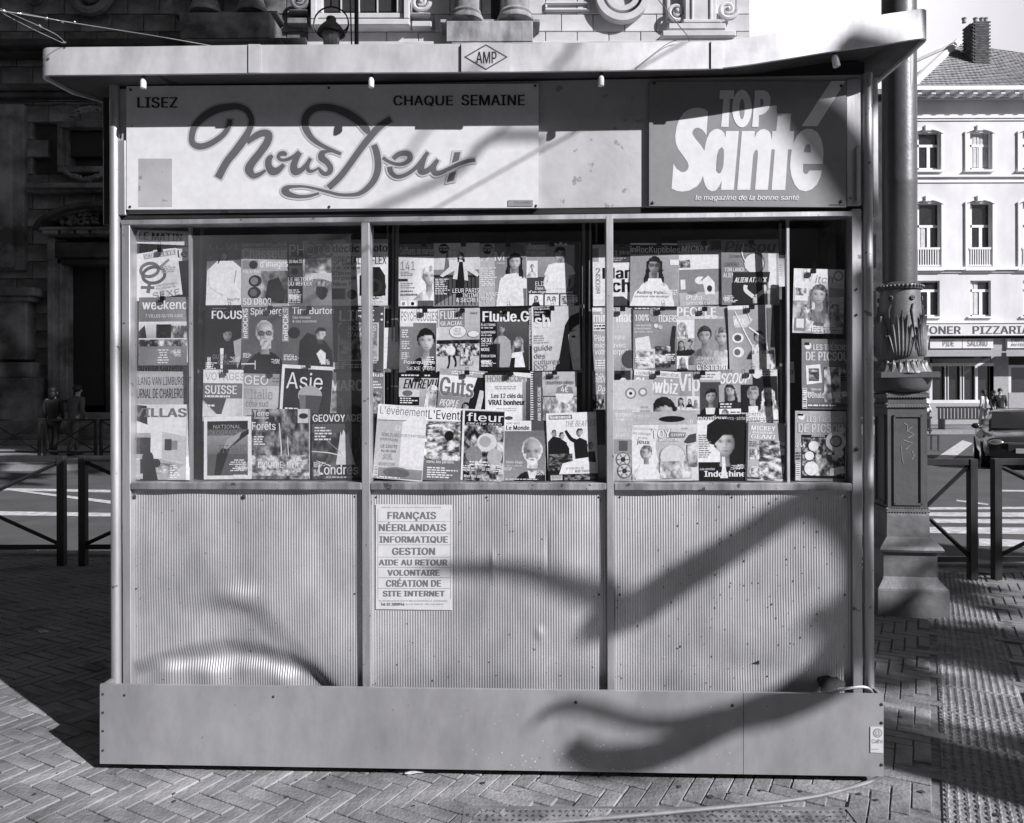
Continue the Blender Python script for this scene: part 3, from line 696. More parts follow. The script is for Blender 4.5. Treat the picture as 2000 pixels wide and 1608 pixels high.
# skirting boards round the foot
for a, b in ((195, 1451.5), (1452.5, 1726)):
    d = .085; p0, p1, p2, p3 = onf(a, 1337+(a-195)*.0131, d), onf(b, 1337+(b-195)*.0131, d), onf(b, 1492+(b-195)*.0163, d), onf(a, 1492+(a-195)*.0163, d)
    mb = MB(); q = lambda p, k: (p.x, -d+k, p.z); pts = [p3, p2, p1, p0]
    n = len(mb.v); mb.v += [q(p, 0) for p in pts]+[q(p, .014) for p in pts]; mb.f += [(0,1,2,3),(7,6,5,4),(0,4,5,1),(1,5,6,2),(2,6,7,3),(3,7,4,0)]
    mb.build('skirting_board', M['board'], kio)
mb = MB(); d = .071; zz = onf(195, 1337, .085).z; mb.box(S(195, .085), -.07, .03, S(195, .085)+.014, 1.4, zz-.002)
mb.build('skirting_board', M['board'], kio)
mb = MB(); mb.box(S(1726, .085)-.014, -.07, .03, S(1726, .085), 1.4, onf(1726, 1357, .085).z-.002); mb.build('skirting_board', M['board'], kio)
for u, v in ((201, 1356), (201, 1392), (201, 1428), (201, 1466), (243, 1358), (534, 1361), (1125, 1372), (1431, 1378), (1722, 1376), (1722, 1412), (1722, 1494)):
    screw(u, v, .086, 1.0 if u > 1000 else .8)
# ---- canopy: fascia bent up at the right, soffit rising to the wall, roof
df = .166
zb, ztp = Z(141, df), Z(88, df)
zb2, zt2 = onf(1812, 90, df).z, onf(1800, 27, df).z
LO = [(60,147),(280,145),(485,142.5),(950,140.5),(1180,138),(1392,134),(1430,130.5),(1468,125.5),(1544,113.5),(1620,101),(1734,85),(1826,70)]
HI = [(60,93),(280,91),(485,88),(950,85.5),(1180,83.5),(1392,81.5),(1430,78),(1506,66.5),(1560,57.5),(1620,47.5),(1734,27),(1826,13)]
def fas(s):                                   # lower and upper edge of the fascia along the front
    out = []
    for T_ in (LO, HI):
        q = [(onf(u, v, df).x, onf(u, v, df).z) for u, v in T_]; s_ = min(max(s, q[0][0]), q[-1][0])
        for (x0, z0), (x1, z1) in zip(q, q[1:]):
            if x0 <= s_ <= x1: out.append(z0+(z1-z0)*(s_-x0)/(x1-x0)); break
    return out
sl_, sr_ = S(74, df), S(1822, df)
outline = []                                  # (s, y) of the fascia, left end rounded, front, right end
R = .05
for k in range(7): a = pi + (pi/2)*k/6; outline.append((sl_+R+R*cos(a), -df+R+R*sin(a)))
nseg = 60
for k in range(1, nseg): outline.append((sl_+R+(sr_-sl_-2*R)*k/nseg, -df))
for k in range(7): a = -pi/2 + (pi/2)*k/6; outline.append((sr_-R+R*cos(a), -df+R+R*sin(a)))
left_side = [(sl_+.02, .02), (sl_+.14, .17), (sl_+.16, 1.6)]
right_side = [(sr_+.0, .05), (sr_-.02, .4), (sr_-.02, 1.6)]
full = left_side[::-1] + outline + right_side
mb = MB(); th_ = .012; n = len(full)
for s_, y in full:
    lo, hi = fas(s_); mb.v += [(s_, y, lo), (s_, y, lo+.006), (s_, y, hi)]
for i in range(n-1):
    a = 3*i; mb.f += [(a, a+3, a+4, a+1), (a+1, a+4, a+5, a+2)]
# inner skin
m0 = len(mb.v)
cxx = 0
for i, (s_, y) in enumerate(full):
    lo, hi = fas(s_); k = .012; sx = s_ + (k if s_ < -1 and y > -df+.03 else -k if s_ > 1.2 and y > -df+.03 else 0); mb.v += [(sx, y+k*(1 if y < .0 else 0), lo), (sx, y+k*(1 if y < .0 else 0), hi)]
for i in range(n-1):
    a = m0+2*i; mb.f += [(a, a+1, a+3, a+2), (3*i, a, a+2, 3*(i+1)), (3*i+2, 3*(i+1)+2, a+3, a+1)]
fas_o = mb.build('fascia', M['fascia'], kio, True)
# soffit: from the fascia's lower inside edge up to the wall
mb = MB(); zw = Z(160, 0)+.012
rows_ = []
for i, (s_, y) in enumerate(full):
    lo, hi = fas(s_); mb.v += [(s_*.992, y+.012 if y < 0 else y, lo+.012), (s_*.90 if abs(s_) > 1.4 else s_*.99, max(y, 0.0)+.03 if y < .03 else y, max(zw, lo+.012+(zw-zb-.012)*.4 if s_ > .9 else zw))]
for i in range(n-1): mb.f.append((2*i, 2*i+2, 2*i+3, 2*i+1))
mb.build('soffit', M['soffit'], kio)
mb = MB(); mb.v = []
tops = [(s_*.994, y+.012 if y < 0 else y, fas(s_)[1]-.03) for s_, y in full]
mb.poly(tops); bm = bmesh.new(); me = mb.mesh('roof', M['alu_dirty']); bm.from_mesh(me); bmesh.ops.triangulate(bm, faces=bm.faces); bm.to_mesh(me); bm.free(); link(bpy.data.objects.new('roof', me), kio)
MB().box(XL, .0, Z(160), S(1690), 1.5, Z(160)+.05).build('roof_beam', M['dark'], kio)
# joint covers and the name plate on the fascia
def strip(u0, v0, u1, v1, name, m='fascia', d=df+.004, b=.001):
    mb = MB(); a, b_, c, e = onf(u0, v1, d), onf(u1, v1, d), onf(u1, v0, d), onf(u0, v0, d); k = .006
    mb.v = [tuple(a), tuple(b_), tuple(c), tuple(e)] + [(p.x, p.y+k, p.z) for p in (a, b_, c, e)]
    mb.f = [(0,1,2,3),(7,6,5,4),(0,4,5,1),(1,5,6,2),(2,6,7,3),(3,7,4,0)]; return mb.build(name, M[m], kio)
strip(485, 86.5, 508, 142, 'joint_cover', d=df+.006); strip(1389, 80, 1412, 134, 'joint_cover', d=df+.006)
for ug, va_, vb_ in ((484, 88, 143), (508.6, 88, 142.5), (1388, 82.5, 134.5), (900, 86, 141)): strip(ug-.5, va_, ug+.5, vb_, 'joint_gap', 'soffit', d=df+.002)
plate = strip(901, 84.5, 997, 140, 'name_plate', d=df+.010)
A = Art(lambda x, y, l: (lambda p: (p.x, p.y, p.z))(onf(x, y, df+.0105+l)), 1.0)
dm = [(949, 86.5), (992, 111.5), (949, 137), (906, 111.5)]
for i in range(4):
    a, b_ = dm[i], dm[(i+1) % 4]; c = (949, 111.7); k = .11
    A.P([a, b_, (b_[0]+(c[0]-b_[0])*k, b_[1]+(c[1]-b_[1])*k), (a[0]+(c[0]-a[0])*k, a[1]+(c[1]-a[1])*k)], .35)
A.T('AMP', 930, 101, 970, 123.5, .22, 'm'); A.build('plate_lettering', M['enamel'], plate)
# lamps under the canopy
for u, v, k in ((280, 162, 1), (725, 160, 1), (1174, 157, 1), (1632, 118, 1.15)):
    d = .145; p = onf(u, v, d); mb = MB(); mb.lathe((0, 0, 0), [(.0105, -.021), (.0115, -.019), (.011, .004), (.0085, .014), (.004, .019)], 14)
    o = mb.build('lamp', M['bulb'], kio, True); o.location = p; o.rotation_euler = (0, .05 if u < 1500 else -.18, 0); o.scale = (k, k, k)
    mb = MB(); mb.lathe((0, 0, 0), [(.006, .017), (.006, .05)], 10); mb.build('lamp_socket', M['darkmetal'], o)
# ---- enamel signs
def board(u0, vl, u1, vr, vbl, vbr, d, name, label, cat, g, thick=.014, group=None):
    o = thing(name, label, cat, OF, ROT, group); mb = MB()
    a, b_, c, e = onf(u0, vbl, d), onf(u1, vbr, d), onf(u1, vr, d), onf(u0, vl, d)
    mb.v = [tuple(a), tuple(b_), tuple(c), tuple(e)] + [(p.x, p.y+thick, p.z) for p in (a, b_, c, e)]; mb.c = [g]*8
    mb.f = [(0,1,2,3),(7,6,5,4),(0,4,5,1),(1,5,6,2),(2,6,7,3),(3,7,4,0)]; mb.build('sign_board', M['enamel'], o); return o
sd = .016
s1 = board(247, 168.5, 1052, 163.5, 409.5, 406, sd, 'enamel_sign', 'long white enamel sign with sweeping dark script lettering above the left windows', 'sign', .72)
def A_(x, y, l, d=sd): p = onf(x, y, d+.0004+l); return (p.x, p.y, p.z)
A = Art(A_, 1.0); A.fine = True
zA = lambda L_: [(360+x/7.655, 190+y/7.655, w_/7.655) for x, y, w_ in L_]
zB = lambda L_: [(520+x/7.655, 190+y/7.655, w_/7.655) for x, y, w_ in L_]
zC = lambda L_: [(700+x/7.658, 190+y/7.658, w_/7.658) for x, y, w_ in L_]
strokes = [
 zA([(680,330,75),(668,420,78),(600,540,82),(480,640,85),(340,715,88),(220,735,92),(130,690,88),(112,590,88),(160,430,100),(300,285,112),(480,185,115),(650,148,105),(800,140,92),(920,190,86),(990,290,82),(1000,400,84),(955,520,98),(880,650,118),(760,810,115),(630,975,110),(505,1205,112)]),
 zA([(940,680,60),(1050,590,95),(1170,535,100),(1258,560,112),(1240,670,115),(1140,820,112),(1020,970,118),(968,1080,125),(1030,1172,88),(1130,1150,62),(1215,1090,40)]),
 zA([(1318,872,50),(1265,930,92),(1262,1030,100),(1320,1105,122),(1405,1090,92),(1490,1005,58)]),
 zB([(305,868,40),(265,842,72),(205,852,66),(182,900,52),(235,940,45),(330,925,52),(420,880,56),(500,822,78)]),
 zB([(500,822,82),(452,910,90),(412,1020,105),(430,1108,116),(520,1092,80),(600,1010,62),(662,912,54)]),
 zB([(662,918,50),(612,1020,66),(640,1100,56),(720,1095,36),(785,1050,24)]),
 zB([(782,1055,36),(830,1120,62),(890,1150,62),(952,1110,80),(955,1040,85),(900,965,90),(830,905,105),(838,840,92),(900,812,45),(985,806,36)]),
 zB([(1120,850,50),(1000,800,55),(850,730,62),(700,630,78),(612,510,100),(576,390,106),(612,260,110),(720,172,106),(880,150,106),(1060,182,112),(1240,262,120),(1400,370,116),(1490,470,112),(1530,545,60)]),
 zC([(230,712,88),(268,810,98),(292,950,100),(290,1080,100),(245,1220,96),(150,1345,86),(20,1438,66),(-128,1462,50),(-298,1455,45),(-478,1410,42),(-678,1360,38),(-828,1335,35),(-970,1337,44),(-1060,1352,70),(-1095,1398,120),(-1040,1450,90),(-900,1485,56),(-738,1478,46),(-588,1436,34)]),
 zC([(485,325,90),(300,455,104),(130,650,102),(0,820,98),(-128,1000,95),(-278,1195,95),(-448,1355,92)]),
 zC([(365,905,56),(470,972,50),(600,1005,50),(700,985,62),(772,920,82),(750,850,86),(660,838,80),(580,868,76),(520,925,70)]),
 zC([(468,1040,84),(485,1120,76),(570,1188,62),(700,1165,60),(830,1080,60),(930,980,70),(1000,880,64),(1040,822,60)]),
 zC([(1000,890,56),(950,1000,90),(935,1105,104),(1020,1105,84),(1110,1030,70),(1190,935,58)]),
 zC([(1188,938,56),(1120,1040,90),(1140,1130,88),(1230,1128,70),(1350,1072,60),(1500,1000,60),(1640,955,60),(1748,942,60)])]
pol = [[(1435,825),(1530,820),(1500,945),(1395,990)], [(1360,1140),(1462,1100),(1430,1245),(1318,1278)]]
pol = [[(700+x/7.658, 190+y/7.658) for x, y in P_] for P_ in pol]
def ext(st, e=3.0):
    a, b_ = st[0], st[1]; l = hypot(a[0]-b_[0], a[1]-b_[1]); h0 = (a[0]+(a[0]-b_[0])/l*e, a[1]+(a[1]-b_[1])/l*e, a[2])
    a, b_ = st[-1], st[-2]; l = hypot(a[0]-b_[0], a[1]-b_[1]); h1 = (a[0]+(a[0]-b_[0])/l*e, a[1]+(a[1]-b_[1])/l*e, a[2]); return [h0]+list(st[1:-1])+[h1]
for st in strokes: A.K([(x, y, w_+7.2) for x, y, w_ in ext(st)], .82, 6, 4e-7)
for P_ in pol:
    c = (sum(p[0] for p in P_)/4, sum(p[1] for p in P_)/4); A.P([(x+(4 if x > c[0] else -4), y+(4 if y > c[1] else -4)) for x, y in P_], .82)
A.eps = .00006
for st in strokes: A.K(st, .42, 7, 4e-7)
for P_ in pol: A.P(P_, .42)
A.T('LISEZ', 268, 190, 347, 211, .12, 'b'); A.T('CHAQUE', 768, 187, 885, 208, .12, 'b'); A.T('SEMAINE', 901, 185.5, 1025, 206.5, .12, 'b')
A.R(992, 391, 1041, 403, .62); A.T('ECLAIRBEL', 1004, 393.5, 1039, 398.5, .4, 'b'); A.T('neon  Bruxelles', 1004, 399.5, 1037, 402, .5, 'n')
A.build('sign_lettering', M['enamel'], s1)
A = Art(A_, 1.0); A.l = 2; A.R(270.5, 310, 336, 404, .70); A.build('faded_sticker', M['wallpanel'], s1)
for u, v in ((255, 176), (642, 172), (1045, 168), (254, 404), (643, 404), (1047, 402), (258, 246)): screw(u, v, sd+.001, .9 if v != 246 else .4, s1)
s2 = board(1268, 160, 1653, 159, 402.5, 405, sd+.004, 'enamel_sign', 'grey enamel sign with heavy white condensed lettering and long slanting accent above the right window', 'sign', .245)
def A2(x, y, l): p = onf(1300+x/5.556, 150+y/5.556, sd+.0046+l); return (p.x, p.y, p.z)
A = Art(A2, 1.0); A.fine = True
A.P([(460,378),(420,350),(370,338),(320,336),(260,350),(200,390),(150,460),(120,540),(105,640),(110,720),(140,790),(200,870),(240,930),(250,975),(235,1015),(205,1035),(170,1035),(120,1000),(85,945),(65,1215),(120,1240),(180,1248),(260,1235),(340,1190),(380,1140),(405,1075),(415,1130),(430,1180),(460,1225),(500,1245),(545,1235),(580,1190),(608,1130),(602,1228),(740,1228),(795,590),(655,590),(650,660),(635,610),(605,580),(565,565),(520,575),(480,610),(450,670),(432,740),(420,805),(380,740),(320,670),(295,630),(290,600),(310,565),(350,553),(390,570),(420,600),(443,635)], .97)
A.P([(828,590),(968,590),(966,662),(990,610),(1030,575),(1075,567),(1115,585),(1140,620),(1153,690),(1160,590),(1200,590),(1218,398),(1362,400),(1346,590),(1394,590),(1386,725),(1370,790),(1328,790),(1298,1230),(1150,1230),(1184,790),(1148,790),(1110,1228),(970,1228),(1000,850),(998,805),(985,793),(965,808),(950,850),(918,1228),(776,1228)], .97)
A.P([(1386,725),(1420,650),(1470,590),(1530,565),(1590,568),(1650,605),(1690,680),(1710,780),(1712,860),(1705,948),(1492,948),(1490,1000),(1495,1040),(1515,1058),(1535,1055),(1560,1018),(1695,1018),(1680,1090),(1640,1170),(1590,1220),(1520,1246),(1450,1230),(1400,1170),(1365,1080),(1350,980),(1355,880),(1370,790)], .97)
A.P([(1800,46),(1955,46),(1645,538),(1475,538)], .97)
A.P([(592,148),(745,148),(740,240),(698,240),(684,545),(602,545),(628,240),(584,240)], .97)
A.E(829, 346, 106, 204, .97, 32); A.P([(970,150),(1060,148),(1110,165),(1138,220),(1138,290),(1120,350),(1080,395),(1040,415),(1015,418),(1008,545),(938,545)], .97)
hg = (.245/.8)**(1/2.2)
A.P([(610,762),(632,790),(634,880),(625,980),(600,1040),(578,1048),(553,1020),(552,950),(562,850),(580,790)], hg)
A.P([(1503,820),(1575,820),(1575,770),(1565,740),(1545,730),(1525,742),(1510,780)], hg); A.E(830, 350, 28, 112, hg, 24)
A.P([(1028,235),(1055,245),(1065,285),(1055,315),(1026,330)], hg)
A.T('le magazine de la bonne santé', 318, 1282, 1455, 1352, .95, 'bi'); A.T('PROMOPRESS', 1775, 1383, 1948, 1397, .08, 'x')
A.E(1905, 1352, 18, 16, .06); A.E(1910, 1346, 9, 5, .6)
A.build('sign_lettering', M['enamel'], s2)
for u, v in ((1275, 396), (1643, 394), (1643, 168), (1278, 163)): screw(u, v, sd+.006, 1.0, s2)
# left: poster
po = board(734, 985, 883, 986, 1190, 1192, -.005, 'poster', 'white paper notice with eight lines of grey course names, taped to the middle corrugated panel', 'poster', .66, thick=.0015)
def A3(x, y, l): p = onf(x, y, -.0048+l); return (p.x, p.y, p.z)
A = Art(A3, 1.0, eps=.00008); A.fine = True
A.c = 0
for k, y in enumerate((1018.5, 1042, 1064, 1088, 1108, 1128, 1149)): A.R(738, y, 880, y+.7, .62)
for x in (738, 880): A.R(x, 994, x+.6, 1170, .7)
for t, x0, x1, y0, y1 in (('FRANÇAIS',757,852,1000,1014.5),('NÉERLANDAIS',740,872,1023,1037.5),('INFORMATIQUE',741,875,1047.5,1061),('GESTION',766,850,1070,1084),('AIDE AU RETOUR',740,874,1093,1104.5),('VOLONTAIRE',757,859,1113,1124.5),('CRÉATION DE',754,862,1132.5,1146),('SITE INTERNET',748,869,1154,1165)):
    yy0 = y0 - (3 if any(c in t for c in 'É') else 0); yy1 = y1 + (3.2 if 'Ç' in t else 0); A.T(t, x0, yy0, x1, yy1, .50, 'x')
A.T('Où : ICI Galerie Pacific 14 et 19 (Rue de la Pacification 2), 1210 Bruxelles', 740, 1172, 874, 1175.5, .55, 'n'); A.T('Tel: 02 2800946', 744, 1177.5, 790, 1183, .45, 'b'); A.T('ou sur internet  info  inscription', 793, 1178.5, 866, 1182, .6, 'n')
A.T('FORMATIONS  COURS DU JOUR ET DU SOIR  TOUS NIVEAUX  EN PETITS GROUPES', 745, 990, 862, 992, .6, 'n')
A.build('poster_lettering', M['poster'], po)
# sticker on the skirting board
st = board(1700, 1420, 1725, 1420, 1470, 1471, .088, 'sticker', 'small pale worn sticker at the right end of the grey skirting board', 'sticker', .62, thick=.0018)
A = Art(lambda x, y, l: tuple(onf(x, y, .0884+l)), 1.0)
A.E(1714, 1432, 9, 9, .45); A.E(1714, 1432, 7.6, 7.6, .8); A.T('LI', 1710, 1427, 1718, 1437, .5, 'b'); A.T("Call'o", 1703, 1444, 1724, 1452, .62, 'm'); A.R(1702, 1463, 1716, 1464, .6)
A.build('sticker_print', M['poster'], st)
# ================================================================== magazine racks (uprights and straps behind the glass)
def rack(label, ups, straps):
    o = thing('magazine_rack', label, 'rack', OF, ROT, 'steel magazine racks inside the kiosk windows')
    for (ut, ub, w_, d) in ups:
        mb = MB(); a, b_ = onf(ut, 436, d), onf(ub, 941, d); h = w_/1000.0
        mb.v = [(a.x-h, a.y, a.z), (a.x+h, a.y, a.z), (b_.x+h, b_.y, b_.z), (b_.x-h, b_.y, b_.z)]; mb.v += [(x, y+.012, z) for x, y, z in mb.v]
        mb.f = [(0,1,2,3),(7,6,5,4),(0,4,5,1),(1,5,6,2),(2,6,7,3),(3,7,4,0)]; mb.build('upright', M['rack'], o)
    for u0, u1, v, d in straps:
        mb = MB(); KB(mb, u0, v-3.5, u1, v+3.5, d-.003, d); mb.build('strap', M['rack'], o)
rack('steel magazine rack behind the hazy left window', [(394,386,7,-.17),(768,764,4,-.15),(757,757,3,-.16)], [(390,765,598,-.145),(386,765,723,-.13),(384,762,850,-.12)])
rack('steel magazine rack behind the middle window', [(776,772,7,-.15),(1140,1140,6,-.15),(1153,1150,4,-.13)], [(774,1142,600,-.135),(774,1142,725,-.12),(772,1140,808,-.12)])
rack('steel magazine rack behind the right window', [(1165,1165,4,-.16),(1524,1526,5,-.16)], [(1163,1526,598,-.135),(1163,1526,722,-.12),(1163,1526,800,-.12)])
# ================================================================== magazines
KLIP = []
def crn(u0, v0, u1, v1, rot, d):
    """centre, half sizes in kiosk space from a pixel box"""
    a = onf(u0, v1, d); b = onf(u1, v0, d); return (a.x+b.x)/2, (a.z+b.z)/2, abs(b.x-a.x)/2, abs(b.z-a.z)/2
def mag(box, rot, d, label, bg, ops, th=.0045, cat='magazine', name='magazine', grp='magazines shown in the kiosk windows', clip=None, lean=0.03, curl=0.0, white=None):
    u0, v0, u1, v1 = box; cx, cz, hw, hh = crn(u0, v0, u1, v1, rot, d)
    o = thing(name, label, cat, kw((cx, -d, cz)), 0, grp); o.rotation_mode = 'XYZ'
    o.rotation_euler = (Matrix.Rotation(ROT, 3, 'Z') @ Matrix.Rotation(-lean*random.Random(int(v0*3+u0)).uniform(.3, 1.8), 3, 'X') @ Matrix.Rotation(random.Random(int(u1+v0)).uniform(-.04, .04)*(name == 'magazine'), 3, 'Z') @ Matrix.Rotation(-radians(rot+(random.Random(int(u0)).uniform(-.9, .9) if name == 'magazine' else 0)), 3, 'Y')).to_euler()
    r = radians(rot); 
    MB().box(-hw+.001, 0.0006, -hh+.001, hw+.0012, th, hh-.001).build('pages', M['paper'], o)
    def f(x, y, l):
        X = -hw+2*hw*x; return (X, -l-.0003, hh-2*hh*y)
    A = Art(f, hh/hw, seed=int(u0*7+v0)); A.f = f
    A.gam = 1.9; A.mul = 1.0; A.con = .28
    rr = A.rnd; mb = A.mb; nn, mm = 8, 10; ph = [rr.uniform(0, 6) for _ in range(4)]; k_ = .10 if name == 'magazine' else .05
    for i in range(nn+1):
        for j in range(mm+1):
            x, y = i/nn, j/mm; mb.v.append(f(x, y, 0)); v = bg*(1+k_*(sin(3*x+ph[0])*cos(2.4*y+ph[1])+.6*sin(7*x*y+ph[2])-.5*(y-.5))); mb.c.append(A.g(min(v, .97)))
    mb.f += [(i*(mm+1)+j, (i+1)*(mm+1)+j, (i+1)*(mm+1)+j+1, i*(mm+1)+j+1) for i in range(nn) for j in range(mm)]
    for op in ops: getattr(A, op[0])(*op[1:-1] if isinstance(op[-1], dict) else op[1:], **(op[-1] if isinstance(op[-1], dict) else {}))
    if white: 
        for (a, b, c, e) in ((0, 0, 1, white), (0, 1-white, 1, 1), (0, white, white*1.4, 1-white), (1-white*1.4, white, 1, 1-white)): A.R(a, b, c, e, .92)
    if name == 'magazine' and (v1-v0) > 105 and bg < .6:
        lg = .85
        for _ in range(2):
            x = rr.choice((.04, .64, .68)); y = rr.uniform(.72, .88); A.L(x, y, x+rr.uniform(.2, .34), y+rr.uniform(.05, .12), rr.randint(3, 5), lg, 'l' if x < .5 else 'r')
    A.build('cover', M['print'], o)
    if clip: KLIP.append((clip[0], clip[1], d+.012, label))
    return o
# each entry: pixel box, tilt, depth behind the glass, description, ground tone, printed picture
T, R_, E_, L_, F_, N_, P_, B_, K_, V_, C_ = 'T', 'R', 'E', 'L', 'F', 'N', 'P', 'B', 'K', 'V', 'C'
# ---------- left window: newspapers in a side rack
NPG = 'newspapers folded in the rack at the far left of the left window'
mag((254,449,372,478), -3, -.05, 'folded newspaper with bold serif masthead, topmost in the far left rack', .80, [(T,'LE MATIN',.14,.2,.86,.72,.12,'x'),(R_,0,.0,1,.07,.6)], name='newspaper', cat='newspaper', grp=NPG, lean=0)
mag((300,485,371,512), 5, -.062, 'folded newspaper showing only a lower-case masthead end behind a white science cover', .78, [(T,'école',.05,.15,.93,.75,.18,'m')], name='newspaper', cat='newspaper', grp=NPG, lean=0)
mag((253,578,300,615), 0, -.066, 'folded newspaper mostly hidden behind the grey weekend magazine, upper one', .72, [(T,'D',.2,.2,.5,.8,.15,'x'),(T,'di',.45,.5,.9,.95,.3,'i')], name='newspaper', cat='newspaper', grp=NPG, lean=0)
mag((253,640,300,702), 0, -.066, 'folded newspaper mostly hidden behind the grey weekend magazine, lower one', .5, [(T,'V',.2,.1,.6,.5,.1,'x'),(T,'D',.1,.6,.5,.95,.1,'x')], name='newspaper', cat='newspaper', grp=NPG, lean=0)
mag((255,703,366,732), 0, -.06, 'folded newspaper with heavy mixed-case masthead just under the grey weekend magazine', .64, [(T,'Nouvelle Gazette',.04,.3,.92,.78,.1,'b')], name='newspaper', cat='newspaper', grp=NPG, lean=0)
mag((255,731,366,757), 0, -.0585, 'folded newspaper with thin condensed capital masthead, middle of three strips', .66, [(T,'BELANG VAN LIMBURG',.04,.2,.94,.82,.15,'n')], name='newspaper', cat='newspaper', grp=NPG, lean=0)
mag((255,756,366,792), 0, -.057, 'folded newspaper with bold condensed masthead just above the white architecture magazine', .62, [(T,'JOURNAL DE CHARLEROI',.01,.08,.95,.62,.1,'b')], name='newspaper', cat='newspaper', grp=NPG, lean=0)
mag((262,490,350,583), 8, -.048, 'white science magazine tilted to the left with intertwined grey ring symbols', .86, [(R_,.0,.0,.1,.12,.4),(R_,.26,.03,.98,.14,.55),(T,'SCIENCE & VIE',.28,.04,.96,.125,.97,'b'),
  (K_,[(.36+.2*cos(a*pi/6),.38+.14*sin(a*pi/6),.07) for a in range(13)],.42),(K_,[(.44+.25*cos(a*pi/6),.5+.17*sin(a*pi/6),.07) for a in range(13)],.36),(K_,[(.6,.36,.07),(.82,.22,.05)],.5),(K_,[(.34,.62,.07),(.26,.86,.08)],.4),(K_,[(.12,.72,.06),(.42,.77,.06)],.4),(L_,.62,.34,.95,.5,4,.6),(T,'Les nouveaux',.46,.7,.94,.76,.6,'n'),(T,'mystères du',.46,.77,.9,.83,.6,'n'),(T,'SEXE',.36,.87,.97,1.0,.55,'n')], clip=(313,485))
mag((271,580,369,714), 0, -.04, 'grey weekend magazine with a strip of skyline photographs across the middle', .48, [(T,'weekend',.06,.04,.97,.18,.9,'b'),(T,"7 VILLES QU'ON AIME",.13,.25,.88,.3,.88,'n'),(R_,0,.36,1,.60,.82,.6),(N_,.35,.4,.65,.6,26,.05,.25,.07),(P_,[(0,.5),(.12,.41),(.16,.6),(0,.6)],.08),(R_,0,.605,1,.62,.95),(N_,0,.62,1,.72,30,.1,.85,.09),(N_,.65,.42,1,.6,20,.3,.8,.07),(L_,.38,.76,.62,.98,6,.8,'c'),(R_,.97,.0,1,.96,.85)], clip=(318,579))
mag((257,790,373,937), 0, -.038, 'architecture magazine with a pale glass villa and dark round armchairs on its cover', .80, [(P_,[(0,0),(.24,.02),(.26,.27),(0,.2)],.18),(P_,[(0,.22),(.3,.3),(.52,.36),(.5,.4),(0,.37)],.85),(R_,0,.38,.32,.72,.62),(N_,.02,.44,.32,.66,12,.05,.25,.05),(P_,[(.52,.36),(.95,.43),(.95,.75),(.52,.72)],.72),(R_,.56,.46,.68,.61,.2),(R_,.68,.48,.78,.6,.5),(P_,[(0,.74),(.5,.72),(1,.82),(1,1),(0,1)],.66),(N_,.3,.78,.75,.92,40,.4,.85,.06),(E_,.28,.72,.1,.1,.06),(E_,.42,.78,.08,.06,.08),(P_,[(.15,.72),(.4,.8),(.46,1),(.16,1)],.06),(T,'VILLAS',-.0+.02,.05,.93,.165,.42,'x'),(R_,.93,.0,1,1,.88),(B_,.02,.92,.2,.99),(L_,.66,.8,.84,.98,8,.9)], curl=.002)
# ---------- left window, top row
mag((403,472,472,597), 0, -.115, 'magazine with a long-haired woman in a white gown, first in the left window', .5, [(R_,0,0,1,.4,.12,.42),(T,'LOVE',.06,.04,.95,.12,.6,'n'),(P_,[(.0,1),(.02,.45),(.3,.3),(.75,.3),(1,.42),(1,1)],.88),(F_,.48,.22,.15,{'hair':.12,'skin':.84,'neck':False}),(P_,[(.38,.3),(.62,.3),(.75,.42),(.25,.42)],.85),(K_,[(.08,.45,.02),(.1,.7,.03),(.5,.85,.04)],.74),(K_,[(.85,.45,.03),(.8,.65,.03)],.6),(T,'inspire',.6,.88,.98,.94,.4,'i')], clip=(430,475))
mag((472,472,562,600), 0, -.113, 'photography magazine with cameras down its left side and a blurred head', .62, [(R_,0,0,1,.09,.3),(T,'SUPER VITAMINE EN CONSEILS PR',.02,.02,.98,.07,.8,'b'),(T,'Chasseur',.02,.09,.98,.26,.92,'b'),(T,"d'images",.4,.28,1.0,.42,.92,'b'),(R_,.03,.28,.36,.41,.5),(C_,.26,.35,.09,.2),(T,'Fuji X-Pro1',.04,.43,.42,.49,.95,'b'),(N_,.42,.45,1,.95,40,.2,.75,.2),(E_,.3,.6,.14,.09,.18),(C_,.28,.6,.08,.45),(E_,.28,.78,.14,.09,.15),(C_,.26,.78,.08,.35),(P_,[(.5,.9),(.58,.6),(.8,.55),(.95,.8),(.9,.95)],.12),(T,'5D D800',.04,.87,.64,.97,.95,'b')], clip=(536,470))
mag((561,470,648,598), 0, -.114, 'photography magazine with black side panel and a turbaned man looking out', .5, [(R_,0,0,.35,.96,.07),(T,'PHOTO',.0+.05,.05,1.0,.22,.85,'o'),(T,'Canon EOS',.04,.23,.33,.28,.9,'m'),(T,'5D Mark III',.04,.29,.33,.34,.9,'m'),(R_,.04,.38,.33,.55,.3),(C_,.17,.47,.08,.05),(P_,[(.35,.3),(.6,.22),(.95,.42),(.95,.55),(.5,.55),(.35,.45)],.72),(N_,.4,.25,1,.6,26,.25,.85,.14),(F_,.78,.77,.23,{'hair':.5,'skin':.24,'neck':False,'long':False}),(P_,[(.5,.6),(.55,.5),(1,.5),(1,.64),(.75,.58)],.75),(T,'LE RETOUR',.02,.56,.58,.62,.95,'b'),(T,'DU REFLEX',.02,.63,.56,.69,.95,'b'),(L_,.03,.74,.34,.96,7,.75)], clip=(606,470))
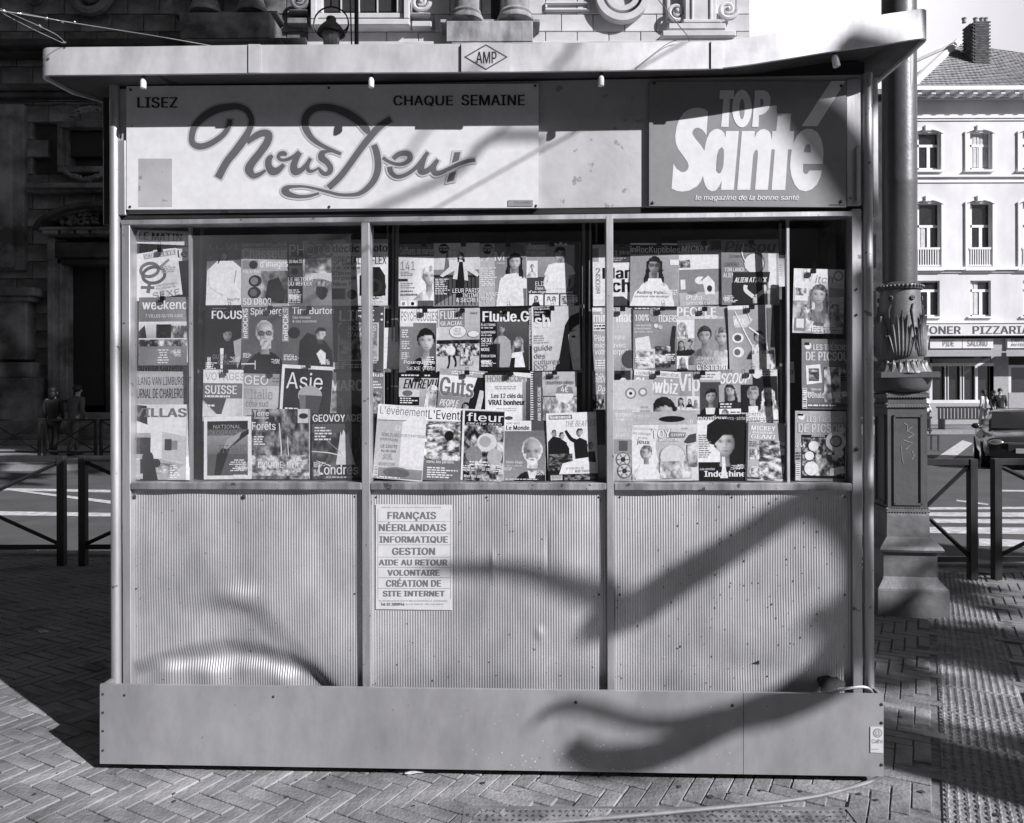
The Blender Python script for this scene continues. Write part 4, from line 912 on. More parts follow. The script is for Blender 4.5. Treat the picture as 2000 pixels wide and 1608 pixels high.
mag((649,467,757,598), 0, -.112, 'camera magazine with a large black lens, partly behind the first aluminium mullion', .85, [(R_,0,0,1,.06,.6),(T,'déclic photo',.0,.07,1.0,.22,.08,'x'),(T,'SPECIAL REFLEX',.02,.25,.98,.38,.15,'m'),(T,'Est-ce que',.02,.40,.5,.46,.2,'b'),(T,'Canon',.02,.48,.34,.54,.2,'b'),(T,'surpasse',.02,.56,.44,.62,.2,'b'),(T,'Nikon ?',.02,.64,.34,.7,.2,'b'),(P_,[(.5,.55),(.7,.42),(.86,.42),(.96,.55),(.97,.85),(.5,.85)],.1),(C_,.76,.72,.22,.06),(C_,.76,.72,.15,.22),(C_,.76,.72,.09,.04),(R_,.0,.74,.24,.9,.12),(C_,.36,.83,.09,.3),(L_,.6,.86,.95,.98,4,.9)], clip=(680,468))
# second row
mag((400,598,472,723), 0, -.105, 'black magazine with two dinner-jacketed men, below the white gown cover', .07, [(T,'FOCUS',.18,.07,1.0,.2,.93,'x'),(L_,.2,.02,.95,.05,1,.5),(F_,.62,.45,.2,{'hair':.04,'skin':.6,'neck':False,'long':False}),(P_,[(.3,.72),(.5,.62),(.62,.95),(.25,.95)],.12),(P_,[(.42,.66),(.52,.66),(.5,.98),(.44,.98)],.85),(P_,[(.78,.55),(1,.5),(1,.8),(.9,.98),(.82,.75)],.62),(T,'GUIDE',.22,.76,.62,.83,.45,'m'),(T,'CINEMA',.38,.84,.95,.92,.45,'m'),(B_,.08,.8,.17,.98)], clip=(449,597))
mag((472,598,551,722), 0, -.103, 'magazine with a bald smiling bearded man in round glasses', .36, [(R_,0,0,.18,.52,.45),(V_,'inROCKS',.03,.03,.15,.5,.92),(T,'Spielberg',.22,.02,1.0,.16,.93,'m'),(F_,.58,.44,.33,{'hair':.55,'skin':.78,'old':True,'glasses':True,'beard':.78,'dress':.12,'long':False}),(R_,.0,.9,.34,.92,.8),(R_,.33,.86,.35,1,.8)], clip=(528,598))
mag((551,597,650,723), 0, -.104, 'grey magazine with a pale dark-haired man in black holding up a pale hand', .34, [(R_,0,.02,.14,.56,.5),(V_,'inROCKS',.02,.04,.12,.54,.92),(T,'Tim Burton',.2,.02,1.02,.13,.93,'m'),(T,'Des mondes',.21,.16,.56,.2,.8,'n'),(T,'& des monstres',.21,.22,.68,.26,.8,'n'),(P_,[(.32,1),(.35,.55),(.5,.42),(.8,.5),(.98,.7),(1,1)],.05),(E_,.24,.42,.12,.09,.1),(F_,.76,.46,.16,{'hair':.04,'skin':.84,'neck':False,'long':False,'beard':.3}),(P_,[(.68,.75),(.76,.68),(.86,.74),(.86,.9),(.78,.92)],.85)], clip=(604,598))
mag((650,599,750,723), 0, -.102, 'literary magazine with huge serif letters over a framed dark portrait', .3, [(T,'LIRE :',.12,.05,.98,.22,.86,'m'),(L_,.5,.0,.9,.03,1,.7),(R_,.1,.25,.9,.86,.72),(R_,.13,.27,.87,.84,.5),(E_,.3,.38,.2,.16,.25),(T,'ROMANS',.3,.3,.85,.38,.9,'n'),(T,"D'AMOUR",.3,.4,.8,.48,.9,'n'),(N_,.13,.55,.87,.84,40,.2,.7,.08),(B_,.02,.88,.12,.99),(L_,.2,.9,.9,.98,2,.8)])
# third row
mag((396,722,473,862), 0, -.092, 'travel magazine with pale masthead band and a wedge of dark mountain', .7, [(R_,0,0,1,.19,.86),(T,'VOYAGES',.05,.04,1.05,.15,.6,'n'),(R_,0,.19,1,.4,.42),(T,'SUISSE',.05,.22,.86,.34,.95,'b'),(L_,.05,.35,.9,.4,1,.9),(P_,[(0,.4),(.6,.4),(.48,.62),(.36,.62),(0,.42)],.3),(P_,[(0,.46),(.38,.66),(0,.66)],.78),(L_,.06,.48,.5,.53,1,.9),(N_,0,.72,1,.78,24,.4,.7,.05)], clip=(441,721))
mag((472,730,556,850), -2, -.094, 'pale travel magazine with thin serif masthead over a misty landscape', .66, [(R_,0,0,1,.2,.55),(T,'GEO',.05,.03,.6,.18,.9,'n'),(L_,.7,.05,.98,.15,2,.4),(T,"l'Italie",.06,.25,.72,.42,.55,'m'),(T,'côté sud',.1,.44,.62,.54,.42,'n'),(P_,[(.5,.8),(.7,.62),(.95,.5),(1,.6),(1,.85)],.22),(R_,0,.8,1,1,.4)], clip=(533,722))
mag((548,714,646,852), -4, -.088, 'tilted white-bordered magazine with a large round-shouldered urn', .15, [(R_,.07,.06,1,1,.14),(T,'Asie',.1,.1,.82,.34,.85,'n'),(E_,.58,.42,.24,.14,.62),(P_,[(.36,.42),(.82,.42),(.74,.72),(.66,.9),(.5,.9),(.42,.7)],.28),(P_,[(.36,.42),(.5,.42),(.52,.88),(.5,.9),(.42,.7)],.42),(L_,.1,.6,.36,.68,2,.9),(L_,.72,.8,.92,.9,2,.9),(R_,0,0,1,.05,.92),(R_,0,.05,.055,1,.92)], clip=(602,712))
mag((637,727,722,850), 0, -.09, 'magazine showing a dark pointed gateway, right end of the third row in the left window', .45, [(T,'MAROC',.1,.12,1.05,.3,.93,'x'),(N_,.1,.34,.4,.7,40,.3,.6,.05),(P_,[(.45,.9),(.47,.6),(.62,.5),(.8,.56),(.88,.7),(.88,.9)],.12),(R_,0,0,.04,1,.88)], clip=(678,716))
mag((706,724,750,862), 0, -.098, 'narrow slice of a magazine ending in an S, just right of the first mullion', .42, [(T,'plus',.3,.03,.98,.1,.95,'b'),(L_,.4,.14,.95,.26,3,.9),(N_,.3,.3,.9,.7,26,.2,.7,.12),(T,'s',.7,.75,.95,.82,.95,'b'),(L_,.3,.86,.9,.96,3,.8)])
# bottom row
mag((398,814,491,936), 0, -.06, 'white-bordered magazine with a sinking ship bow on its cover', .28, [(R_,0,0,1,1,.85),(R_,.07,.07,.93,.94,.34),(R_,.07,.07,.93,.2,.14),(T,'NATIONAL',.2,.13,.78,.19,.62,'n'),(T,'GEOGRAPHIC',.1,.22,.9,.29,.5,'n'),(R_,.07,.3,.93,.6,.55,.4),(P_,[(.22,.93),(.28,.6),(.5,.4),(.95,.2),(.95,.28),(.55,.5),(.36,.93)],.1),(P_,[(.4,.5),(.5,.36),(.8,.24),(.75,.34),(.5,.52)],.6),(T,'TITANIC',.3,.45,.9,.58,.38,'n'),(L_,.52,.68,.88,.88,6,.88,'r'),(R_,.62,.93,.9,.99,.9)], curl=.0)
mag((491,799,604,936), 0, -.058, 'nature magazine with a tangled forest and slim pale trunks', .34, [(N_,0,0,1,1,260,.15,.62,.08),(K_,[(.48,.2,.015),(.52,.6,.02),(.5,.85,.02)],.8),(K_,[(.62,.4,.012),(.66,.8,.02)],.78),(N_,0,.66,1,.95,90,.3,.85,.05),(T,'Terre',.03,.02,.3,.1,.93,'m'),(T,'Sauvage',.04,.105,.3,.15,.9,'m'),(T,'Forêts',.01,.18,.42,.3,.9,'m'),(R_,.8,.0,.99,.2,.75),(E_,.9,.1,.08,.04,.12),(L_,.04,.38,.3,.52,4,.9),(T,"D'OUTRE-MER",.12,.75,.82,.84,.95,'b'),(T,'FORÊTS',.1,.7,.24,.74,.95,'b'),(T,'Sources de vie',.2,.86,.76,.92,.95,'m')])
mag((609,807,703,936), 0, -.056, 'travel magazine with a floodlit twin-turreted bridge on its cover', .3, [(N_,0,.3,1,1,60,.1,.4,.12),(R_,0,0,1,.16,.18),(T,'GEOVOYAGE',.02,.02,1.02,.13,.93,'b'),(P_,[(.56,.5),(.6,.28),(.62,.34),(.66,.25),(.72,.34),(.76,.28),(.8,.5),(.9,.78),(.5,.78)],.78),(E_,.68,.62,.06,.05,.97),(K_,[(.0,.58,.015),(.35,.6,.02),(.68,.66,.02)],.85),(K_,[(.1,.72,.01),(.4,.8,.02)],.85),(K_,[(.15,.3,.01),(.6,.6,.012)],.6),(L_,.06,.2,.44,.42,5,.85),(T,'Londres',.14,.78,.96,.93,.96,'m'),(L_,.3,.95,.95,.99,1,.7)])
# ---------- middle window, top row
mag((779,476,847,599), 0, -.112, 'hair magazine with a smiling woman with cropped blonde hair', .80, [(R_,0,0,1,.2,.42),(T,'Coiffures de mariée',.03,.05,1.5*.66,.17,.88,'n'),(T,'141',.06,.28,.46,.42,.45,'n'),(L_,.06,.44,.5,.52,3,.4),(F_,.87,.52,.3,{'hair':.86,'skin':.86,'long':False,'dress':.8,'open_':True}),(R_,.0,.56,.26,.6,.2),(L_,.06,.62,.48,.72,3,.5),(T,'accessoires',.05,.79,.54,.83,.25,'b'),(L_,.06,.74,.5,.78,1,.35),(R_,.05,.91,.24,1,.94),(R_,.28,.91,.5,1,.94),(E_,.14,.96,.05,.03,.5),(E_,.4,.96,.05,.03,.1),(R_,.55,.91,1,1,.35)], clip=(828,475))
mag((847,474,936,599), 0, -.114, 'magazine with a woman in a pale jacket leaning back on an iron railing', .72, [(R_,0,.42,1,.5,.5),(P_,[(.22,.48),(.27,.18),(.31,.12),(.36,.48)],.42),(R_,0,.5,1,1,.3),(P_,[(0,1),(.5,.78),(1,.9),(1,1)],.5),(C_,.22,.09,.115,.12),(T,'POINT',.13,.05,.31,.08,.95,'b'),(T,'DE VUE',.13,.09,.31,.12,.95,'b'),(T,'IDM',.3,.1,.7,.26,.7,'n')]+
  [(K_,[(x/12,.53,.012),(x/12,.98,.012)],.07) for x in range(1,12)]+[(K_,[(0,.52,.02),(1,.53,.02)],.06),(P_,[(.14,.52),(.42,.33),(.52,.28),(.72,.28),(.82,.36),(1,.5),(.96,.54),(.74,.44),(.76,.6),(.42,.57),(.46,.44),(.2,.54)],.78),(P_,[(.56,.3),(.64,.3),(.68,.6),(.66,.86),(.5,.86),(.52,.58)],.08),(F_,.6,.21,.085,{'hair':.1,'skin':.75,'neck':False}),(L_,.04,.56,.36,.82,9,.85),(T,'LEUR PARIS',.42,.72,1.0,.79,.95,'m'),(T,'INTIME',.64,.8,1.0,.86,.95,'m'),(T,'& SECRET',.5,.87,1.0,.94,.95,'m')], clip=(905,474))
mag((935,474,1028,599), 0, -.113, 'bridal magazine with a young woman in lace and a soft round hat', .5, [(R_,0,0,.34,1,.66),(C_,.2,.09,.11,.14),(T,'POINT',.11,.05,.3,.08,.95,'b'),(T,'DE VUE',.11,.09,.3,.12,.95,'b'),(T,'I',.05,.14,.09,.28,.93,'n'),(K_,[(.14,.28,.012),(.24,.2,.02),(.3,.08,.012)],.8),(T,'M',.34,.14,.54,.28,.93,'n'),(T,'mariage',.38,.3,.56,.34,.93,'i'),(F_,.76,.3,.19,{'hair':.16,'skin':.82,'dress':.9}),(P_,[(.58,.2),(.6,.06),(.75,.0),(.93,.05),(.97,.2),(.8,.13)],.42),(P_,[(.36,1),(.44,.6),(.56,.5),(.8,.48),(.92,.62),(.94,1)],.92),(N_,.46,.55,.85,.9,30,.8,.95,.05),(L_,.03,.38,.4,.68,10,.85),(T,'MARIAGES',.15,.78,.8,.85,.95,'n'),(T,'DE LÉGENDE',.15,.87,.92,.94,.95,'n')], clip=(992,475))
mag((1027,471,1132,599), 0, -.115, 'royal magazine with a dark-haired woman in a tiara and white satin dress', .3, [(R_,.0,.05,.9,.55,.62,.5),(T,'Sagas',.04,.03,.36,.14,.9,'n'),(T,'du',.01,.15,.08,.19,.9,'n'),(T,'Monde',.1,.15,.36,.22,.9,'n'),(F_,.63,.2,.15,{'hair':.06,'skin':.8,'long':False,'dress':.9,'neck':True}),(P_,[(.5,.06),(.54,.02),(.6,.05),(.64,.0),(.68,.05),(.74,.02),(.78,.07),(.64,.05)],.88),(P_,[(.34,.52),(.42,.36),(.55,.33),(.75,.33),(.86,.38),(.92,.5),(.8,.52),(.78,.8),(.38,.8),(.42,.52)],.90),(K_,[(.4,.52,.06),(.36,.66,.06),(.44,.78,.06)],.8),(K_,[(.86,.52,.06),(.86,.66,.06),(.76,.76,.06)],.5),(R_,.02,.3,.22,.56,.88),(F_,.12,.4,.06,{'hair':.5,'skin':.8,'dress':.7,'long':False}),(T,'ELIZABETH II',.18,.62,.78,.69,.9,'n'),(T,'Dans les coulisses',.18,.7,.76,.75,.96,'b'),(T,"d'un règne exceptionnel",.06,.76,.88,.81,.96,'b'),(R_,.07,.82,.33,.99,.9),(R_,.36,.82,.62,.99,.9),(R_,.65,.82,.9,.99,.9),(F_,.2,.88,.05,{'hair':.2,'skin':.8,'dress':.15}),(F_,.43,.88,.04,{'hair':.2,'skin':.8,'dress':.1,'neck':False}),(F_,.53,.88,.04,{'hair':.2,'skin':.8,'dress':.1,'neck':False}),(N_,.67,.84,.88,.97,20,.3,.8,.05)], clip=(1078,474))
mag((781,603,852,728), 0, -.101, 'magazine with a short-haired dark woman and tall condensed grey masthead', .42, [(R_,0,0,1,.22,.88),(T,'PSYCHOLOGIES',.03,.04,1.02,.19,.4,'n'),(R_,0,.22,.36,.28,.8),(F_,.72,.5,.34,{'hair':.07,'skin':.84,'long':False,'dress':.12,'open_':True}),(L_,.05,.32,.3,.46,4,.85),(L_,.05,.5,.3,.64,4,.8),(L_,.05,.68,.3,.8,4,.8),(T,'Pourquoi le',.12,.81,.97,.88,.93,'m'),(T,'SEXE y est',.2,.91,.97,.98,.8,'m')], clip=(830,603))
mag((852,602,937,726), 0, -.103, 'pale humour comic with a speech balloon and a crowd of little figures', .70, [(R_,.08,.02,.66,.29,.5),(V_,'fluide glacial',.01,.03,.06,.3,.4),(T,'FLUIDE',.1,.04,.62,.17,.95,'xo'),(T,'GLACIAL',.1,.2,.62,.27,.93,'x'),(T,'Umour &',.78,.06,.96,.1,.2,'i'),(E_,.5,.37,.2,.1,.1),(E_,.5,.37,.19,.095,.93),(L_,.38,.31,.62,.43,5,.6,'c'),(E_,.86,.41,.14,.055,.15),(E_,.86,.41,.13,.05,.92),(N_,0,.5,1,.6,70,.04,.3,.05),(N_,0,.56,1,.75,90,.1,.95,.05),(E_,.33,.66,.11,.07,.9),(K_,[(.3,.74,.05),(.3,.86,.03),(.26,.95,.04)],.15),(K_,[(.4,.74,.05),(.45,.84,.03),(.44,.92,.04)],.15),(N_,.55,.6,.85,.9,34,.1,.95,.06)], clip=(903,603))
mag((937,601,1033,724), 0, -.102, 'black humour magazine with column of white headlines and two odd figures', .1, [(R_,.35,.2,.98,.95,.34,.2),(T,'Fluide.G',.06,.05,1.0,.22,.95,'x'),(F_,.45,.34,.1,{'hair':.3,'skin':.7,'dress':.6,'long':False}),(P_,[(.4,.95),(.42,.5),(.5,.46),(.62,.52),(.66,.8),(.6,.95)],.6),(F_,.78,.56,.13,{'hair':.5,'skin':.82,'dress':.9,'neck':False}),(P_,[(.62,.95),(.66,.72),(.86,.7),(.92,.95)],.85),(P_,[(.6,.98),(.64,.8),(.72,.8),(.7,.98)],.06),(T,'ÉLECTIONS',.03,.24,.32,.29,.93,'b'),(L_,.03,.3,.3,.34,1,.7),(T,'SHOPPING',.03,.37,.32,.41,.93,'b'),(L_,.03,.42,.3,.46,1,.7),(T,'SEXE',.03,.48,.26,.55,.93,'b'),(L_,.03,.56,.28,.62,2,.7),(T,'MODE',.03,.64,.2,.69,.93,'b'),(T,'ÉDUCATION',.03,.74,.32,.79,.93,'b'),(T,'PEOPLE',.03,.84,.24,.88,.93,'b'),(T,'CULTURE',.03,.9,.26,.94,.8,'n')], clip=(993,601))
mag((1033,598,1132,724), 0, -.104, 'pale magazine with a flat drawn woman with long straight black hair', .75, [(R_,0,0,.06,1,.12),(V_,'LES SCIENCES HUMAINES',.01,.02,.05,.6,.85),(R_,.1,.01,.44,.24,.1),(T,'les grands',.12,.02,.42,.055,.93,'b'),(T,'dossiers',.12,.07,.34,.1,.93,'b'),(T,'des',.12,.11,.22,.14,.93,'b'),(T,'sh',.12,.12,.42,.33,.86,'x'),(P_,[(1,.1),(.82,.16),(.72,.3),(.66,.55),(.6,.8),(.5,1),(.86,1),(.8,.7),(.78,.45),(.88,.34),(1,.28)],.06),(P_,[(.8,.42),(.88,.36),(1,.3),(1,.8),(.88,.84),(.82,.66)],.92),(E_,.88,.48,.04,.02,.1),(K_,[(.82,.4,.015),(.92,.38,.015)],.1),(L_,.1,.44,.4,.58,4,.6),(T,'guide',.1,.6,.46,.71,.42,'n'),(T,'des',.1,.73,.32,.81,.45,'n'),(T,'cultures',.1,.82,.6,.9,.55,'n'),(T,'pop',.1,.91,.36,1.0,.55,'n')], clip=(1078,599))
mag((779,729,862,845), -1, -.088, 'celebrity magazine with slanting black masthead and a blonde woman with bare shoulder', .62, [(R_,0,0,1,.08,.1),(L_,.05,.015,.95,.06,1,.85),(T,'ENTREVUE',.1,.1,1.0,.26,.06,'xi'),(F_,.8,.34,.2,{'hair':.85,'skin':.84,'dress':.8}),(R_,0,.28,.48,.4,.75),(E_,.2,.34,.12,.05,.4),(R_,0,.4,.48,.54,.12),(L_,.03,.41,.46,.52,3,.93),(R_,.02,.56,.46,.66,.8),(L_,.04,.57,.44,.65,2,.3)], clip=(824,729))
mag((855,722,947,850), -4, -.086, 'celebrity magazine with fat grey outlined title and a dark-haired woman', .55, [(P_,[(0,.08),(1,.12),(1,.4),(0,.34)],.88),(P_,[(.7,.9),(.62,.6),(.8,.1),(1,.1),(1,.9)],.12),(R_,0,.0,1,.1,.6),(L_,.25,.02,.98,.08,2,.9),(T,'Guts',.02,.13,.74,.42,.42,'xo'),(F_,.6,.56,.1,{'hair':.08,'skin':.74,'dress':.8}),(K_,[(.92,.3,.1),(.86,.6,.12),(.8,.8,.14)],.74),(T,'PEOPLE',.04,.47,.46,.57,.93,'xi'),(T,'2011',.14,.58,.42,.66,.93,'xi'),(R_,.02,.68,.24,.86,.85),(R_,.27,.68,.48,.86,.85),(F_,.13,.76,.07,{'hair':.1,'skin':.74,'dress':.2}),(F_,.37,.76,.07,{'hair':.2,'skin':.74,'dress':.3})], clip=(912,724))
mag((948,727,1036,842), 0, -.084, 'pale horoscope magazine with two bold central lines and glowing edges', .84, [(R_,.82,.1,1,1,.6,.35),(R_,.9,.1,1,1,.35,.2),(R_,0,0,1,.05,.12),(R_,0,.05,.92,.17,.72),(T,'HOROSCOPE',.04,.055,.92,.165,.5,'x'),(L_,.1,.23,.8,.3,2,.6,'c'),(T,'Les 12 clés du',.14,.36,.82,.44,.16,'b'),(T,'VRAI bonheur',.07,.47,.88,.56,.1,'x'),(L_,.12,.6,.82,.67,2,.7,'c'),(E_,.52,.78,.09,.03,.3),(P_,[(.62,0),(1,.02),(1,.1),(.64,.06)],.9)], clip=(995,728))
mag((1036,726,1126,845), 0, -.085, 'spiral-bound cookery booklet with a round sticker and a hand holding a tart', .72, [(R_,0,0,.08,1,.3)]+[(R_,.0,y/26,.07,y/26+.018,.85) for y in range(26)]+[(R_,.08,0,.26,1,.34),(V_,'CARNETS DE CUISINE',.16,.25,.23,.85,.9),(T,'tartes et',.3,.07,.62,.12,.2,'m'),(T,'bouchées salées',.36,.14,.94,.2,.2,'m'),(N_,.27,.42,1,.8,110,.4,.85,.07),(R_,.27,.25,1,.4,.7,.62),(C_,.74,.36,.2,.92),(P_,[(.54,.36),(.58,.26),(.74,.21),(.9,.26),(.94,.36)],.5),(T,'4€',.66,.24,.82,.34,.95,'b'),(P_,[(.27,.98),(.6,.8),(.8,.66),(.9,.7),(.7,.86),(.4,1)],.86)], clip=(1083,724))
# middle window, bottom row leaning on the sill
mag((733,792,829,937), -4, -.046, 'pale seaside magazine leaning at the left end of the middle window sill', .80, [(R_,0,0,1,.15,.88),(T,"L'événement",.05,.02,1.02,.13,.42,'n'),(R_,.0,.2,.55,.9,.68,.72),(R_,.52,.22,1,.82,.86),(K_,[(.02,.22,.01),(.6,.2,.012)],.4),(T,'La côte belge',.38,.26,1.0,.36,.95,'mi'),(T,'SECRETE & MYTHIQUE',.5,.38,1.0,.42,.5,'n'),(T,'BONS PLANS',.12,.38,.48,.43,.5,'n'),(T,'POUR PÂQUES',.1,.44,.46,.49,.5,'n'),(T,'LE ZOUTE',.12,.54,.46,.58,.35,'n'),(T,'vu du ciel',.13,.6,.44,.64,.35,'n'),(L_,.16,.66,.4,.74,4,.6,'c'),(T,'ARCHITECTURE',.1,.78,.44,.82,.55,'n'),(R_,0,.85,1,.98,.55,.5),(E_,.48,.9,.3,.07,.5),(E_,.48,.91,.27,.06,.4),(B_,.01,.84,.1,.99),(L_,.14,.96,.9,.995,1,.9)])
mag((822,797,913,939), -3, -.05, 'garden magazine with masses of white blossom above a lawn', .6, [(R_,0,0,1,.18,.9),(T,"L'Eventail",.14,.03,1.02,.16,.2,'m'),(N_,0,.19,1,.72,220,.25,.95,.07),(E_,.6,.38,.1,.07,.12),(K_,[(.02,.26,.01),(.3,.22,.015),(.5,.2,.01)],.15),(R_,0,.72,1,1,.42),(T,'Le printemps arrive',.14,.66,.98,.71,.96,'m'),(T,'dans les jardins',.14,.72,.72,.77,.96,'m'),(L_,.16,.81,.85,.97,5,.85)])
mag((902,800,983,939), -3, -.048, 'flower magazine with dark rose heads and a rounded white masthead', .45, [(N_,0,.1,1,1,170,.1,.85,.1),(E_,.6,.46,.24,.13,.78),(E_,.56,.45,.14,.08,.62),(E_,.3,.64,.2,.12,.5),(E_,.8,.66,.18,.12,.66),(R_,.05,.03,1,.22,.14),(T,'fleur',.1,.05,.98,.17,.95,'m'),(T,'CRÉATIF DÉCO',.1,.18,.94,.215,.9,'m'),(R_,0,0,.05,1,.86),(R_,0,0,1,.02,.86),(L_,.2,.72,.95,.8,2,.95),(T,'10 cœurs',.5,.81,.8,.86,.93,'b'),(T,'Max van de Slum',.08,.92,.68,.96,.95,'b')])
mag((974,822,1065,939), -1, -.05, 'magazine with an old white-haired bearded man in front of a grey backdrop', .5, [(R_,0,0,.13,1,.66),(R_,.13,0,.7,.17,.9),(T,'HORS-SÉRIE',.16,.02,.46,.06,.35,'n'),(T,'Le Monde',.16,.08,.66,.155,.1,'x'),(R_,.7,0,1,.16,.32),(R_,.13,.18,1,1,.42,.55),(F_,.72,.52,.31,{'hair':.9,'skin':.74,'old':True,'beard':.92,'dress':.18,'long':False}),(P_,[(.62,.82),(.72,.86),(.82,.82),(.78,.96),(.66,.96)],.93),(T,'Victor Hugo',.15,.67,.52,.72,.93,'m'),(T,"L'élu du peuple",.15,.735,.5,.77,.85,'n'),(B_,.0,.7,.1,.9),(L_,.14,.96,.98,.99,1,.8)], curl=.001)
mag((1069,806,1166,939), 1, -.044, 'white magazine with four young men in dark suits around a white table', .93, [(R_,.05,.03,.52,.095,.4),(T,'Newsweek',.07,.035,.5,.085,.96,'x'),(T,'THE BEATLES',.36,.12,1.0,.21,.62,'bi'),(P_,[(.0,.92),(.02,.42),(.12,.34),(.24,.36),(.4,.44),(.36,.62),(.4,.84),(.2,.92)],.08),(F_,.15,.3,.085,{'hair':.3,'skin':.7,'neck':False,'long':False}),(F_,.3,.34,.085,{'hair':.1,'skin':.8,'neck':False,'long':False}),(P_,[(.24,.42),(.36,.42),(.44,.52),(.44,.82),(.28,.82)],.12),(K_,[(.38,.26,.05),(.48,.38,.07),(.58,.42,.08)],.1),(F_,.66,.3,.095,{'hair':.3,'skin':.8,'neck':False,'long':False}),(P_,[(.54,.42),(.66,.37),(.8,.42),(.82,.66),(.56,.68)],.1),(F_,.87,.5,.09,{'hair':.45,'skin':.75,'neck':False,'long':False}),(P_,[(.82,.58),(.95,.58),(.97,.8),(.84,.8)],.2),(N_,.02,.6,.5,.84,40,.02,.5,.03),(P_,[(.22,.9),(.3,.74),(.6,.7),(.96,.74),(.97,.9)],.93),(T,'50 YEARS SINCE THE',.36,.8,.72,.835,.55,'b'),(T,'MUSIC STARTED',.54,.845,.84,.88,.4,'b'),(R_,0,.9,1,1,.12),(B_,.05,.91,.28,.985),(N_,.32,.91,.95,.99,30,.05,.6,.04)])
# magazines behind the second mullion
mag((1158,477,1231,598), 0, -.12, 'white magazine with giant dark letters, half hidden by the second mullion', .86, [(R_,0,.06,.16,.28,.6),(R_,.48,0,1,.3,.3),(T,'11 titre',.5,.1,.98,.17,.75,'m'),(L_,.5,.18,.95,.28,3,.6),(R_,0,.35,.24,.9,.9),(T,'2',.07,.38,.2,.5,.5,'b'),(V_,'inROCKS',.07,.5,.2,.8,.45),(T,'Mar',.26,.38,1.0,.56,.1,'x'),(T,'ch',.5,.57,1.0,.78,.1,'x'),(P_,[(.5,1),(.55,.85),(.8,.85),(1,.95),(1,1)],.3)], clip=(1216,476))
mag((1158,600,1237,728), 0, -.108, 'computer magazine with bold rounded white title, half hidden by the second mullion', .6, [(R_,0,0,.24,.06,.85),(T,'mini-mac',.02,.07,1.0,.23,.95,'x'),(R_,.02,.25,.5,.36,.82),(L_,.04,.26,.48,.35,2,.2),(T,'Pilotez',.04,.42,.5,.52,.95,'b'),(T,'votre',.52,.42,.78,.5,.95,'b'),(T,'micro avec',.04,.54,.8,.62,.95,'b'),(T,'votre corps !',.04,.64,.86,.75,.92,'b'),(E_,.9,.8,.2,.14,.3),(L_,.04,.8,.5,.95,4,.9)], clip=(1216,600))
mag((1158,724,1236,840), 0, -.096, 'baby care magazine with a fair child, half hidden by the second mullion', .62, [(T,'Bébé',.02,.04,.4,.2,.95,'mi'),(T,'Petite',.1,.24,.6,.4,.95,'mi'),(R_,.55,0,.95,.34,.25),(F_,.76,.2,.12,{'hair':.8,'skin':.84,'long':False,'dress':.8}),(N_,.0,.4,.28,.8,34,.1,.95,.08),(T,'CADEAU',.5,.55,.8,.6,.93,'b')], clip=(1216,725))
mag((1196,742,1275,862), 1, -.074, 'toy magazine card with two spinning discs, behind the cardboard handle bag', .72, [(C_,.46,.22,.14,.5),(C_,.46,.22,.10,.8),(C_,.46,.22,.04,.2),(C_,.76,.2,.11,.5),(C_,.76,.2,.07,.8),(T,'DOUBLE TOUPIE',.02,.44,.66,.5,.95,'xi'),(L_,.7,.42,.98,.54,2,.6),(E_,.5,.7,.06,.03,.9),(N_,0,.6,1,1,30,.6,.95,.04)])
mag((1163,800,1234,939), 0, -.05, 'toy blister card with two grey ribbed discs, left end of the right window sill', .66, [(R_,.0,0,.5,.5,.35),(R_,.55,.0,1,.22,.7),(T,'STORY',.54,.05,.98,.1,.93,'b'),(T,'ZINE',.54,.12,.8,.16,.93,'b'),(T,'DOUBLE',.54,.26,.95,.31,.92,'b'),(T,'TOUPIE',.54,.33,.95,.38,.92,'b'),(R_,.5,.42,1,.62,.55),(R_,.64,.44,.88,.58,.35),(C_,.76,.70,.2,.4),(C_,.76,.70,.17,.75),(C_,.76,.70,.07,.25),(C_,.8,.86,.2,.4),(C_,.8,.86,.17,.75),(C_,.8,.86,.07,.25)]+[(K_,[(.76+.08*cos(a*pi/3),.70+.04*sin(a*pi/3),.03),(.76+.16*cos(a*pi/3),.70+.075*sin(a*pi/3),.04)],.5) for a in range(6)]+[(K_,[(.8+.08*cos(a*pi/3),.86+.04*sin(a*pi/3),.03),(.8+.16*cos(a*pi/3),.86+.075*sin(a*pi/3),.04)],.5) for a in range(6)])
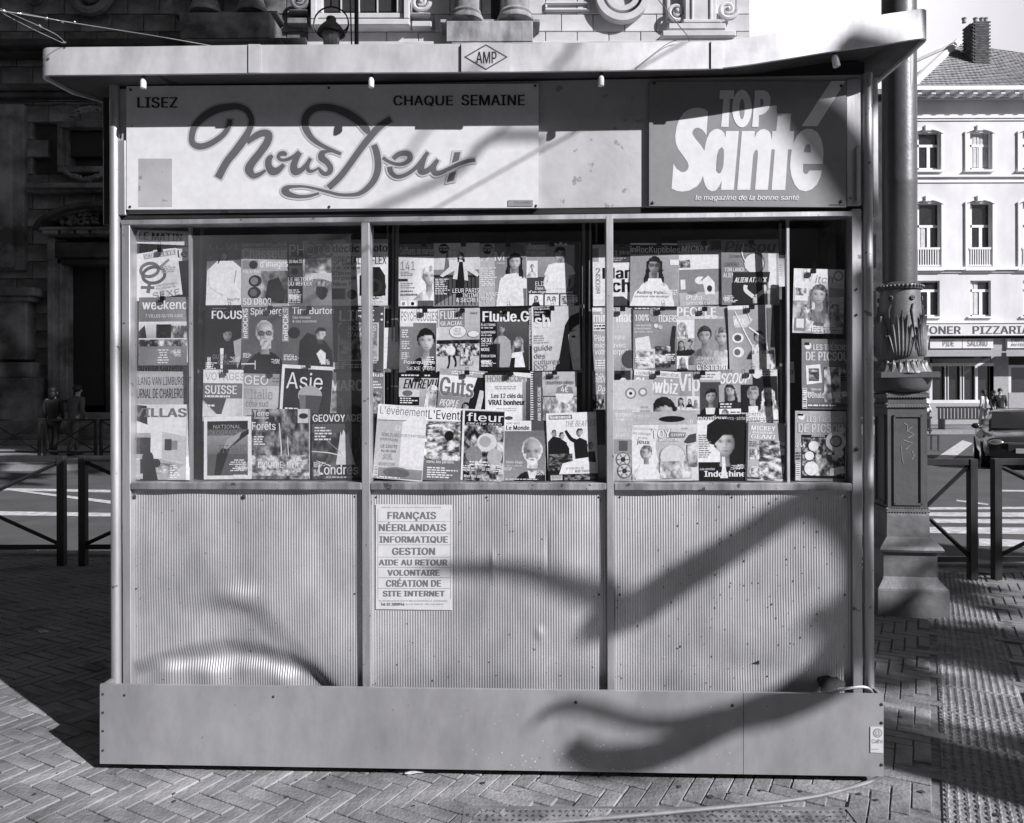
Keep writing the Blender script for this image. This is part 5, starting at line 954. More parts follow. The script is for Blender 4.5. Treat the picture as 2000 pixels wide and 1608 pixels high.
# ---------- right window
mag((1231,474,1325,599), -1, -.112, 'music magazine with a woman in glasses and a white roll-neck', .58, [(R_,0,0,1,.03,.85),(R_,0,.03,1,.17,.14),(T,'inRocKuptibles',.0,.05,1.02,.18,.82,'b'),(F_,.5,.36,.2,{'hair':.14,'skin':.62,'glasses':True,'dress':.93}),(P_,[(.38,.56),(.64,.56),(.68,.66),(.34,.66)],.9),(P_,[(0,1),(.1,.78),(.25,.68),(.75,.68),(.86,.78),(.92,1)],.93),(T,'Audrey Pulvar',.14,.76,.78,.82,.15,'b'),(T,'pourquoi elle dérange',.1,.83,.8,.87,.2,'m'),(R_,.82,.26,1,.35,.9)], clip=(1287,474))
mag((1325,468,1410,597), 1, -.114, "children's comic with a small dog kennel and large masthead on grey", .62, [(R_,0,0,1,.17,.42),(T,'LE JOURNAL DE',.05,.04,.7,.07,.8,'m'),(T,'MICKEY',.08,.08,.74,.18,.88,'xi'),(R_,.78,.02,1,.16,.3),(R_,.02,.22,1,.45,.88),(N_,.02,.3,.28,.42,16,.2,.8,.05),(R_,0,.45,1,.8,.5),(R_,0,.8,1,1,.66),(E_,.5,.62,.13,.06,.93),(P_,[(.5,.62),(.68,.5),(.86,.66)],.5),(P_,[(.54,.62),(.68,.55),(.82,.66),(.82,.84),(.6,.84)],.85),(E_,.7,.75,.06,.05,.25),(E_,.3,.8,.12,.03,.45),(R_,.04,.6,.15,.75,.85),(T,'Pluto',.16,.84,.52,.92,.96,'b'),(T,'porté disparu',.16,.94,.8,1.0,.94,'b')], clip=(1375,472))
mag((1409,467,1521,596), 1, -.108, "children's comic packed in clear film with a catapult toy stuck on its front", .55, [(R_,0,0,1,.17,.5),(T,'Picsou',.05,.02,.98,.2,.34,'xi'),(T,'COSMIQUE',.14,.24,.42,.28,.25,'m'),(R_,.82,.22,.96,.75,.82),(T,'CADEAU',.05,.35,.3,.41,.35,'b'),(T,'TON LANCE',.05,.43,.4,.49,.9,'b'),(T,'ALIEN',.03,.51,.22,.58,.9,'b'),(E_,.58,.36,.19,.17,.42),(E_,.57,.37,.17,.15,.80),(P_,[(.2,.50),(.85,.50),(.82,.66),(.2,.72)],.12),(P_,[(.18,.66),(.8,.62),(.8,1),(.18,1)],.14),(T,'ALIEN ATTACK',.22,.58,.8,.66,.95,'xi'),(K_,[(.42,.7,.07),(.42,.78,.07),(.55,.88,.07)],.78),(K_,[(.74,.7,.07),(.74,.78,.07),(.6,.88,.07)],.74),(K_,[(.58,.88,.08),(.58,.98,.08)],.7),(T,'DOS',.02,.88,.14,.93,.95,'b'),(K_,[(.4,.05,.01),(.36,.2,.02),(.42,.35,.01)],.95)], clip=(1467,470))
mag((1237,599,1322,724), 0, -.103, "children's sticker comic with big balloon-like S on its cover", .5, [(R_,0,0,1,.05,.2),(L_,.03,.01,.98,.045,1,.8),(T,'100%',.04,.12,.36,.22,.86,'x'),(T,'S',.36,.01,.58,.25,.55,'xo'),(T,'TICKERS',.56,.13,1.0,.24,.93,'x'),(T,"UNE MISSION",.05,.28,.4,.31,.93,'b'),(T,"D'AMUSEMENT",.02,.33,.42,.36,.93,'b'),(T,"AUTOCOLLANTE",.02,.38,.44,.41,.93,'b'),(P_,[(.04,.5),(.36,.46),(.42,.7),(.06,.76)],.8),(P_,[(.04,.68),(.5,.66),(.5,.96),(.1,.98)],.75),(N_,.08,.7,.46,.94,24,.4,.95,.06),(C_,.52,.3,.05,.8),(C_,.62,.32,.05,.7),(N_,.5,.62,.86,.96,40,.2,.95,.09),(K_,[(.94,.3,.08),(.9,.6,.1),(.92,.9,.08)],.2)], clip=(1294,599))
mag((1320,597,1421,724), 0, -.105, 'gossip magazine with a cropped-haired man and a curly-haired woman looking up', .70, [(R_,0,0,1,.16,.6),(T,'PEOPLE',.02,.02,.78,.16,.95,'x'),(T,'story',.3,.15,.8,.23,.95,'xi'),(R_,0,.22,.36,.5,.86),(F_,.12,.34,.11,{'hair':.6,'skin':.84,'dress':.7}),(R_,0,.51,.36,.76,.6),(F_,.1,.6,.08,{'hair':.2,'skin':.7,'dress':.15}),(F_,.27,.58,.08,{'hair':.2,'skin':.75,'dress':.08,'long':False}),(R_,.37,.2,1,.82,.55),(F_,.55,.46,.19,{'hair':.22,'skin':.72,'long':False,'dress':.5}),(F_,.88,.48,.19,{'hair':.45,'skin':.8,'long':False,'dress':.7}),(T,"J'AI DEMANDÉ",.01,.68,.36,.73,.2,'b'),(R_,.02,.78,.24,.98,.85),(F_,.13,.86,.08,{'hair':.6,'skin':.75}),(T,'JOHNNY DEPP',.4,.79,.96,.84,.8,'m'),(T,'VANESSA PARADIS',.4,.85,.98,.9,.8,'m'),(T,"C'EST FINI",.4,.91,1.0,1.0,.97,'x')], clip=(1376,600))
mag((1423,596,1512,723), 1, -.1, "children's magazine in crinkled clear film, streaked with painted reflections", .6, [(R_,0,0,.46,.06,.86),(P_,[(.1,.16),(.4,.14),(.55,.22),(.4,.34),(.14,.34)],.75),(T,'MX',.12,.2,.4,.3,.95,'xi'),(F_,.66,.5,.16,{'hair':.2,'skin':.8,'dress':.3,'long':False}),(E_,.2,.5,.13,.08,.85),(E_,.2,.5,.08,.05,.3),(E_,.2,.72,.13,.08,.85),(E_,.18,.72,.07,.05,.4),(N_,.5,.6,1,1,50,.1,.9,.09),(R_,.5,.76,.88,1,.75),(K_,[(.15,.08,.02),(.35,.4,.03),(.62,.78,.02)],.92),(K_,[(.45,.34,.04),(.78,.52,.03)],.97),(K_,[(.4,.05,.01),(.5,.25,.02)],.95),(R_,.86,.05,1,.7,.4)], clip=(1468,596))  # pale strokes painted on the cover for glints of the film
mag((1235,724,1326,840), -5, -.09, 'gossip magazine slanting down to the right with a large laughing dark-haired woman', .72, [(R_,0,0,1,.1,.88),(T,"+ 16 PAGES D'HISTOIRES VÉCUES",.04,.02,.98,.085,.2,'m'),(R_,0,.1,1,.4,.6),(T,'Showbiz',.03,.13,.96,.38,.95,'x'),(F_,.68,.72,.36,{'hair':.14,'skin':.76,'dress':.3}),(L_,.02,.48,.3,.8,5,.6)], clip=(1284,725))
mag((1321,726,1407,840), 0, -.088, 'gossip magazine with a dark-haired man in a dinner jacket beside tall title letters', .6, [(R_,.54,0,1,.14,.85),(L_,.56,.03,.98,.12,2,.5),(T,'Vip',.04,.03,.54,.42,.95,'xo'),(R_,.54,.18,1,1,.3),(F_,.78,.42,.18,{'hair':.14,'skin':.74,'long':False,'dress':.07,'open_':False}),(P_,[(.66,.62),(.88,.62),(.8,.98),(.7,.98)],.95),(R_,0,.42,.22,.66,.75),(F_,.1,.5,.08,{'hair':.1,'skin':.76,'dress':.75}),(R_,.23,.42,.52,.66,.85),(F_,.3,.5,.05,{'hair':.15,'skin':.76,'dress':.08}),(F_,.44,.52,.05,{'hair':.5,'skin':.76,'dress':.5}),(R_,0,.66,.53,.74,.7),(T,'ANGELINA JOLIE',.02,.67,.42,.72,.2,'m'),(L_,.03,.75,.5,.95,3,.93),(R_,.58,.76,.76,.86,.9),(L_,.6,.77,.74,.85,2,.2)], clip=(1372,725))
mag((1404,721,1519,838), 0, -.086, 'gossip magazine with a fair bearded man beside a long-haired blonde woman', .55, [(R_,0,0,.58,.25,.6),(T,'PEOPLE',.02,.01,.24,.06,.3,'m'),(T,'SCOOP',.02,.06,.56,.24,.96,'xi'),(R_,.58,.02,1,.3,.15),(C_,.66,.08,.08,.8),(R_,.72,.02,1,.12,.8),(L_,.74,.03,.98,.11,2,.3),(R_,0,.26,.37,.55,.6),(F_,.19,.36,.12,{'hair':.2,'skin':.78,'dress':.1}),(R_,.0,.55,.37,.66,.2),(L_,.02,.56,.35,.65,2,.9),(R_,0,.66,.37,.84,.85),(F_,.1,.74,.08,{'hair':.4,'skin':.7,'dress':.3}),(L_,.18,.7,.35,.82,3,.3,'r'),(R_,.38,.26,1,.86,.12),(F_,.58,.42,.15,{'hair':.5,'skin':.76,'dress':.1,'long':False,'beard':.6}),(P_,[(.5,.62),(.66,.62),(.66,.8),(.5,.8)],.93),(F_,.84,.44,.14,{'hair':.78,'skin':.82,'dress':.85}),(R_,.38,.73,.76,.79,.93),(T,'BRAD PITT ET',.4,.735,.74,.785,.15,'m'),(R_,.38,.80,.92,.86,.93),(T,'JENNIFER ANISTON',.4,.805,.9,.855,.15,'m'),(T,'SE REVOIENT',.5,.88,.98,.98,.96,'b')], clip=(1468,722))
o_ = mag((1234,804,1362,939), 0, -.044, 'cardboard handle bag with an oval cut-out and a smiling fringed child on its front', .74, [(R_,0,0,1,.19,.66),(E_,.62,.11,.2,.045,.08),(T,'2 scènes',.05,.03,.27,.08,.9,'n'),(T,'des heures du jeux',.03,.14,.4,.18,.85,'n'),(T,'sti',.84,.12,.94,.18,.95,'b'),(P_,[(0,.19),(.42,.19),(.36,.5),(.4,.72),(.3,.98),(0,.98)],.9),(T,'Des autocollants,',.02,.22,.34,.27,.55,'n',-4),(T,'des coloriages',.02,.29,.3,.34,.55,'n',-4),(T,'et des',.1,.36,.24,.39,.5,'n',-4),(T,'jeux',.08,.40,.28,.48,.45,'x',-5),(P_,[(.55,.29),(.83,.31),(.81,.38),(.55,.38)],.48),(T,'TOY',.31,.26,.6,.38,.93,'xo'),(T,'STORY',.6,.32,.81,.36,.97,'x'),(T,'MAGAZINE',.42,.39,.73,.43,.9,'x'),(F_,.22,.6,.13,{'hair':.45,'skin':.86,'long':False,'dress':.88}),(P_,[(.05,.98),(.12,.76),(.34,.76),(.42,.98)],.88),(C_,.62,.66,.2,.62),(C_,.62,.66,.185,.78),(N_,.42,.72,.9,.96,46,.45,.92,.07),(P_,[(.8,.44),(.88,.34),(.98,.32),(.98,.44),(.86,.46)],.3),(N_,.84,.48,.99,.8,16,.4,.9,.07),(T,'8,50€',.77,.235,.86,.26,.5,'m')])
mag((1361,809,1458,939), 1, -.05, 'music special with a young man with swept black hair holding a finger to his lips', .12, [(R_,.02,.09,.5,.72,.86),(N_,.5,.4,1,1,30,.05,.18,.15),(T,'moustique',.03,.02,.6,.11,.96,'b'),(T,'hors-série',.6,.03,.98,.09,.7,'n'),(F_,.56,.42,.33,{'hair':.05,'skin':.82,'long':False,'dress':.08,'neck':True}),(P_,[(.2,.36),(.22,.16),(.4,.07),(.68,.08),(.82,.2),(.80,.34),(.7,.2),(.5,.34),(.34,.46),(.26,.44)],.05),(P_,[(.5,.64),(.56,.64),(.58,.84),(.62,.96),(.46,.96),(.5,.82)],.9),(L_,.04,.3,.3,.66,11,.5),(T,'Les années',.05,.80,.36,.84,.85,'i'),(T,'Indochine',.14,.85,.98,.94,.96,'x')])
mag((1457,826,1532,940), -2, -.046, "thick comic paperback with a mottled picture, right end of the bottom row", .6, [(R_,0,0,.05,1,.3),(T,'MICKEY',.12,.05,.76,.14,.93,'xo'),(T,'PARADE',.16,.15,.7,.19,.9,'x'),(T,'GEANT',.1,.2,.8,.28,.9,'xoi'),(L_,.08,.32,.36,.42,3,.3),(R_,.1,.46,.36,.64,.8),(N_,.1,.46,.36,.64,14,.3,.95,.05),(N_,.35,.3,1,.98,110,.2,.92,.09),(C_,.24,.84,.15,.75),(N_,.12,.78,.36,.9,10,.3,.9,.05),(R_,.05,.94,.4,.96,.12)], th=.022)
mag((1549,525,1648,652), -2, -.048, "bright girls' comic with a wide-eyed drawn heroine, hung in the far right pane", .82, [(N_,.0,.5,1,1,40,.5,.85,.12),(T,'W',.14,.04,.4,.2,.72,'n'),(T,'itch',.42,.1,.8,.22,.5,'i'),(E_,.88,.1,.1,.08,.55),(E_,.88,.1,.07,.055,.9),(F_,.5,.4,.22,{'hair':.4,'skin':.93,'dress':.5}),(F_,.26,.64,.12,{'hair':.45,'skin':.92,'dress':.7}),(F_,.82,.62,.12,{'hair':.5,'skin':.92,'dress':.6}),(R_,.02,.28,.28,.5,.86),(N_,.04,.3,.26,.42,12,.3,.9,.05),(P_,[(.66,.36),(.72,.28),(.98,.3),(1,.42),(.7,.44)],.6),(R_,.04,.76,.26,.96,.5),(R_,.07,.78,.22,.92,.8),(T,'WITCH',.4,.83,.6,.88,.35,'m'),(R_,.38,.89,.6,.98,.9),(L_,.4,.9,.58,.98,3,.5),(B_,.64,.93,.96,.99)], clip=(1588,526))
mag((1566,662,1660,800), 0, -.046, "grey children's comic treasury with a framed drawing, upper of two in the far right pane", .45, [(T,'LES TRÉSORS',.24,.05,.97,.16,.78,'xo'),(T,'DE PICSOU',.08,.18,.97,.31,.78,'xo'),(E_,.13,.1,.07,.05,.9),(R_,.06,.05,.16,.09,.1),(P_,[(.08,.38),(.38,.36),(.42,.62),(.1,.65)],.92),(N_,.14,.42,.36,.6,18,.2,.8,.05),(C_,.96,.33,.05,.9),(N_,.46,.4,.8,.9,40,.3,.93,.09),(T,'244',.78,.42,.98,.48,.96,'x'),(L_,.8,.5,.98,.6,3,.15),(T,'Spécial',.18,.70,.4,.74,.93,'b'),(T,'Donald',.13,.76,.46,.84,.93,'b'),(C_,.88,.78,.06,.85),(T,'4,90€',.84,.77,.92,.79,.3,'m'),(R_,0,.92,1,.97,.34),(L_,.12,.925,.85,.965,1,.93),(B_,.01,.7,.1,.99)])
mag((1553,803,1652,940), -1, -.042, "comic treasury with a large pale ring planet, lower of two in the far right pane", .6, [(R_,.12,.34,.98,.96,.14),(N_,.14,.38,.96,.92,70,.02,.7,.03),(E_,.04,.05,.0,.0,.9),(T,'LES TRÉSORS',.22,.05,.93,.16,.78,'xo'),(T,'DE PICSOU',.06,.18,.95,.31,.78,'xo'),(E_,.12,.08,.07,.05,.9),(R_,.05,.04,.16,.07,.12),(C_,.8,.43,.2,.9),(C_,.8,.43,.12,.35),(C_,.8,.43,.09,.65),(C_,.92,.27,.06,.9),(T,'Aventures',.32,.33,.58,.37,.93,'m'),(T,'244',.02,.46,.2,.52,.95,'x'),(C_,.36,.5,.1,.8),(C_,.34,.5,.07,.9),(C_,.28,.64,.09,.88),(C_,.86,.6,.09,.88),(N_,.4,.62,.82,.92,60,.2,.95,.1),(C_,.32,.82,.14,.93),(L_,.02,.58,.16,.7,3,.3),(B_,.01,.74,.1,.99),(P_,[(.68,.82),(.96,.78),(.98,.88),(.68,.92)],.88)])
# small details of stock behind the far right pane
mag((1517,498,1532,560), 0, -.13, 'thin white booklet edge hanging at the right end of the top row', .86, [(L_,.2,.3,.8,.7,6,.7)], name='booklet', cat='booklet', grp=None)
mag((1540,706,1551,748), 3, -.15, 'small pale price card fixed to the last upright by the far right pane', .8, [(T,'D',.3,.4,.8,.6,.1,'x')], name='price_card', cat='price card', grp=None)
mag((738,640,779,722), 3, -.15, 'pale folded supplement poking out beside the first upright of the middle window', .88, [(L_,.3,.2,.8,.6,5,.8)], name='booklet', cat='booklet', grp=None, th=.004)
# ---------- binder clips
cb = MB(); cb.prism([(-.0, 0), (.0035, .0)], 0, .01) if False else None
body = MB(); w_ = .0105
body.v = [(-w_,-.006,.0),(w_,-.006,.0),(w_,.006,.0),(-w_,.006,.0),(-w_,-.001,-.0165),(w_,-.001,-.0165),(w_,.001,-.0165),(-w_,.001,-.0165),(-w_,-.0072,-.0165),(w_,-.0072,-.0165),(-w_,-.0072,.0),(w_,-.0072,.0)]
body.f = [(0,1,2,3),(8,9,11,10),(0,3,7,4),(1,5,6,2),(4,5,9,8),(3,2,6,7),(10,11,1,0)]
body = MB().box(-.0105,-.007,-.017,.0105,.004,.0005,.002)
bme = body.mesh('clip_body', M['black'])
def loop(zs, y):
    pts = [(-.0035, y, 0), (-.0045, y, zs*.55), (-.0062, y, zs*.85), (-.003, y, zs), (.003, y, zs), (.0062, y, zs*.85), (.0045, y, zs*.55), (.0035, y, 0)]
    return MB().tube([Vector(p) for p in pts], .0007, 5).mesh('wire_handle', M['black'], True)
h1, h2 = loop(.024, -.008), loop(.017, -.009)
for i, (u, v, d, lab) in enumerate(KLIP):
    p = onf(u, v, d)
    short = lab.split(',')[0]; short = ' '.join(short.split()[:10])
    o = thing('binder_clip', 'black binder clip on top of '+short, 'binder clip', kw((p.x, p.y, p.z)), ROT, 'black binder clips holding magazines')
    inst('clip_body', bme, o); inst('wire_handle', h1, o, (0, 0, 0)); inst('wire_handle', h2, o, (.002, 0, -.004), (0.1, 0, .1))
# ================================================================== cables on the canopy and on the ground
def tubeobj(name, label, cat, pts, r, m, group=None, k=5, n=8):
    p = catmull([tuple(q) for q in pts], k); mb = MB(); mb.tube([Vector(q) for q in p], r, n); o = mb.build(name, M[m], None, True); return tag(o, label, cat, group)
wy = df-.02
W = lambda u, v, d=wy: kw(onf(u, v, d))
GW = 'stay wires of the canopy'
tubeobj('stay_wire', 'long bright stay wire running down to the canopy top left of the joint cover', 'wire', [W(0,21,.4), W(92,36,.3), W(150,46,.22), W(300,70,.15), W(415,90,.06)], .0016, 'wire', GW)
tubeobj('stay_wire', 'short stay wire running from the frame edge down to the left corner of the canopy', 'wire', [W(6,27,.35), W(60,55,.25), W(122,84,.12)], .0013, 'wire', GW)
tubeobj('stay_wire', 'doubled stay wire with a small clamp ending at the left corner of the canopy', 'wire', [W(0,17,.4), W(38,34,.3), W(78,52,.24), W(110,68,.18), W(128,84,.12)], .0013, 'wire', GW)
tubeobj('stay_wire', 'short upper strand of the stay wire between two clamps at top left', 'wire', [W(40,25,.32), W(66,30,.31), W(90,35,.3)], .0012, 'wire', GW)
for u, v, d in ((40,27,.32),(91,36,.3),(122,43,.26),(146,44,.23),(78,51,.24),(125,83,.12),(9,22,.38)):
    mb = MB(); mb.ball((0,0,0), .006, .004, .004, 8, 6); mb.tube([(-.005,0,0),(.008,-.002,.004)], .0015, 5); o = mb.build('wire_clamp', M['wire'], None, True); o.location = W(u, v, d); o.rotation_euler = (0, .5, u*.1)
    tag(o, {40:'small clamp at the left end of the short upper wire strand',91:'small clamp at the right end of the short upper wire strand',122:'knotted clamp near the start of the long stay wire',146:'small clamp just right of the knotted one on the long stay wire',78:'small clamp halfway along the doubled wire above the canopy corner',125:'wire clamp sitting on the left corner of the canopy top',9:'wire clamp at the left edge of the view'}[u], 'clamp', 'wire clamps on the stay wires')
tubeobj('stay_wire', 'dark curved stay cable rising from the canopy top right of the name plate', 'wire', [W(1286,0,.1), W(1310,30,.12), W(1330,55,.14), W(1344,72,.15), W(1346,84,.15)], .0016, 'cable', None)
tubeobj('stay_wire', 'thin dark wire slanting across the white canopy front right of the name plate', 'wire', [W(1326,78,df+.012), W(1300,88,df+.012), W(1240,134,df+.012)], .0011, 'black', None)
g = lambda u, v, z=.008: ground(u, v, z)
tubeobj('cable', 'grey rubber cable snaking over the paving from the skirting board to the lower edge', 'cable', [g(1722,1516,.03), g(1690,1530), g(1600,1554), g(1500,1568), g(1400,1578), g(1250,1592), g(1100,1604), g(900,1618), g(700,1640)], .0075, 'cable', None)
tubeobj('cable', 'pale loop of cable curling over the right end of the skirting board', 'cable', [kw(onf(1612,1362,.03)), kw(onf(1630,1352,.05)), kw(onf(1655,1345,.055)), kw(onf(1685,1342,.05)), kw(onf(1700,1348,.045)), kw(onf(1708,1362,.04))], .0055, 'wire', None)
# ================================================================== ornate cast iron street lamp column
Yc = 5.25; colx = (1758-CX)/F*Yc; sc = Yc/F
col = thing('lamp_column', 'massive ornate cast iron lamp column with leaf relief standing right of the kiosk', 'lamp post', (colx, Yc, 0), 0)
zz = lambda v: H + (CY-v)*sc
cdir = atan2(-1, -colx/Yc); cdir = atan2(-Yc, -colx)               # angle from column to the camera
def rp(v, hw): return (hw*sc*.93, zz(v))
mb = MB(); mb.lathe((0,0,0), [(33.5*sc*.92, zz(566)), (34*sc*.92, zz(370)), (34.5*sc*.92, zz(366)), (34.5*sc*.92, zz(358)), (34*sc*.92, zz(354)), (33.5*sc*.92, zz(-900))], 40); mb.build('shaft', M['iron'], col, True)
M['primer'] = mat('bare_pale_patch', .55, .7, g2=.45)
mb = MB(); pts = []
rr_ = 34*sc*.925+.0008
for (v, a) in ((106,.10),(118,.16),(150,.19),(180,.2),(205,.17),(182,.10),(150,.07),(118,.06)):
    pass
va = [(104,.72,.80),(115,.66,.85),(130,.64,.88),(150,.66,.86),(170,.66,.82),(182,.70,.76),(188,.71,.72)]
for i in range(len(va)-1):
    (v0, a0, b0), (v1, a1, b1) = va[i], va[i+1]
    q = lambda v, a: (rr_*cos(cdir+a), rr_*sin(cdir+a), zz(v)); m0, m1 = (a0+b0)/2, (a1+b1)/2
    mb.quad(q(v0,a0), q(v0,m0), q(v1,m1), q(v1,a1)); mb.quad(q(v0,m0), q(v0,b0), q(v1,b1), q(v1,m1))
mb.build('bare_patch', M['primer'], col, recalc=False)
mb = MB(); mb.lathe((0,0,0), [rp(572,38), rp(570,43), rp(566,44), rp(562,43), rp(559,38), rp(556,34)], 40); mb.build('collar', M['iron'], col, True)
bd = MB()
for k in range(36):
    a = 2*pi*k/36; r = 44*sc*.93; bd.ball((r*cos(a), r*sin(a), zz(565)), .0085, .0085, .012, 7, 5)
bd.build('beading', M['iron'], col, True)
mb = MB(); prof = [rp(732,60), rp(728,58), rp(720,52), rp(712,47), rp(706,43), rp(703,44), rp(700,46), rp(690,47.5), rp(670,46), rp(640,43), rp(610,40.5), rp(585,39), rp(571,38.5)]
mb.lathe((0,0,0), prof, 48); mb.build('bell', M['ironlight'], col, True)
# acanthus leaves in relief: overlapping curved blades
def rad_at(v):
    P = [(732,60),(720,52),(706,43),(700,46),(690,47.5),(670,46),(640,43),(610,40.5),(571,38.5)]
    for (a, ra), (b, rb) in zip(P, P[1:]):
        if b <= v <= a: return (ra+(rb-ra)*(a-v)/(a-b))*sc*.93
    return 38*sc
def leaf(v0, v1, a0, a1, wmax, parent, lift=.012):
    mb = MB(); n = 9; m = 6
    for i in range(n+1):
        t = i/n; v = v0+(v1-v0)*t; a = a0+(a1-a0)*t; w_ = wmax*sin(pi*min(t*.9+.08, 1))**.7
        for j in range(m+1):
            s_ = (j/m-.5)*2; r = rad_at(v) + .001 + lift*(1-s_*s_)*(0.45+.55*t)*(1+.25*cos(s_*9)) + (.014*t**4); mb.v.append((r*cos(a+s_*w_), r*sin(a+s_*w_), zz(v)))
    for i in range(n):
        for j in range(m): q = i*(m+1)+j; mb.f.append((q, q+1, q+m+2, q+m+1))
    return mb.build('acanthus_leaf', M['ironlight'], parent, True)
for c0 in range(6):
    base_a = cdir + c0*pi/3 + .1
    for k, (da, top, w_) in enumerate(((0,612,.15),(-.16,622,.14),(.16,622,.14),(-.30,640,.13),(.30,640,.13),(-.42,660,.11),(.42,660,.11))):
        leaf(699, top, base_a+da*.7, base_a+da*1.15, w_, col, .016)
for k in range(26): leaf(731, 707, cdir+2*pi*k/26, cdir+2*pi*k/26, .085, col, .007)
for c0 in range(6):
    a = cdir + c0*pi/3 + .1 + pi/6; r = rad_at(590)+.006; mb = MB(); c = (r*cos(a), r*sin(a), zz(588))
    for q in range(8): mb.ball((c[0]-sin(a)*.012*cos(q*pi/4), c[1]+cos(a)*.012*cos(q*pi/4), c[2]+.012*sin(q*pi/4)), .006, .006, .006, 6, 5)
    mb.ball(c, .007, .007, .007, 6, 5); mb.build('rosette', M['iron'], col, True)
    mb = MB(); mb.tube([(r*cos(a+.0), r*sin(a), zz(600)), ((r+.004)*cos(a-.08), (r+.004)*sin(a-.08), zz(612)), ((rad_at(650)+.004)*cos(a), (rad_at(650)+.004)*sin(a), zz(650)), ((rad_at(685)+.004)*cos(a+.03), (rad_at(685)+.004)*sin(a+.03), zz(688))], [.006,.005,.003,.002], 6); mb.build('ribbon', M['iron'], col, True)
# square pedestal with stepped mouldings, one edge towards the camera
sqa = cdir + radians(25) - 0.0
def sq(v, rx): return (((rx-1758)/.906)*sc, zz(v))
def sqpart(name, prof, m): mb = MB(); mb.lathe((0,0,0), [sq(v, rx) for v, rx in prof], 4, a0=sqa-radians(50)+radians(0)); return mb.build(name, M[m], col)
sqa = cdir - radians(25) + radians(50)
sqpart('abacus', [(742,1822),(741,1826),(731,1826),(730,1822)], 'iron'); 
mb = MB(); mb.lathe((0,0,0), [(rx, z) for rx, z in [rp(768,46), rp(766,52), rp(760,56), rp(750,58), rp(742,60)]], 40); mb.build('neck', M['iron'], col, True)
sqpart('pedestal', [(992,1803),(990,1804),(800,1804),(782,1803),(768,1803)], 'iron')
for v in (775, 794, 994):
    mb = MB(); r = sq(v, 1806)[0]; cs = [(r*cos(sqa-radians(50)+k*pi/2), r*sin(sqa-radians(50)+k*pi/2)) for k in range(4)]
    for k in range(4):
        a, b = Vector((*cs[k], zz(v))), Vector((*cs[(k+1) % 4], zz(v))); n = 15
        for i in range(n):
            p = a.lerp(b, (i+.5)/n); dr = (b-a).normalized(); mb.tube([p-dr*.011+Vector((0,0,-.012)), p+dr*.011+Vector((0,0,.012))], [.008,.008], 6)
    mb.build('rope_moulding', M['ironlight'], col, True)
sqpart('pedestal_base', [(1208,1840),(1202,1840),(1142,1839),(1138,1838),(1132,1832),(1122,1822),(1118,1820),(1074,1820),(1070,1830),(1066,1832),(1060,1828),(1050,1816),(1044,1808),(1004,1807),(998,1806)], 'ironlight')
# recessed panel frames on the two faces in sight
for k in (0, 1, 2, 3):
    r = sq(890, 1804)[0]; a0 = sqa-radians(50)+k*pi/2; a = Vector((r*cos(a0), r*sin(a0), 0)); b = Vector((r*cos(a0+pi/2), r*sin(a0+pi/2), 0)); nrm = ((a+b)/2).normalized()
    mb = MB(); e = .045
    A0, B0 = a.lerp(b, .14), a.lerp(b, .86)
    for (p, q, z0, z1) in ((A0, A0.lerp(B0, .06), zz(984), zz(812)), (B0, B0.lerp(A0, .06), zz(984), zz(812)), (A0, B0, zz(816), zz(812)), (A0, B0, zz(984), zz(980))):
        for hh in (0,):
            c = [p+nrm*.001, q+nrm*.001]; n0 = len(mb.v)
            mb.v += [(*(c[0]).xy, z0), (*(c[1]).xy, z0), (*(c[1]).xy, z1), (*(c[0]).xy, z1)]; o2 = nrm*.009
            mb.v += [(c[0].x+o2.x, c[0].y+o2.y, z0), (c[1].x+o2.x, c[1].y+o2.y, z0), (c[1].x+o2.x, c[1].y+o2.y, z1), (c[0].x+o2.x, c[0].y+o2.y, z1)]
            mb.f += [tuple(n0+i for i in f_) for f_ in ((4,5,6,7),(0,1,5,4),(1,2,6,5),(2,3,7,6),(3,0,4,7))]
    mb.build('panel_frame', M['iron'], col)
# chalk marks
ch = MB(); a0 = sqa-radians(50); r = sq(890, 1804)[0]
M['chalk'] = mat('chalk', .7, .9)
faces = []
for k in range(4):
    an = a0+k*pi/2; a = Vector((r*cos(an), r*sin(an), 0)); b = Vector((r*cos(an+pi/2), r*sin(an+pi/2), 0)); faces.append(((a+b)/2, a, b))
cd = Vector((cos(cdir), sin(cdir), 0)); faces.sort(key=lambda f_: -f_[0].normalized().dot(cd + Vector((.35,0,0))))
mid, fa, fb = faces[0]
def fpt(t, v): p = fa.lerp(fb, t); nr = mid.normalized()*.0015; return (p.x+nr.x, p.y+nr.y, zz(v))
for S_ in ([(.42,828),(.5,832),(.48,845)], [(.62,835),(.5,842),(.66,850),(.52,856)], [(.4,860),(.62,866),(.46,878)], [(.34,872),(.36,895),(.4,905)], [(.6,880),(.66,890),(.6,898)]):
    ch.tube([Vector(fpt(*q)) for q in S_], .0014, 4)
ch.build('chalk_marks', M['chalk'], col)
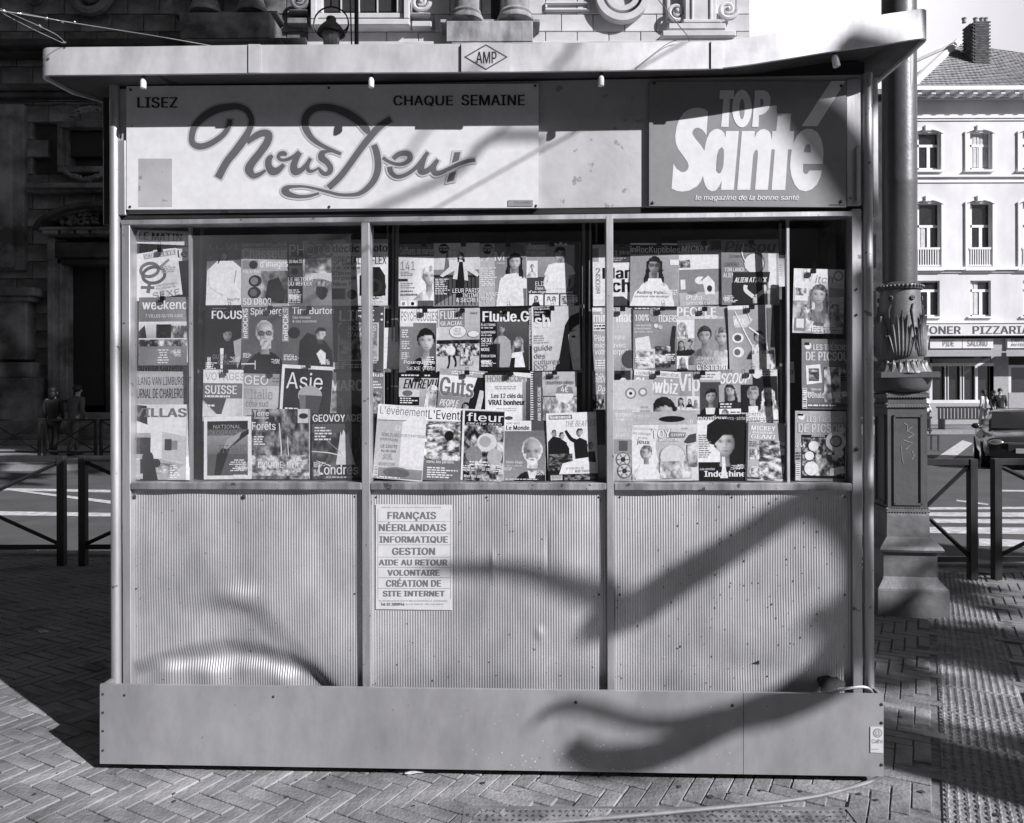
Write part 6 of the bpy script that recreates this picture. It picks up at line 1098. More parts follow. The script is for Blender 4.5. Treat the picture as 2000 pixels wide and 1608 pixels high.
# ================================================================== railings
def railing(x0, x1, Y, label, group, slope=-.0, post=.062, brace=True, base_z=0.0, h=.95):
    o = thing('railing', label, 'railing', (0, 0, base_z), 0, group)
    dx = x1-x0; ang = atan2(0, 1)
    hw = post/2
    for x in (x0, x1): MB().box(x-hw, Y-.03, 0, x+hw, Y+.03, h, .004).build('post', M['darkmetal'], o)
    MB().box(x0+hw, Y-.02, h-.05, x1-hw, Y+.02, h, .003).build('top_rail', M['darkmetal'], o)
    MB().box(x0+hw, Y-.015, .14, x1-hw, Y+.015, .18, .003).build('bottom_rail', M['darkmetal'], o)
    if brace:
        xm = (x0+x1)/2
        for a, b in (((x0+hw, .19), (x1-hw, h-.06)), ((x0+hw, h-.06), (x1-hw, .19))):
            mb = MB(); mb.tube([(a[0], Y, a[1]), (b[0], Y, b[1])], .017, 4); mb.build('brace', M['darkmetal'], o)
    return o
GRL = 'black railing sections along the kerb'
xr = lambda u, Y: (u-CX)/F*Y
railing(xr(1700,6.05), xr(1898,6.05), 6.05, 'black steel railing section between the lamp column and the next section', GRL)
railing(xr(1945,6.05), xr(1945,6.05)+1.5, 6.05, 'black steel railing section cut by the right edge of the view', GRL)
railing(xr(120,6.65)-1.6, xr(120,6.65), 6.65, 'black steel railing section cut by the left edge of the view', GRL)
railing(xr(162,6.65), xr(162,6.65)+1.6, 6.65, 'black steel railing section disappearing behind the left side of the kiosk', GRL)
GRF = 'dark railing sections on the far pavement before the church'
for k in range(5): railing(-13.9+k*1.35, -13.9+k*1.35+1.22, 18.4, 'dark railing section on the far left pavement, number %s from the left edge' % ('one','two','three','four','five')[k], GRF)
# ================================================================== the church
YC = 26.0
ch_ = thing('church', 'soot-stained baroque stone church with columns, scrolls and deep doorway behind the kiosk', 'church', (0, YC, 0))
def cb(mb, u0, v0, u1, v1, d1, d0=-.3, b=.03):
    """box on the church front: pixels at its front face, d metres proud of the wall"""
    Y = YC-d1; x0, x1 = (u0-CX)/F*Y, (u1-CX)/F*Y; z0, z1 = H+(CY-v1)/F*Y, H+(CY-v0)/F*Y
    mb.box(x0, -d1, z0, x1, -d0, z1, b); return mb
def cpart(name, m, boxes, b=.03): 
    mb = MB()
    for q in boxes: cb(mb, *q, b=b)
    return mb.build(name, M[m], ch_)
# rough core with the doorway left open
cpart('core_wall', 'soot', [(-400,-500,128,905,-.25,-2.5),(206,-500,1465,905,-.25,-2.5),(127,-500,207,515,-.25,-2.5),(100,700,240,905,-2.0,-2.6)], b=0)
MB().box(-18, 2.6, -.2, 8, 2.8, 30).build('inner_wall', M['dark'], ch_)
# ashlar courses
random.seed(8)
stm = {}
def ashlar(u0, v0, u1, v1, m, d=0.0, cw=62, chh=34, skip=()):
    v = v0; r = 0
    while v < v1-4:
        vh = min(chh, v1-v); u = u0 - (cw*.5 if r % 2 else 0)
        while u < u1-3:
            a, b = max(u, u0), min(u+cw, u1)
            if b-a > 5 and not any(a < s[2] and b > s[0] and v < s[3] and v+vh > s[1] for s in skip):
                w_, h_ = (b-a)/F*YC-.02, vh/F*YC-.02; key = (round(w_, 2), round(h_, 2), m)
                if key not in stm: stm[key] = MB().box(-w_/2, 0, -h_/2, w_/2, .32, h_/2, .018).mesh('stone_block', M[m])
                p = atY((a+b)/2, v+vh/2, YC); inst('stone_block', stm[key], ch_, (p.x, -d+random.uniform(-.012, .012), p.z))
            u += cw
        v += vh; r += 1
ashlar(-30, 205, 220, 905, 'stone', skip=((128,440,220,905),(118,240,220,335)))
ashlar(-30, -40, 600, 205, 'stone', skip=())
ashlar(600, -40, 1465, 205, 'stonelight', skip=((630,-40,775,24),))  # sunlit copy of the stone, right of the shadow boundary
# left pilaster and its pedestal
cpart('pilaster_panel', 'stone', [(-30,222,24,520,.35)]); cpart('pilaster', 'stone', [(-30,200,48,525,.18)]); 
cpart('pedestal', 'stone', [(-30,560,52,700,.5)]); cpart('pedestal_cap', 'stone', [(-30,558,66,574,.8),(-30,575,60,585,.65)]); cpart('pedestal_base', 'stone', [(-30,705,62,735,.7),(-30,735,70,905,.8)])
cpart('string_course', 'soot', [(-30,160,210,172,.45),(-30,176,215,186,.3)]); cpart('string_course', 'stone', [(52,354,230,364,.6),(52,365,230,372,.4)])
cpart('main_cornice', 'soot', [(-30,72,600,86,.9),(-30,87,620,100,.6)], b=.02); cpart('main_cornice', 'stonelight', [(601,80,1460,92,.9)], b=.02)  # left length painted dark for ledge shading, right length pale as sunlit
# small window with carved surround
cpart('window_surround', 'stone', [(112,234,240,246,.35),(112,322,240,334,.3),(112,246,122,322,.3),(122,246,134,322,.2)]); cpart('window_opening', 'dark', [(134,254,230,304,.04)])
mb = MB(); r_ = random.Random(3)
for k in range(46):
    t = k/46; u = 140+t*70; v = 228-18*sin(t*pi)*.9+r_.uniform(-3, 3); p = atY(u, v, YC-.3); mb.ball((p.x, -.3, p.z), r_.uniform(.04, .11), .08, r_.uniform(.04, .09), 6, 5)
for k in range(40):
    t = k/40; u = 128+t*80; v = 338+12*sin(t*pi)+r_.uniform(-3, 3); p = atY(u, v, YC-.3); mb.ball((p.x, -.3, p.z), r_.uniform(.04, .1), .08, r_.uniform(.04, .09), 6, 5)
tag(mb.build('carved_scrollwork', M['stone'], ch_, True), kind='stuff')
# segmental pediment over the doorway
mb = MB(); 
def arch(mb, uc, vc, ru, rv, wv, d, a0, a1, n=22):
    base = len(mb.v); Y = YC-d
    for i in range(n+1):
        a = a0+(a1-a0)*i/n
        for rr in (0, 1):
            u = uc-(ru-wv*rr)*cos(a); v = vc-(rv-wv*rr)*sin(a)
            for dd in (d, 0): mb.v.append(((u-CX)/F*Y, -dd, H+(CY-v)/F*Y))
    for i in range(n):
        q = base+4*i; mb.f += [(q, q+4, q+6, q+2), (q+1, q+3, q+7, q+5), (q, q+1, q+5, q+4), (q+2, q+6, q+7, q+3)]
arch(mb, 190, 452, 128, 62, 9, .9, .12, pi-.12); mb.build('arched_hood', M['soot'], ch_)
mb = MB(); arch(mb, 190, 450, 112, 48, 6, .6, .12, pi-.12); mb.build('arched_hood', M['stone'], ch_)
cpart('pediment_base', 'stone', [(70,440,240,447,.8)]); cpart('lintel_band', 'stone', [(82,447,112,455,.82),(118,447,143,455,.82),(148,447,172,455,.82),(178,447,230,455,.82)])
mb = MB()
for k in range(60):
    a = r_.uniform(.4, pi/2+.3); u = 190-r_.uniform(10, 92)*cos(a*.8)*.9; v = 436-r_.uniform(0, 26)*sin(a); p = atY(u, v, YC-.4); mb.ball((p.x, -.35, p.z), r_.uniform(.05, .16), .14, r_.uniform(.05, .13), 6, 5)
tag(mb.build('tympanum_carving', M['stone'], ch_, True), kind='stuff')
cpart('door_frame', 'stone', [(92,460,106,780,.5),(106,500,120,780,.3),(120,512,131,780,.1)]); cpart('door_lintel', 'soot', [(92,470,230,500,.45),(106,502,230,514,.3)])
cpart('door_leaf', 'dark', [(131,520,230,790,-1.2)])
for k in range(6):                                       # broad steps
    MB().box(-16.5+k*.25, -2.6+k*.36, .16*k, -9.5, 3, .16*(k+1)+0.0, .01).build('step', M['stone'], ch_)
# top zone seen above the canopy: column pedestals, columns, window, scrolls, wheel, pilaster
def zone(m, ped, cols, voff):
    u0, v0, u1, v1 = ped; cpart('column_pedestal', m, [(u0,v0+voff,u1,v1,1.3)]); cpart('column_pedestal', m, [(u0-12,v0+voff-3,u1+14,v0+voff+5,.8),(u0+10,v1,u1+20,v1+6,1.5)])
    for (a, b) in cols:
        Y = YC-.9; x = ((a+b)/2-CX)/F*Y; r = (b-a)/2/F*Y; zb_ = H+(CY-v0-voff)/F*Y
        mb = MB(); mb.lathe((x, -.75, zb_), [(r*1.32, 0), (r*1.36, .06), (r*1.3, .13), (r*1.12, .16), (r*1.1, .2), (r*1.18, .26), (r*1.12, .33), (r, .36), (r*.98, 9)], 36); mb.build('column', M[m], ch_, True)
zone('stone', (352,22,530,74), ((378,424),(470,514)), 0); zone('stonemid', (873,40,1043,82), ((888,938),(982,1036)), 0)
cpart('niche', 'dark', [(961,-40,979,39,.06)]); 
cpart('window_surround', 'stonelight', [(608,36,802,48,.45),(608,-40,620,36,.45),(790,-40,802,36,.45),(620,24,790,35,.3),(622,-40,632,24,.25),(776,-40,788,24,.25)])
cpart('window_opening', 'dark', [(633,-40,775,23,.05)]); cpart('glazing_bar', 'stonelight', [(667,-40,669.5,23,.12),(702,-40,704.5,23,.12),(738,-40,740.5,23,.12)], b=.005)
def scroll(u, v, r, m, turns=1.6):
    mb = MB(); pts = []; rad = []
    for k in range(40):
        t = k/39; a = t*turns*2*pi; rr = r*(1-t*.82); p = atY(u+rr*cos(a), v+rr*sin(a), YC-.35); pts.append((p.x, -.3, p.z)); rad.append(.10*(r/22)*(1-t*.5))
    mb.tube(pts, rad, 8); p = atY(u, v, YC-.3); mb.ball((p.x, -.3, p.z), .1*r/22, .12, .1*r/22, 8, 6); mb.build('scroll', M[m], ch_, True)
scroll(583, 0, 17, 'stone'); scroll(821, 3, 18, 'stonelight'); scroll(64, -6, 16, 'stone'); scroll(172, -14, 40, 'stone')
cpart('bracket', 'stonelight', [(803,24,842,27,.4),(806,40,845,52,.3)]); cpart('bracket', 'stone', [(566,17,602,20,.4),(562,33,602,45,.3)])
cpart('wall_panel', 'stonelight', [(1066,3,1155,8,.1),(1066,16,1155,21,.1),(1066,8,1071,16,.1),(1150,8,1155,16,.1)])
mb = MB()
for r0, r1, dd in ((53, 40, .35), (34, 24, .28)):
    arch(mb, 1219, -13, r0, r0, r0-r1, dd, -pi, pi, 40)
mb.build('round_window_ring', M['stonelight'], ch_)
cpart('pilaster', 'stonelight', [(1340,-40,1402,48,.5),(1352,-40,1358,44,.56),(1388,-40,1394,44,.56)]); cpart('pilaster_base', 'stonelight', [(1336,38,1412,46,.6),(1308,46,1420,58,.65),(1296,60,1440,72,.85),(1300,73,1455,92,.7)])
scroll(1322, 22, 19, 'stonelight'); scroll(1422, 18, 19, 'stonelight'); cpart('pilaster_recess', 'stonelight', [(1304,-40,1340,44,.12)])
# ================================================================== corner house on the right
YH = 37.0
ho = thing('corner_house', 'white three-storey plastered house with slate roof and shops behind the lamp column', 'house', (0, YH, 0))
def hb(mb, u0, v0, u1, v1, d1, d0=-.3, b=.0):
    Y = YH-d1; mb.box((u0-CX)/F*Y, -d1, H+(CY-v1)/F*Y, (u1-CX)/F*Y, -d0, H+(CY-v0)/F*Y, b); return mb
def hpart(name, m, boxes, b=0.0, parent=ho):
    mb = MB()
    for q in boxes: hb(mb, *q, b=b)
    return mb.build(name, M[m], parent)
wins = [(c, r) for c in range(3) for r in range(3)]
cu = [(1793,1836),(1896,1936),(1999,2040)]; rv = [(262,334),(400,525),(551,621)]
# wall with real openings: piers and spandrels
edges_u = [1782]+[x for c in cu for x in c]+[2300]; 
boxes = []
for i in range(0, len(edges_u), 2): boxes.append((edges_u[i], 196, edges_u[i+1], 634, 0, -.35))
for (a, b) in cu:
    vv = [196]+[x for r in rv for x in r]+[634]
    for i in range(0, len(vv), 2): boxes.append((a, vv[i], b, vv[i+1], 0, -.35))
hpart('wall', 'plaster', boxes)
hpart('string_course', 'trim', [(1784,229,2300,233,.10),(1784,236,2300,238,.06)]); hpart('string_course', 'trim', [(1784,344,2300,348,.12),(1784,356,2300,359,.06)])
hpart('string_course', 'trim', [(1784,524,2300,530,.18),(1784,532,2300,535,.08)])
hpart('room_dark', 'shopdark', [(1783,190,2300,800,-.9,-1.0)])
for c, (a, b) in enumerate(cu):
    for r, (t_, bt) in enumerate(rv):
        w_ = b-a; fr = MB(); tr_ = t_+(bt-t_)*(.36 if r < 2 else .28); lo = bt if r != 1 else 490
        for q in ((a,t_,b,t_+3),(a,lo-3,b,lo),(a,t_,a+3,lo),(b-3,t_,b,lo),(a,tr_-2.5,b,tr_+2.5),((a+b)/2-3,tr_+2.5,(a+b)/2+3,lo-3)): hb(fr, *q, -.16, -.24)
        wo = fr.build('window', M['trim'], ho)
        mb = MB(); hb(mb, a, t_, b, lo, -.20, -.205); mb.build('pane', M['window'], wo)
        if (c, r) in ((1,0),(0,1),(1,2)):
            cu_ = MB()
            for k in range(9 if (c, r) == (1,0) else 3):
                x = a+3+(w_-9)*k/9; hb(cu_, x, t_+3 if (c, r) != (0,1) else tr_+3, x+4, lo-4, -.195+.02*(k % 2), -.199)
            cu_.build('curtain', M['curtain'], wo)
        if r < 2:
            sm = MB(); hb(sm, a-9, t_+2, a-4, bt, .09, 0); hb(sm, b+4, t_+2, b+9, bt, .09, 0)
            Y = YH-.1; n = 10
            for i in range(n):
                t0, t1 = i/n, (i+1)/n; f_ = lambda t: (a-9+(w_+18)*t, t_+2-9*sin(pi*t)**.8)
                (ua, va_), (ub, vb) = f_(t0), f_(t1)
                pts = [(ua, va_), (ub, vb), (ub, vb-5), (ua, va_-5)]
                fpts = [((u-CX)/F*Y, -.1, H+(CY-v)/F*Y) for u, v in pts]; bk = [(x, 0, z) for x, y, z in fpts]; k0 = len(sm.v)
                sm.v += fpts+bk; sm.f += [tuple(k0+j for j in q) for q in ((0,1,2,3),(0,4,5,1),(1,5,6,2),(2,6,7,3),(3,7,4,0))]
            sm.build('window_surround', M['trim'], ho)
            hpart('keystone', 'trim', [((a+b)/2-6, t_-16, (a+b)/2+6, t_-4, .2)], b=.02); hpart('window_sill', 'trim', [(a-9, bt if r != 1 else 527, b+9, (bt if r != 1 else 527)+4, .2)])
        else: hpart('window_sill', 'trim', [(a-4, bt, b+4, bt+3, .12)])
        if r == 1:
            mb = MB(); hb(mb, a-1, 486, b+1, 490, .06, .0); hb(mb, a-1, 520, b+1, 523, .06, .0)
            for k in range(9): x = a+w_*(k+.2)/9; hb(mb, x, 490, x+1.8, 520, .05, .01)
            mb.build('balcony_railing', M['trim'], ho)
# cornice with brackets and dentils
hpart('gutter', 'trim', [(1776,170,2300,178,.9)]); hpart('cornice_bed', 'plaster', [(1784,178,2300,190,.35)])
mbr = MB(); hb(mbr, -5, 178, 5, 187, .8, .3, b=.03)
for k in range(12): hpart('bracket', 'trim', [(1793+k*27.2, 178.5, 1803+k*27.2, 187, .8, .3)], b=.03)
mb = MB()
for k in range(120): hb(mb, 1790+k*3.6, 190, 1792+k*3.6, 196, .2, 0)
tag(mb.build('dentils', M['trim'], ho), kind='stuff')
# slate roof: front slope in courses of single slates past counting, hip to the left
apex = atY(1872, 85, YH+4.0); eL = atY(1779, 171, YH-.8); eR = atY(2330, 171, YH-.8); ridR = atY(2380, 85+50, YH+4)
rf = thing('dummy', None, None) if False else None
def off(p): return Vector((p.x, p.y-YH, p.z))
A_, B_2, C_2, D_ = off(eL), off(eR), off(atY(2080, 150, YH+4)), off(apex)
C_2 = off(atY(2330, 150, YH+1.2))
mb = MB(); 
mb.poly([A_, B_2, C_2, D_]); mb.poly([A_, D_, off(atY(1760,165,YH+9))]); mb.build('roof', M['slate'], ho, recalc=False)
sl = MB(); nr_ = 26
nrm = (B_2-A_).cross(D_-A_).normalized(); nrm = nrm if nrm.y < 0 else -nrm
for j in range(nr_):
    t0, t1 = j/nr_, (j+1.15)/nr_; a, b = A_.lerp(D_, t0), B_2.lerp(C_2, t0); a1, b1 = A_.lerp(D_, min(t1, 1)), B_2.lerp(C_2, min(t1, 1)); n = 56
    for i in range(n):
        s0, s1 = (i+.5*(j % 2))/n, (i+.5*(j % 2)+.93)/n
        if s1 > 1: continue
        k = random.uniform(.005, .03); sl.quad(a.lerp(b, s0)+nrm*(.03+k), a.lerp(b, s1)+nrm*(.03+k*.5), a1.lerp(b1, s1)+nrm*.004, a1.lerp(b1, s0)+nrm*.004)
tag(sl.build('slate_courses', M['slate'], ho, recalc=False), kind='stuff')
mb = MB(); mb.tube([off(atY(1780,168,YH-.7)), off(atY(1869,84,YH+3.9))], .22, 6); mb.build('hip_capping', M['trim'], ho)
mb = MB(); mb.tube([off(atY(1786,118,YH+5)), off(atY(1862,84,YH+5))], .16, 6); mb.build('hip_capping', M['trim'], ho)
mb = MB(); mb.tube([off(atY(1935,106,YH+3.6)), off(atY(2100,150,YH+3))], .1, 6); mb.build('ridge_capping', M['trim'], ho)
# chimney in brick courses
mb = MB(); Yk = YH+1.6
def kb_(mb, u0, v0, u1, v1, f0, f1, b=0): Y = YH-f0; mb.box((u0-CX)/F*Y, -f0, H+(CY-v1)/F*Y, (u1-CX)/F*Y, -f1, H+(CY-v0)/F*Y, b)
kb_(mb, 1903, 46, 1934, 135, -1.7, -2.55); chim = mb.build('chimney', M['mortar'], ho)
Y = YH+1.7; x0, x1 = (1902-CX)/F*Y, (1936-CX)/F*Y; z0, z1 = H+(CY-132)/F*Y, H+(CY-45)/F*Y
bm_ = MB().box(-.1, -.03, -.035, .1, .03, .035).mesh('brick', M['chimney'])
nrow = 26; ncol = 4
for j in range(nrow):
    for i in range(ncol):
        x = x0+.1+(x1-x0-.1)*(i+(.5 if j % 2 else 0))/ncol
        if x+.09 > x1+.04: continue
        inst('brick', bm_, chim, (x, 1.68, z0+(z1-z0)*(j+.5)/nrow))
    for i in range(3):
        inst('brick', bm_, chim, (x0-.0, 1.85+i*.24+(.12 if j % 2 else 0), z0+(z1-z0)*(j+.5)/nrow), (0, 0, pi/2))
mb = MB(); kb_(mb, 1900, 134, 1937, 138, -1.5, -3.4); mb.build('chimney_flashing', M['trim'], ho)
for u in (1883, 1905, 1917, 1925):
    p = atY(u, 45, YH+2.4); mb = MB(); mb.lathe((p.x, 2.4, p.z), [(.10, 0), (.09, .18), (.12, .2), (.12, .25)], 10); mb.build('chimney_pot', M['mortar'], ho)
p = atY(1950, 141, YH+1); mb = MB(); kb_(mb, 1990, 154, 2012, 162, -.6, -1.4); mb.build('skylight', M['shopdark'], ho)
# shop floor
hpart('shop_fascia', 'plaster', [(1790,636,2300,658,.45)]); hpart('shop_wall', 'shopgrey', [(1790,664,1816,830,.0),(1936,664,1970,830,.0),(1816,664,1936,684,.1),(1970,664,2300,684,.1)])
hpart('shop_sign_panel', 'plaster', [(1817,665,1879,683,.15)]); hpart('shop_sign_panel', 'plaster', [(1880.5,665,1940,683,.15)]); hpart('shop_sign_panel', 'plaster', [(1968,665,2080,683,.15)])
for a, b in ((1806, 1956), (1966, 2100)):
    mb = MB(); Y0, Y1 = YH-.15, YH-1.0
    q = lambda u, v, Y: ((u-CX)/F*Y, Y-YH, H+(CY-v)/F*Y)
    mb.quad(q(a, 686, Y0), q(b, 686, Y0), q(b, 690, Y1), q(a, 690, Y1)); mb.quad(q(a, 690, Y1), q(b, 690, Y1), q(b, 699, Y1), q(a, 699, Y1)); mb.build('awning', M['shopgrey'], ho, recalc=False)
dm_ = MB()
for u in (1816, 1846, 1848, 1876, 1878, 1905, 1936): hb(dm_, u, 715, u+5, 786, .0, -.1)
hb(dm_, 1816, 712, 1941, 718, .01, -.1); hb(dm_, 1816, 784, 1941, 790, .01, -.1); hb(dm_, 1970, 716, 1975, 790, 0, -.1); hb(dm_, 1975, 716, 2100, 721, 0, -.1); dm_.build('shop_door_frames', M['plaster'], ho)
mb = MB(); hb(mb, 1821, 718, 1936, 784, -.15, -.2); hb(mb, 1975, 721, 2100, 770, -.15, -.2); hb(mb, 1821, 700, 1936, 712, -.02, -.2); mb.build('shop_glass', M['window'], ho)
hpart('stall_riser', 'shopgrey', [(1816,790,1941,832,.02)]); hpart('stall_riser', 'shopgrey', [(1970,770,2300,832,.02)])
def hart(y0, y1, txt, u0, u1, d, g_, st):
    A = Art(lambda x, y, l: ((x-CX)/F*(YH-d), -d-.01-l*8, H+(CY-y)/F*(YH-d)), 1.0); A.T(txt, u0, y0, u1, y1, g_, st); return A
lt = hart(640, 655, 'DONER', 1800, 1877, .45, .3, 'b'); A = lt
A.T('PIZZARIA', 1900, 640, 2012, 655, .3, 'b'); A.build('shop_lettering', M['poster'], ho)
A = hart(668, 679, 'PIDE', 1842, 1864, .16, .5, 'm'); A.T('SALONU', 1890, 668, 1929, 679, .5, 'm'); A.T('CRITI', 1975, 665, 2003, 671, .45, 'b'); A.T('AU FEU', 1975, 674, 2003, 679, .45, 'b'); A.build('shop_lettering', M['poster'], ho)
# darker terrace glimpsed between the kiosk and the column
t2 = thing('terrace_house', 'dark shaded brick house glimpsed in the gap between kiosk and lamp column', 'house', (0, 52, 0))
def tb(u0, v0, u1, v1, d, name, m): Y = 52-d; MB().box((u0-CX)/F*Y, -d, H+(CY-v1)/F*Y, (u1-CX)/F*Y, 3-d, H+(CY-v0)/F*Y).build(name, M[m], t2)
tb(1600, 180, 1777, 840, 0, 'wall', 'soot'); tb(1595, 176, 1780, 186, .4, 'cornice', 'stone')  # walls painted dark for the shade they stand in
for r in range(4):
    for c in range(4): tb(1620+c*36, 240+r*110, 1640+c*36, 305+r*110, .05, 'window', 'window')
# ================================================================== hanging lantern on its post above the canopy
YL = 12.0
ln = thing('street_lantern', 'old dark street lantern in a wire hoop, rising above the canopy on a slim post', 'street lamp', ((646-CX)/F*YL, YL, 0))
q = lambda u, v: ((u-646)/F*YL, 0, H+(CY-v)/F*YL)
cx, _, z_ = q(649, 62); k = YL/F
mb = MB(); mb.lathe((cx, 0, 0), [(27*k, q(0,66)[2]), (26*k, q(0,61)[2]), (20*k, q(0,52)[2]), (12*k, q(0,44)[2]), (9*k, q(0,41)[2]), (10*k, q(0,37)[2]), (8*k, q(0,33)[2]), (2*k, q(0,31)[2])], 24); mb.build('lamp_cap', M['darkmetal'], ln, True)
mb = MB(); mb.lathe((cx, 0, 0), [(12*k, q(0,112)[2]), (18*k, q(0,64)[2])], 12); mb.build('lamp_glass', M['lampglass'], ln)
mb = MB(); mb.tube([(cx+34*k*cos(a*pi/12+pi)*1.0, 0, q(0,45)[2]+k*(33*sin(a*pi/12)*.98)) for a in range(-4, 17)], 1.6*k, 6); mb.tube([(cx+34*k*cos(a*pi/12), 0, q(0,45)[2]-k*22*sin(a*pi/12)) for a in range(0, 5)], 1.6*k, 6); mb.build('wire_hoop', M['darkmetal'], ln, True)
px_ = q(696, 0)[0]
mb = MB(); mb.tube([(px_, .1, -.1), (px_, .1, q(0,-260)[2])], [5*k, 4*k], 12); mb.tube([(q(688,0)[0], .05, q(0,100)[2]), (q(684,0)[0], .05, q(0,-40)[2]), (px_, .05, q(0,-180)[2])], 1.5*k, 6); mb.tube([(px_, 0, q(0,-120)[2]), (cx, 0, q(0,-60)[2]), (cx, 0, q(0,12)[2])], 2*k, 6); mb.build('post', M['darkmetal'], ln, True)
# ================================================================== people
def chain(pts, name, m, parent, sub=1):
    """pts: list of (index of parent or -1, xyz, radius (x, y))"""
    me = bpy.data.meshes.new(name); me.from_pydata([p[1] for p in pts], [(p[0], i) for i, p in enumerate(pts) if p[0] >= 0], [])
    o = link(bpy.data.objects.new(name, me), parent); sk = o.modifiers.new('skin', 'SKIN'); sk.use_smooth_shade = True
    if not me.skin_vertices: me.skin_vertices  # layer made by the modifier
    return o
def skinned(pts, name, m, parent, sub=1):
    bm = bmesh.new(); lay = bm.verts.layers.skin.verify(); vs = []
    for i, (pa, co, r) in enumerate(pts):
        v = bm.verts.new(co); v[lay].radius = r if hasattr(r, '__len__') else (r, r); v[lay].use_root = (i == 0); vs.append(v)
        if pa >= 0: bm.edges.new((vs[pa], v))
    me = bpy.data.meshes.new(name); bm.to_mesh(me); bm.free(); me.materials.append(m)
    o = link(bpy.data.objects.new(name, me), parent); s = o.modifiers.new('skin', 'SKIN'); s.use_smooth_shade = True
    b = o.modifiers.new('sub', 'SUBSURF'); b.levels = sub; b.render_levels = sub; return o
def person(label, loc, rz, h=1.72, top='cloth_black', legs='cloth_black', hair='hair', stride=.12, lean=0.0, arms=(.12, .12), group=None, fem=False):
    o = thing('person', label, 'person', loc, rz, group); s = h/1.72; sw = .185 if not fem else .165
    L = lambda *a: tuple(x*s for x in a)
    st = stride; ln_ = lean
    hip = .93
    # body: head, neck, trunk, arms with hands, legs with feet: one continuous surface
    pts = [(-1, L(0,0,hip), (.13*s,.10*s)), (0, L(0,-ln_*.3,1.12), (.125*s,.09*s)), (1, L(0,-ln_*.7,1.33), (.15*s,.10*s)), (2, L(0,-ln_,1.45), (.07*s,.06*s)), (3, L(0,-ln_-.01,1.52), (.05*s,.05*s)), (4, L(0,-ln_-.03,1.60), (.075*s,.09*s)), (5, L(0,-ln_-.02,1.68), (.065*s,.075*s))]
    for sx, sg, ar in ((-1, 1, arms[0]), (1, -1, arms[1])):
        b = len(pts); pts += [(2, L(sx*sw,-ln_*.9,1.40), .055*s), (b, L(sx*(sw+.05),-ln_*.6+.03,1.14), .042*s), (b+1, L(sx*(sw+.03),-ar-ln_*.5,.92), .032*s), (b+2, L(sx*(sw+.02),-ar-.04-ln_*.5,.83), (.022*s,.035*s))]
    for sx, sg in ((-1, 1), (1, -1)):
        b = len(pts); pts += [(0, L(sx*.09,0,.88), .085*s), (b, L(sx*.09,sg*st*.35-.03,.5), .058*s), (b+1, L(sx*.09,sg*st+.02,.09), .038*s), (b+2, L(sx*.1,sg*st-.11,.035), (.038*s,.03*s))]
    skinned(pts, 'body', M['skin'], o, 1)
    # coat and trousers follow the limbs a little outside the body
    k = 1.18
    c = [(-1, L(0,0,1.05), (.155*s,.125*s)), (0, L(0,0,.86), (.165*s,.13*s)), (0, L(0,-ln_*.7,1.33), (.17*s,.12*s)), (2, L(0,-ln_,1.455), (.075*s,.07*s))]
    for sx, ar in ((-1, arms[0]), (1, arms[1])):
        b = len(c); c += [(2, L(sx*sw,-ln_*.9,1.40), .072*s), (b, L(sx*(sw+.05),-ln_*.6+.03,1.14), .058*s), (b+1, L(sx*(sw+.035),-ar*.9-ln_*.5,.93), .045*s)]
    skinned(c, 'jacket', M[top], o, 1)
    t = [(-1, L(0,0,.92), (.145*s,.115*s))]
    for sx, sg in ((-1, 1), (1, -1)):
        b = len(t); t += [(0, L(sx*.09,0,.84), .098*s), (b, L(sx*.09,sg*st*.35-.03,.5), .072*s), (b+1, L(sx*.09,sg*st+.02,.1), .055*s)]
    skinned(t, 'trousers', M[legs], o, 1)
    mb = MB(); mb.ball(L(0,-ln_+.01,1.665), .098*s, .112*s, .10*s, 14, 10)
    if fem: mb.ball(L(0,-ln_+.06,1.56), .085*s, .06*s, .13*s, 12, 8)
    mb.build('hair', M[hair], o, True)
    mb = MB(); mb.ball(L(0,-ln_-.125,1.60), .014*s, .02*s, .022*s, 8, 6)
    for sx in (-1, 1): mb.ball(L(sx*.088,-ln_-.03,1.605), .012*s, .02*s, .03*s, 8, 6)
    mb.build('ears_and_nose', M['skin'], o, True)
    mb = MB()
    for sx in (-1, 1): mb.ball(L(sx*.033,-ln_-.108,1.625), .012*s, .008*s, .007*s, 8, 6)
    mb.ball(L(0,-ln_-.112,1.555), .026*s, .006*s, .006*s, 8, 6); mb.build('eyes_and_mouth', M['cloth_black'], o, True)
    for sx, sg in ((-1, 1), (1, -1)):
        x, y = sx*.095, sg*st-.06; mb = MB(); mb.ball(L(x, y, .045), .052*s, .14*s, .045*s, 12, 8); mb.build('shoe', M['cloth_black'], o, True)
    return o
G_ = 'people walking away past the church'
person('person in long dark coat walking away, left one of the pair by the church', ((104-CX)/F*19.7, 19.7, 0), pi+.2, 1.70, 'cloth_black', 'cloth_black', stride=.16, group=G_, fem=True)
person('person in dark gilet with pale collar, right one of the pair by the church', ((143-CX)/F*19.4, 19.4, 0), pi-.35, 1.75, 'cloth_grey', 'cloth_grey', stride=.2, lean=.12, group=G_)
G2 = 'people standing by the shops'
person('person in white coat and pale trousers walking before the shop doors', ((1921-CX)/F*34, 34, 0), pi+.5, 1.66, 'cloth_white', 'cloth_mid', stride=.16, group=G2, fem=True)
person('person in black coat and headscarf standing nearest the wall before the shops', ((1941-CX)/F*34.6, 34.6, 0), .3, 1.64, 'cloth_black', 'cloth_black', stride=.05, group=G2, fem=True)
person('person in black with a dark hat, right of the trio before the shops', ((1953-CX)/F*33.6, 33.6, 0), -.4, 1.72, 'cloth_black', 'cloth_black', stride=.06, group=G2)
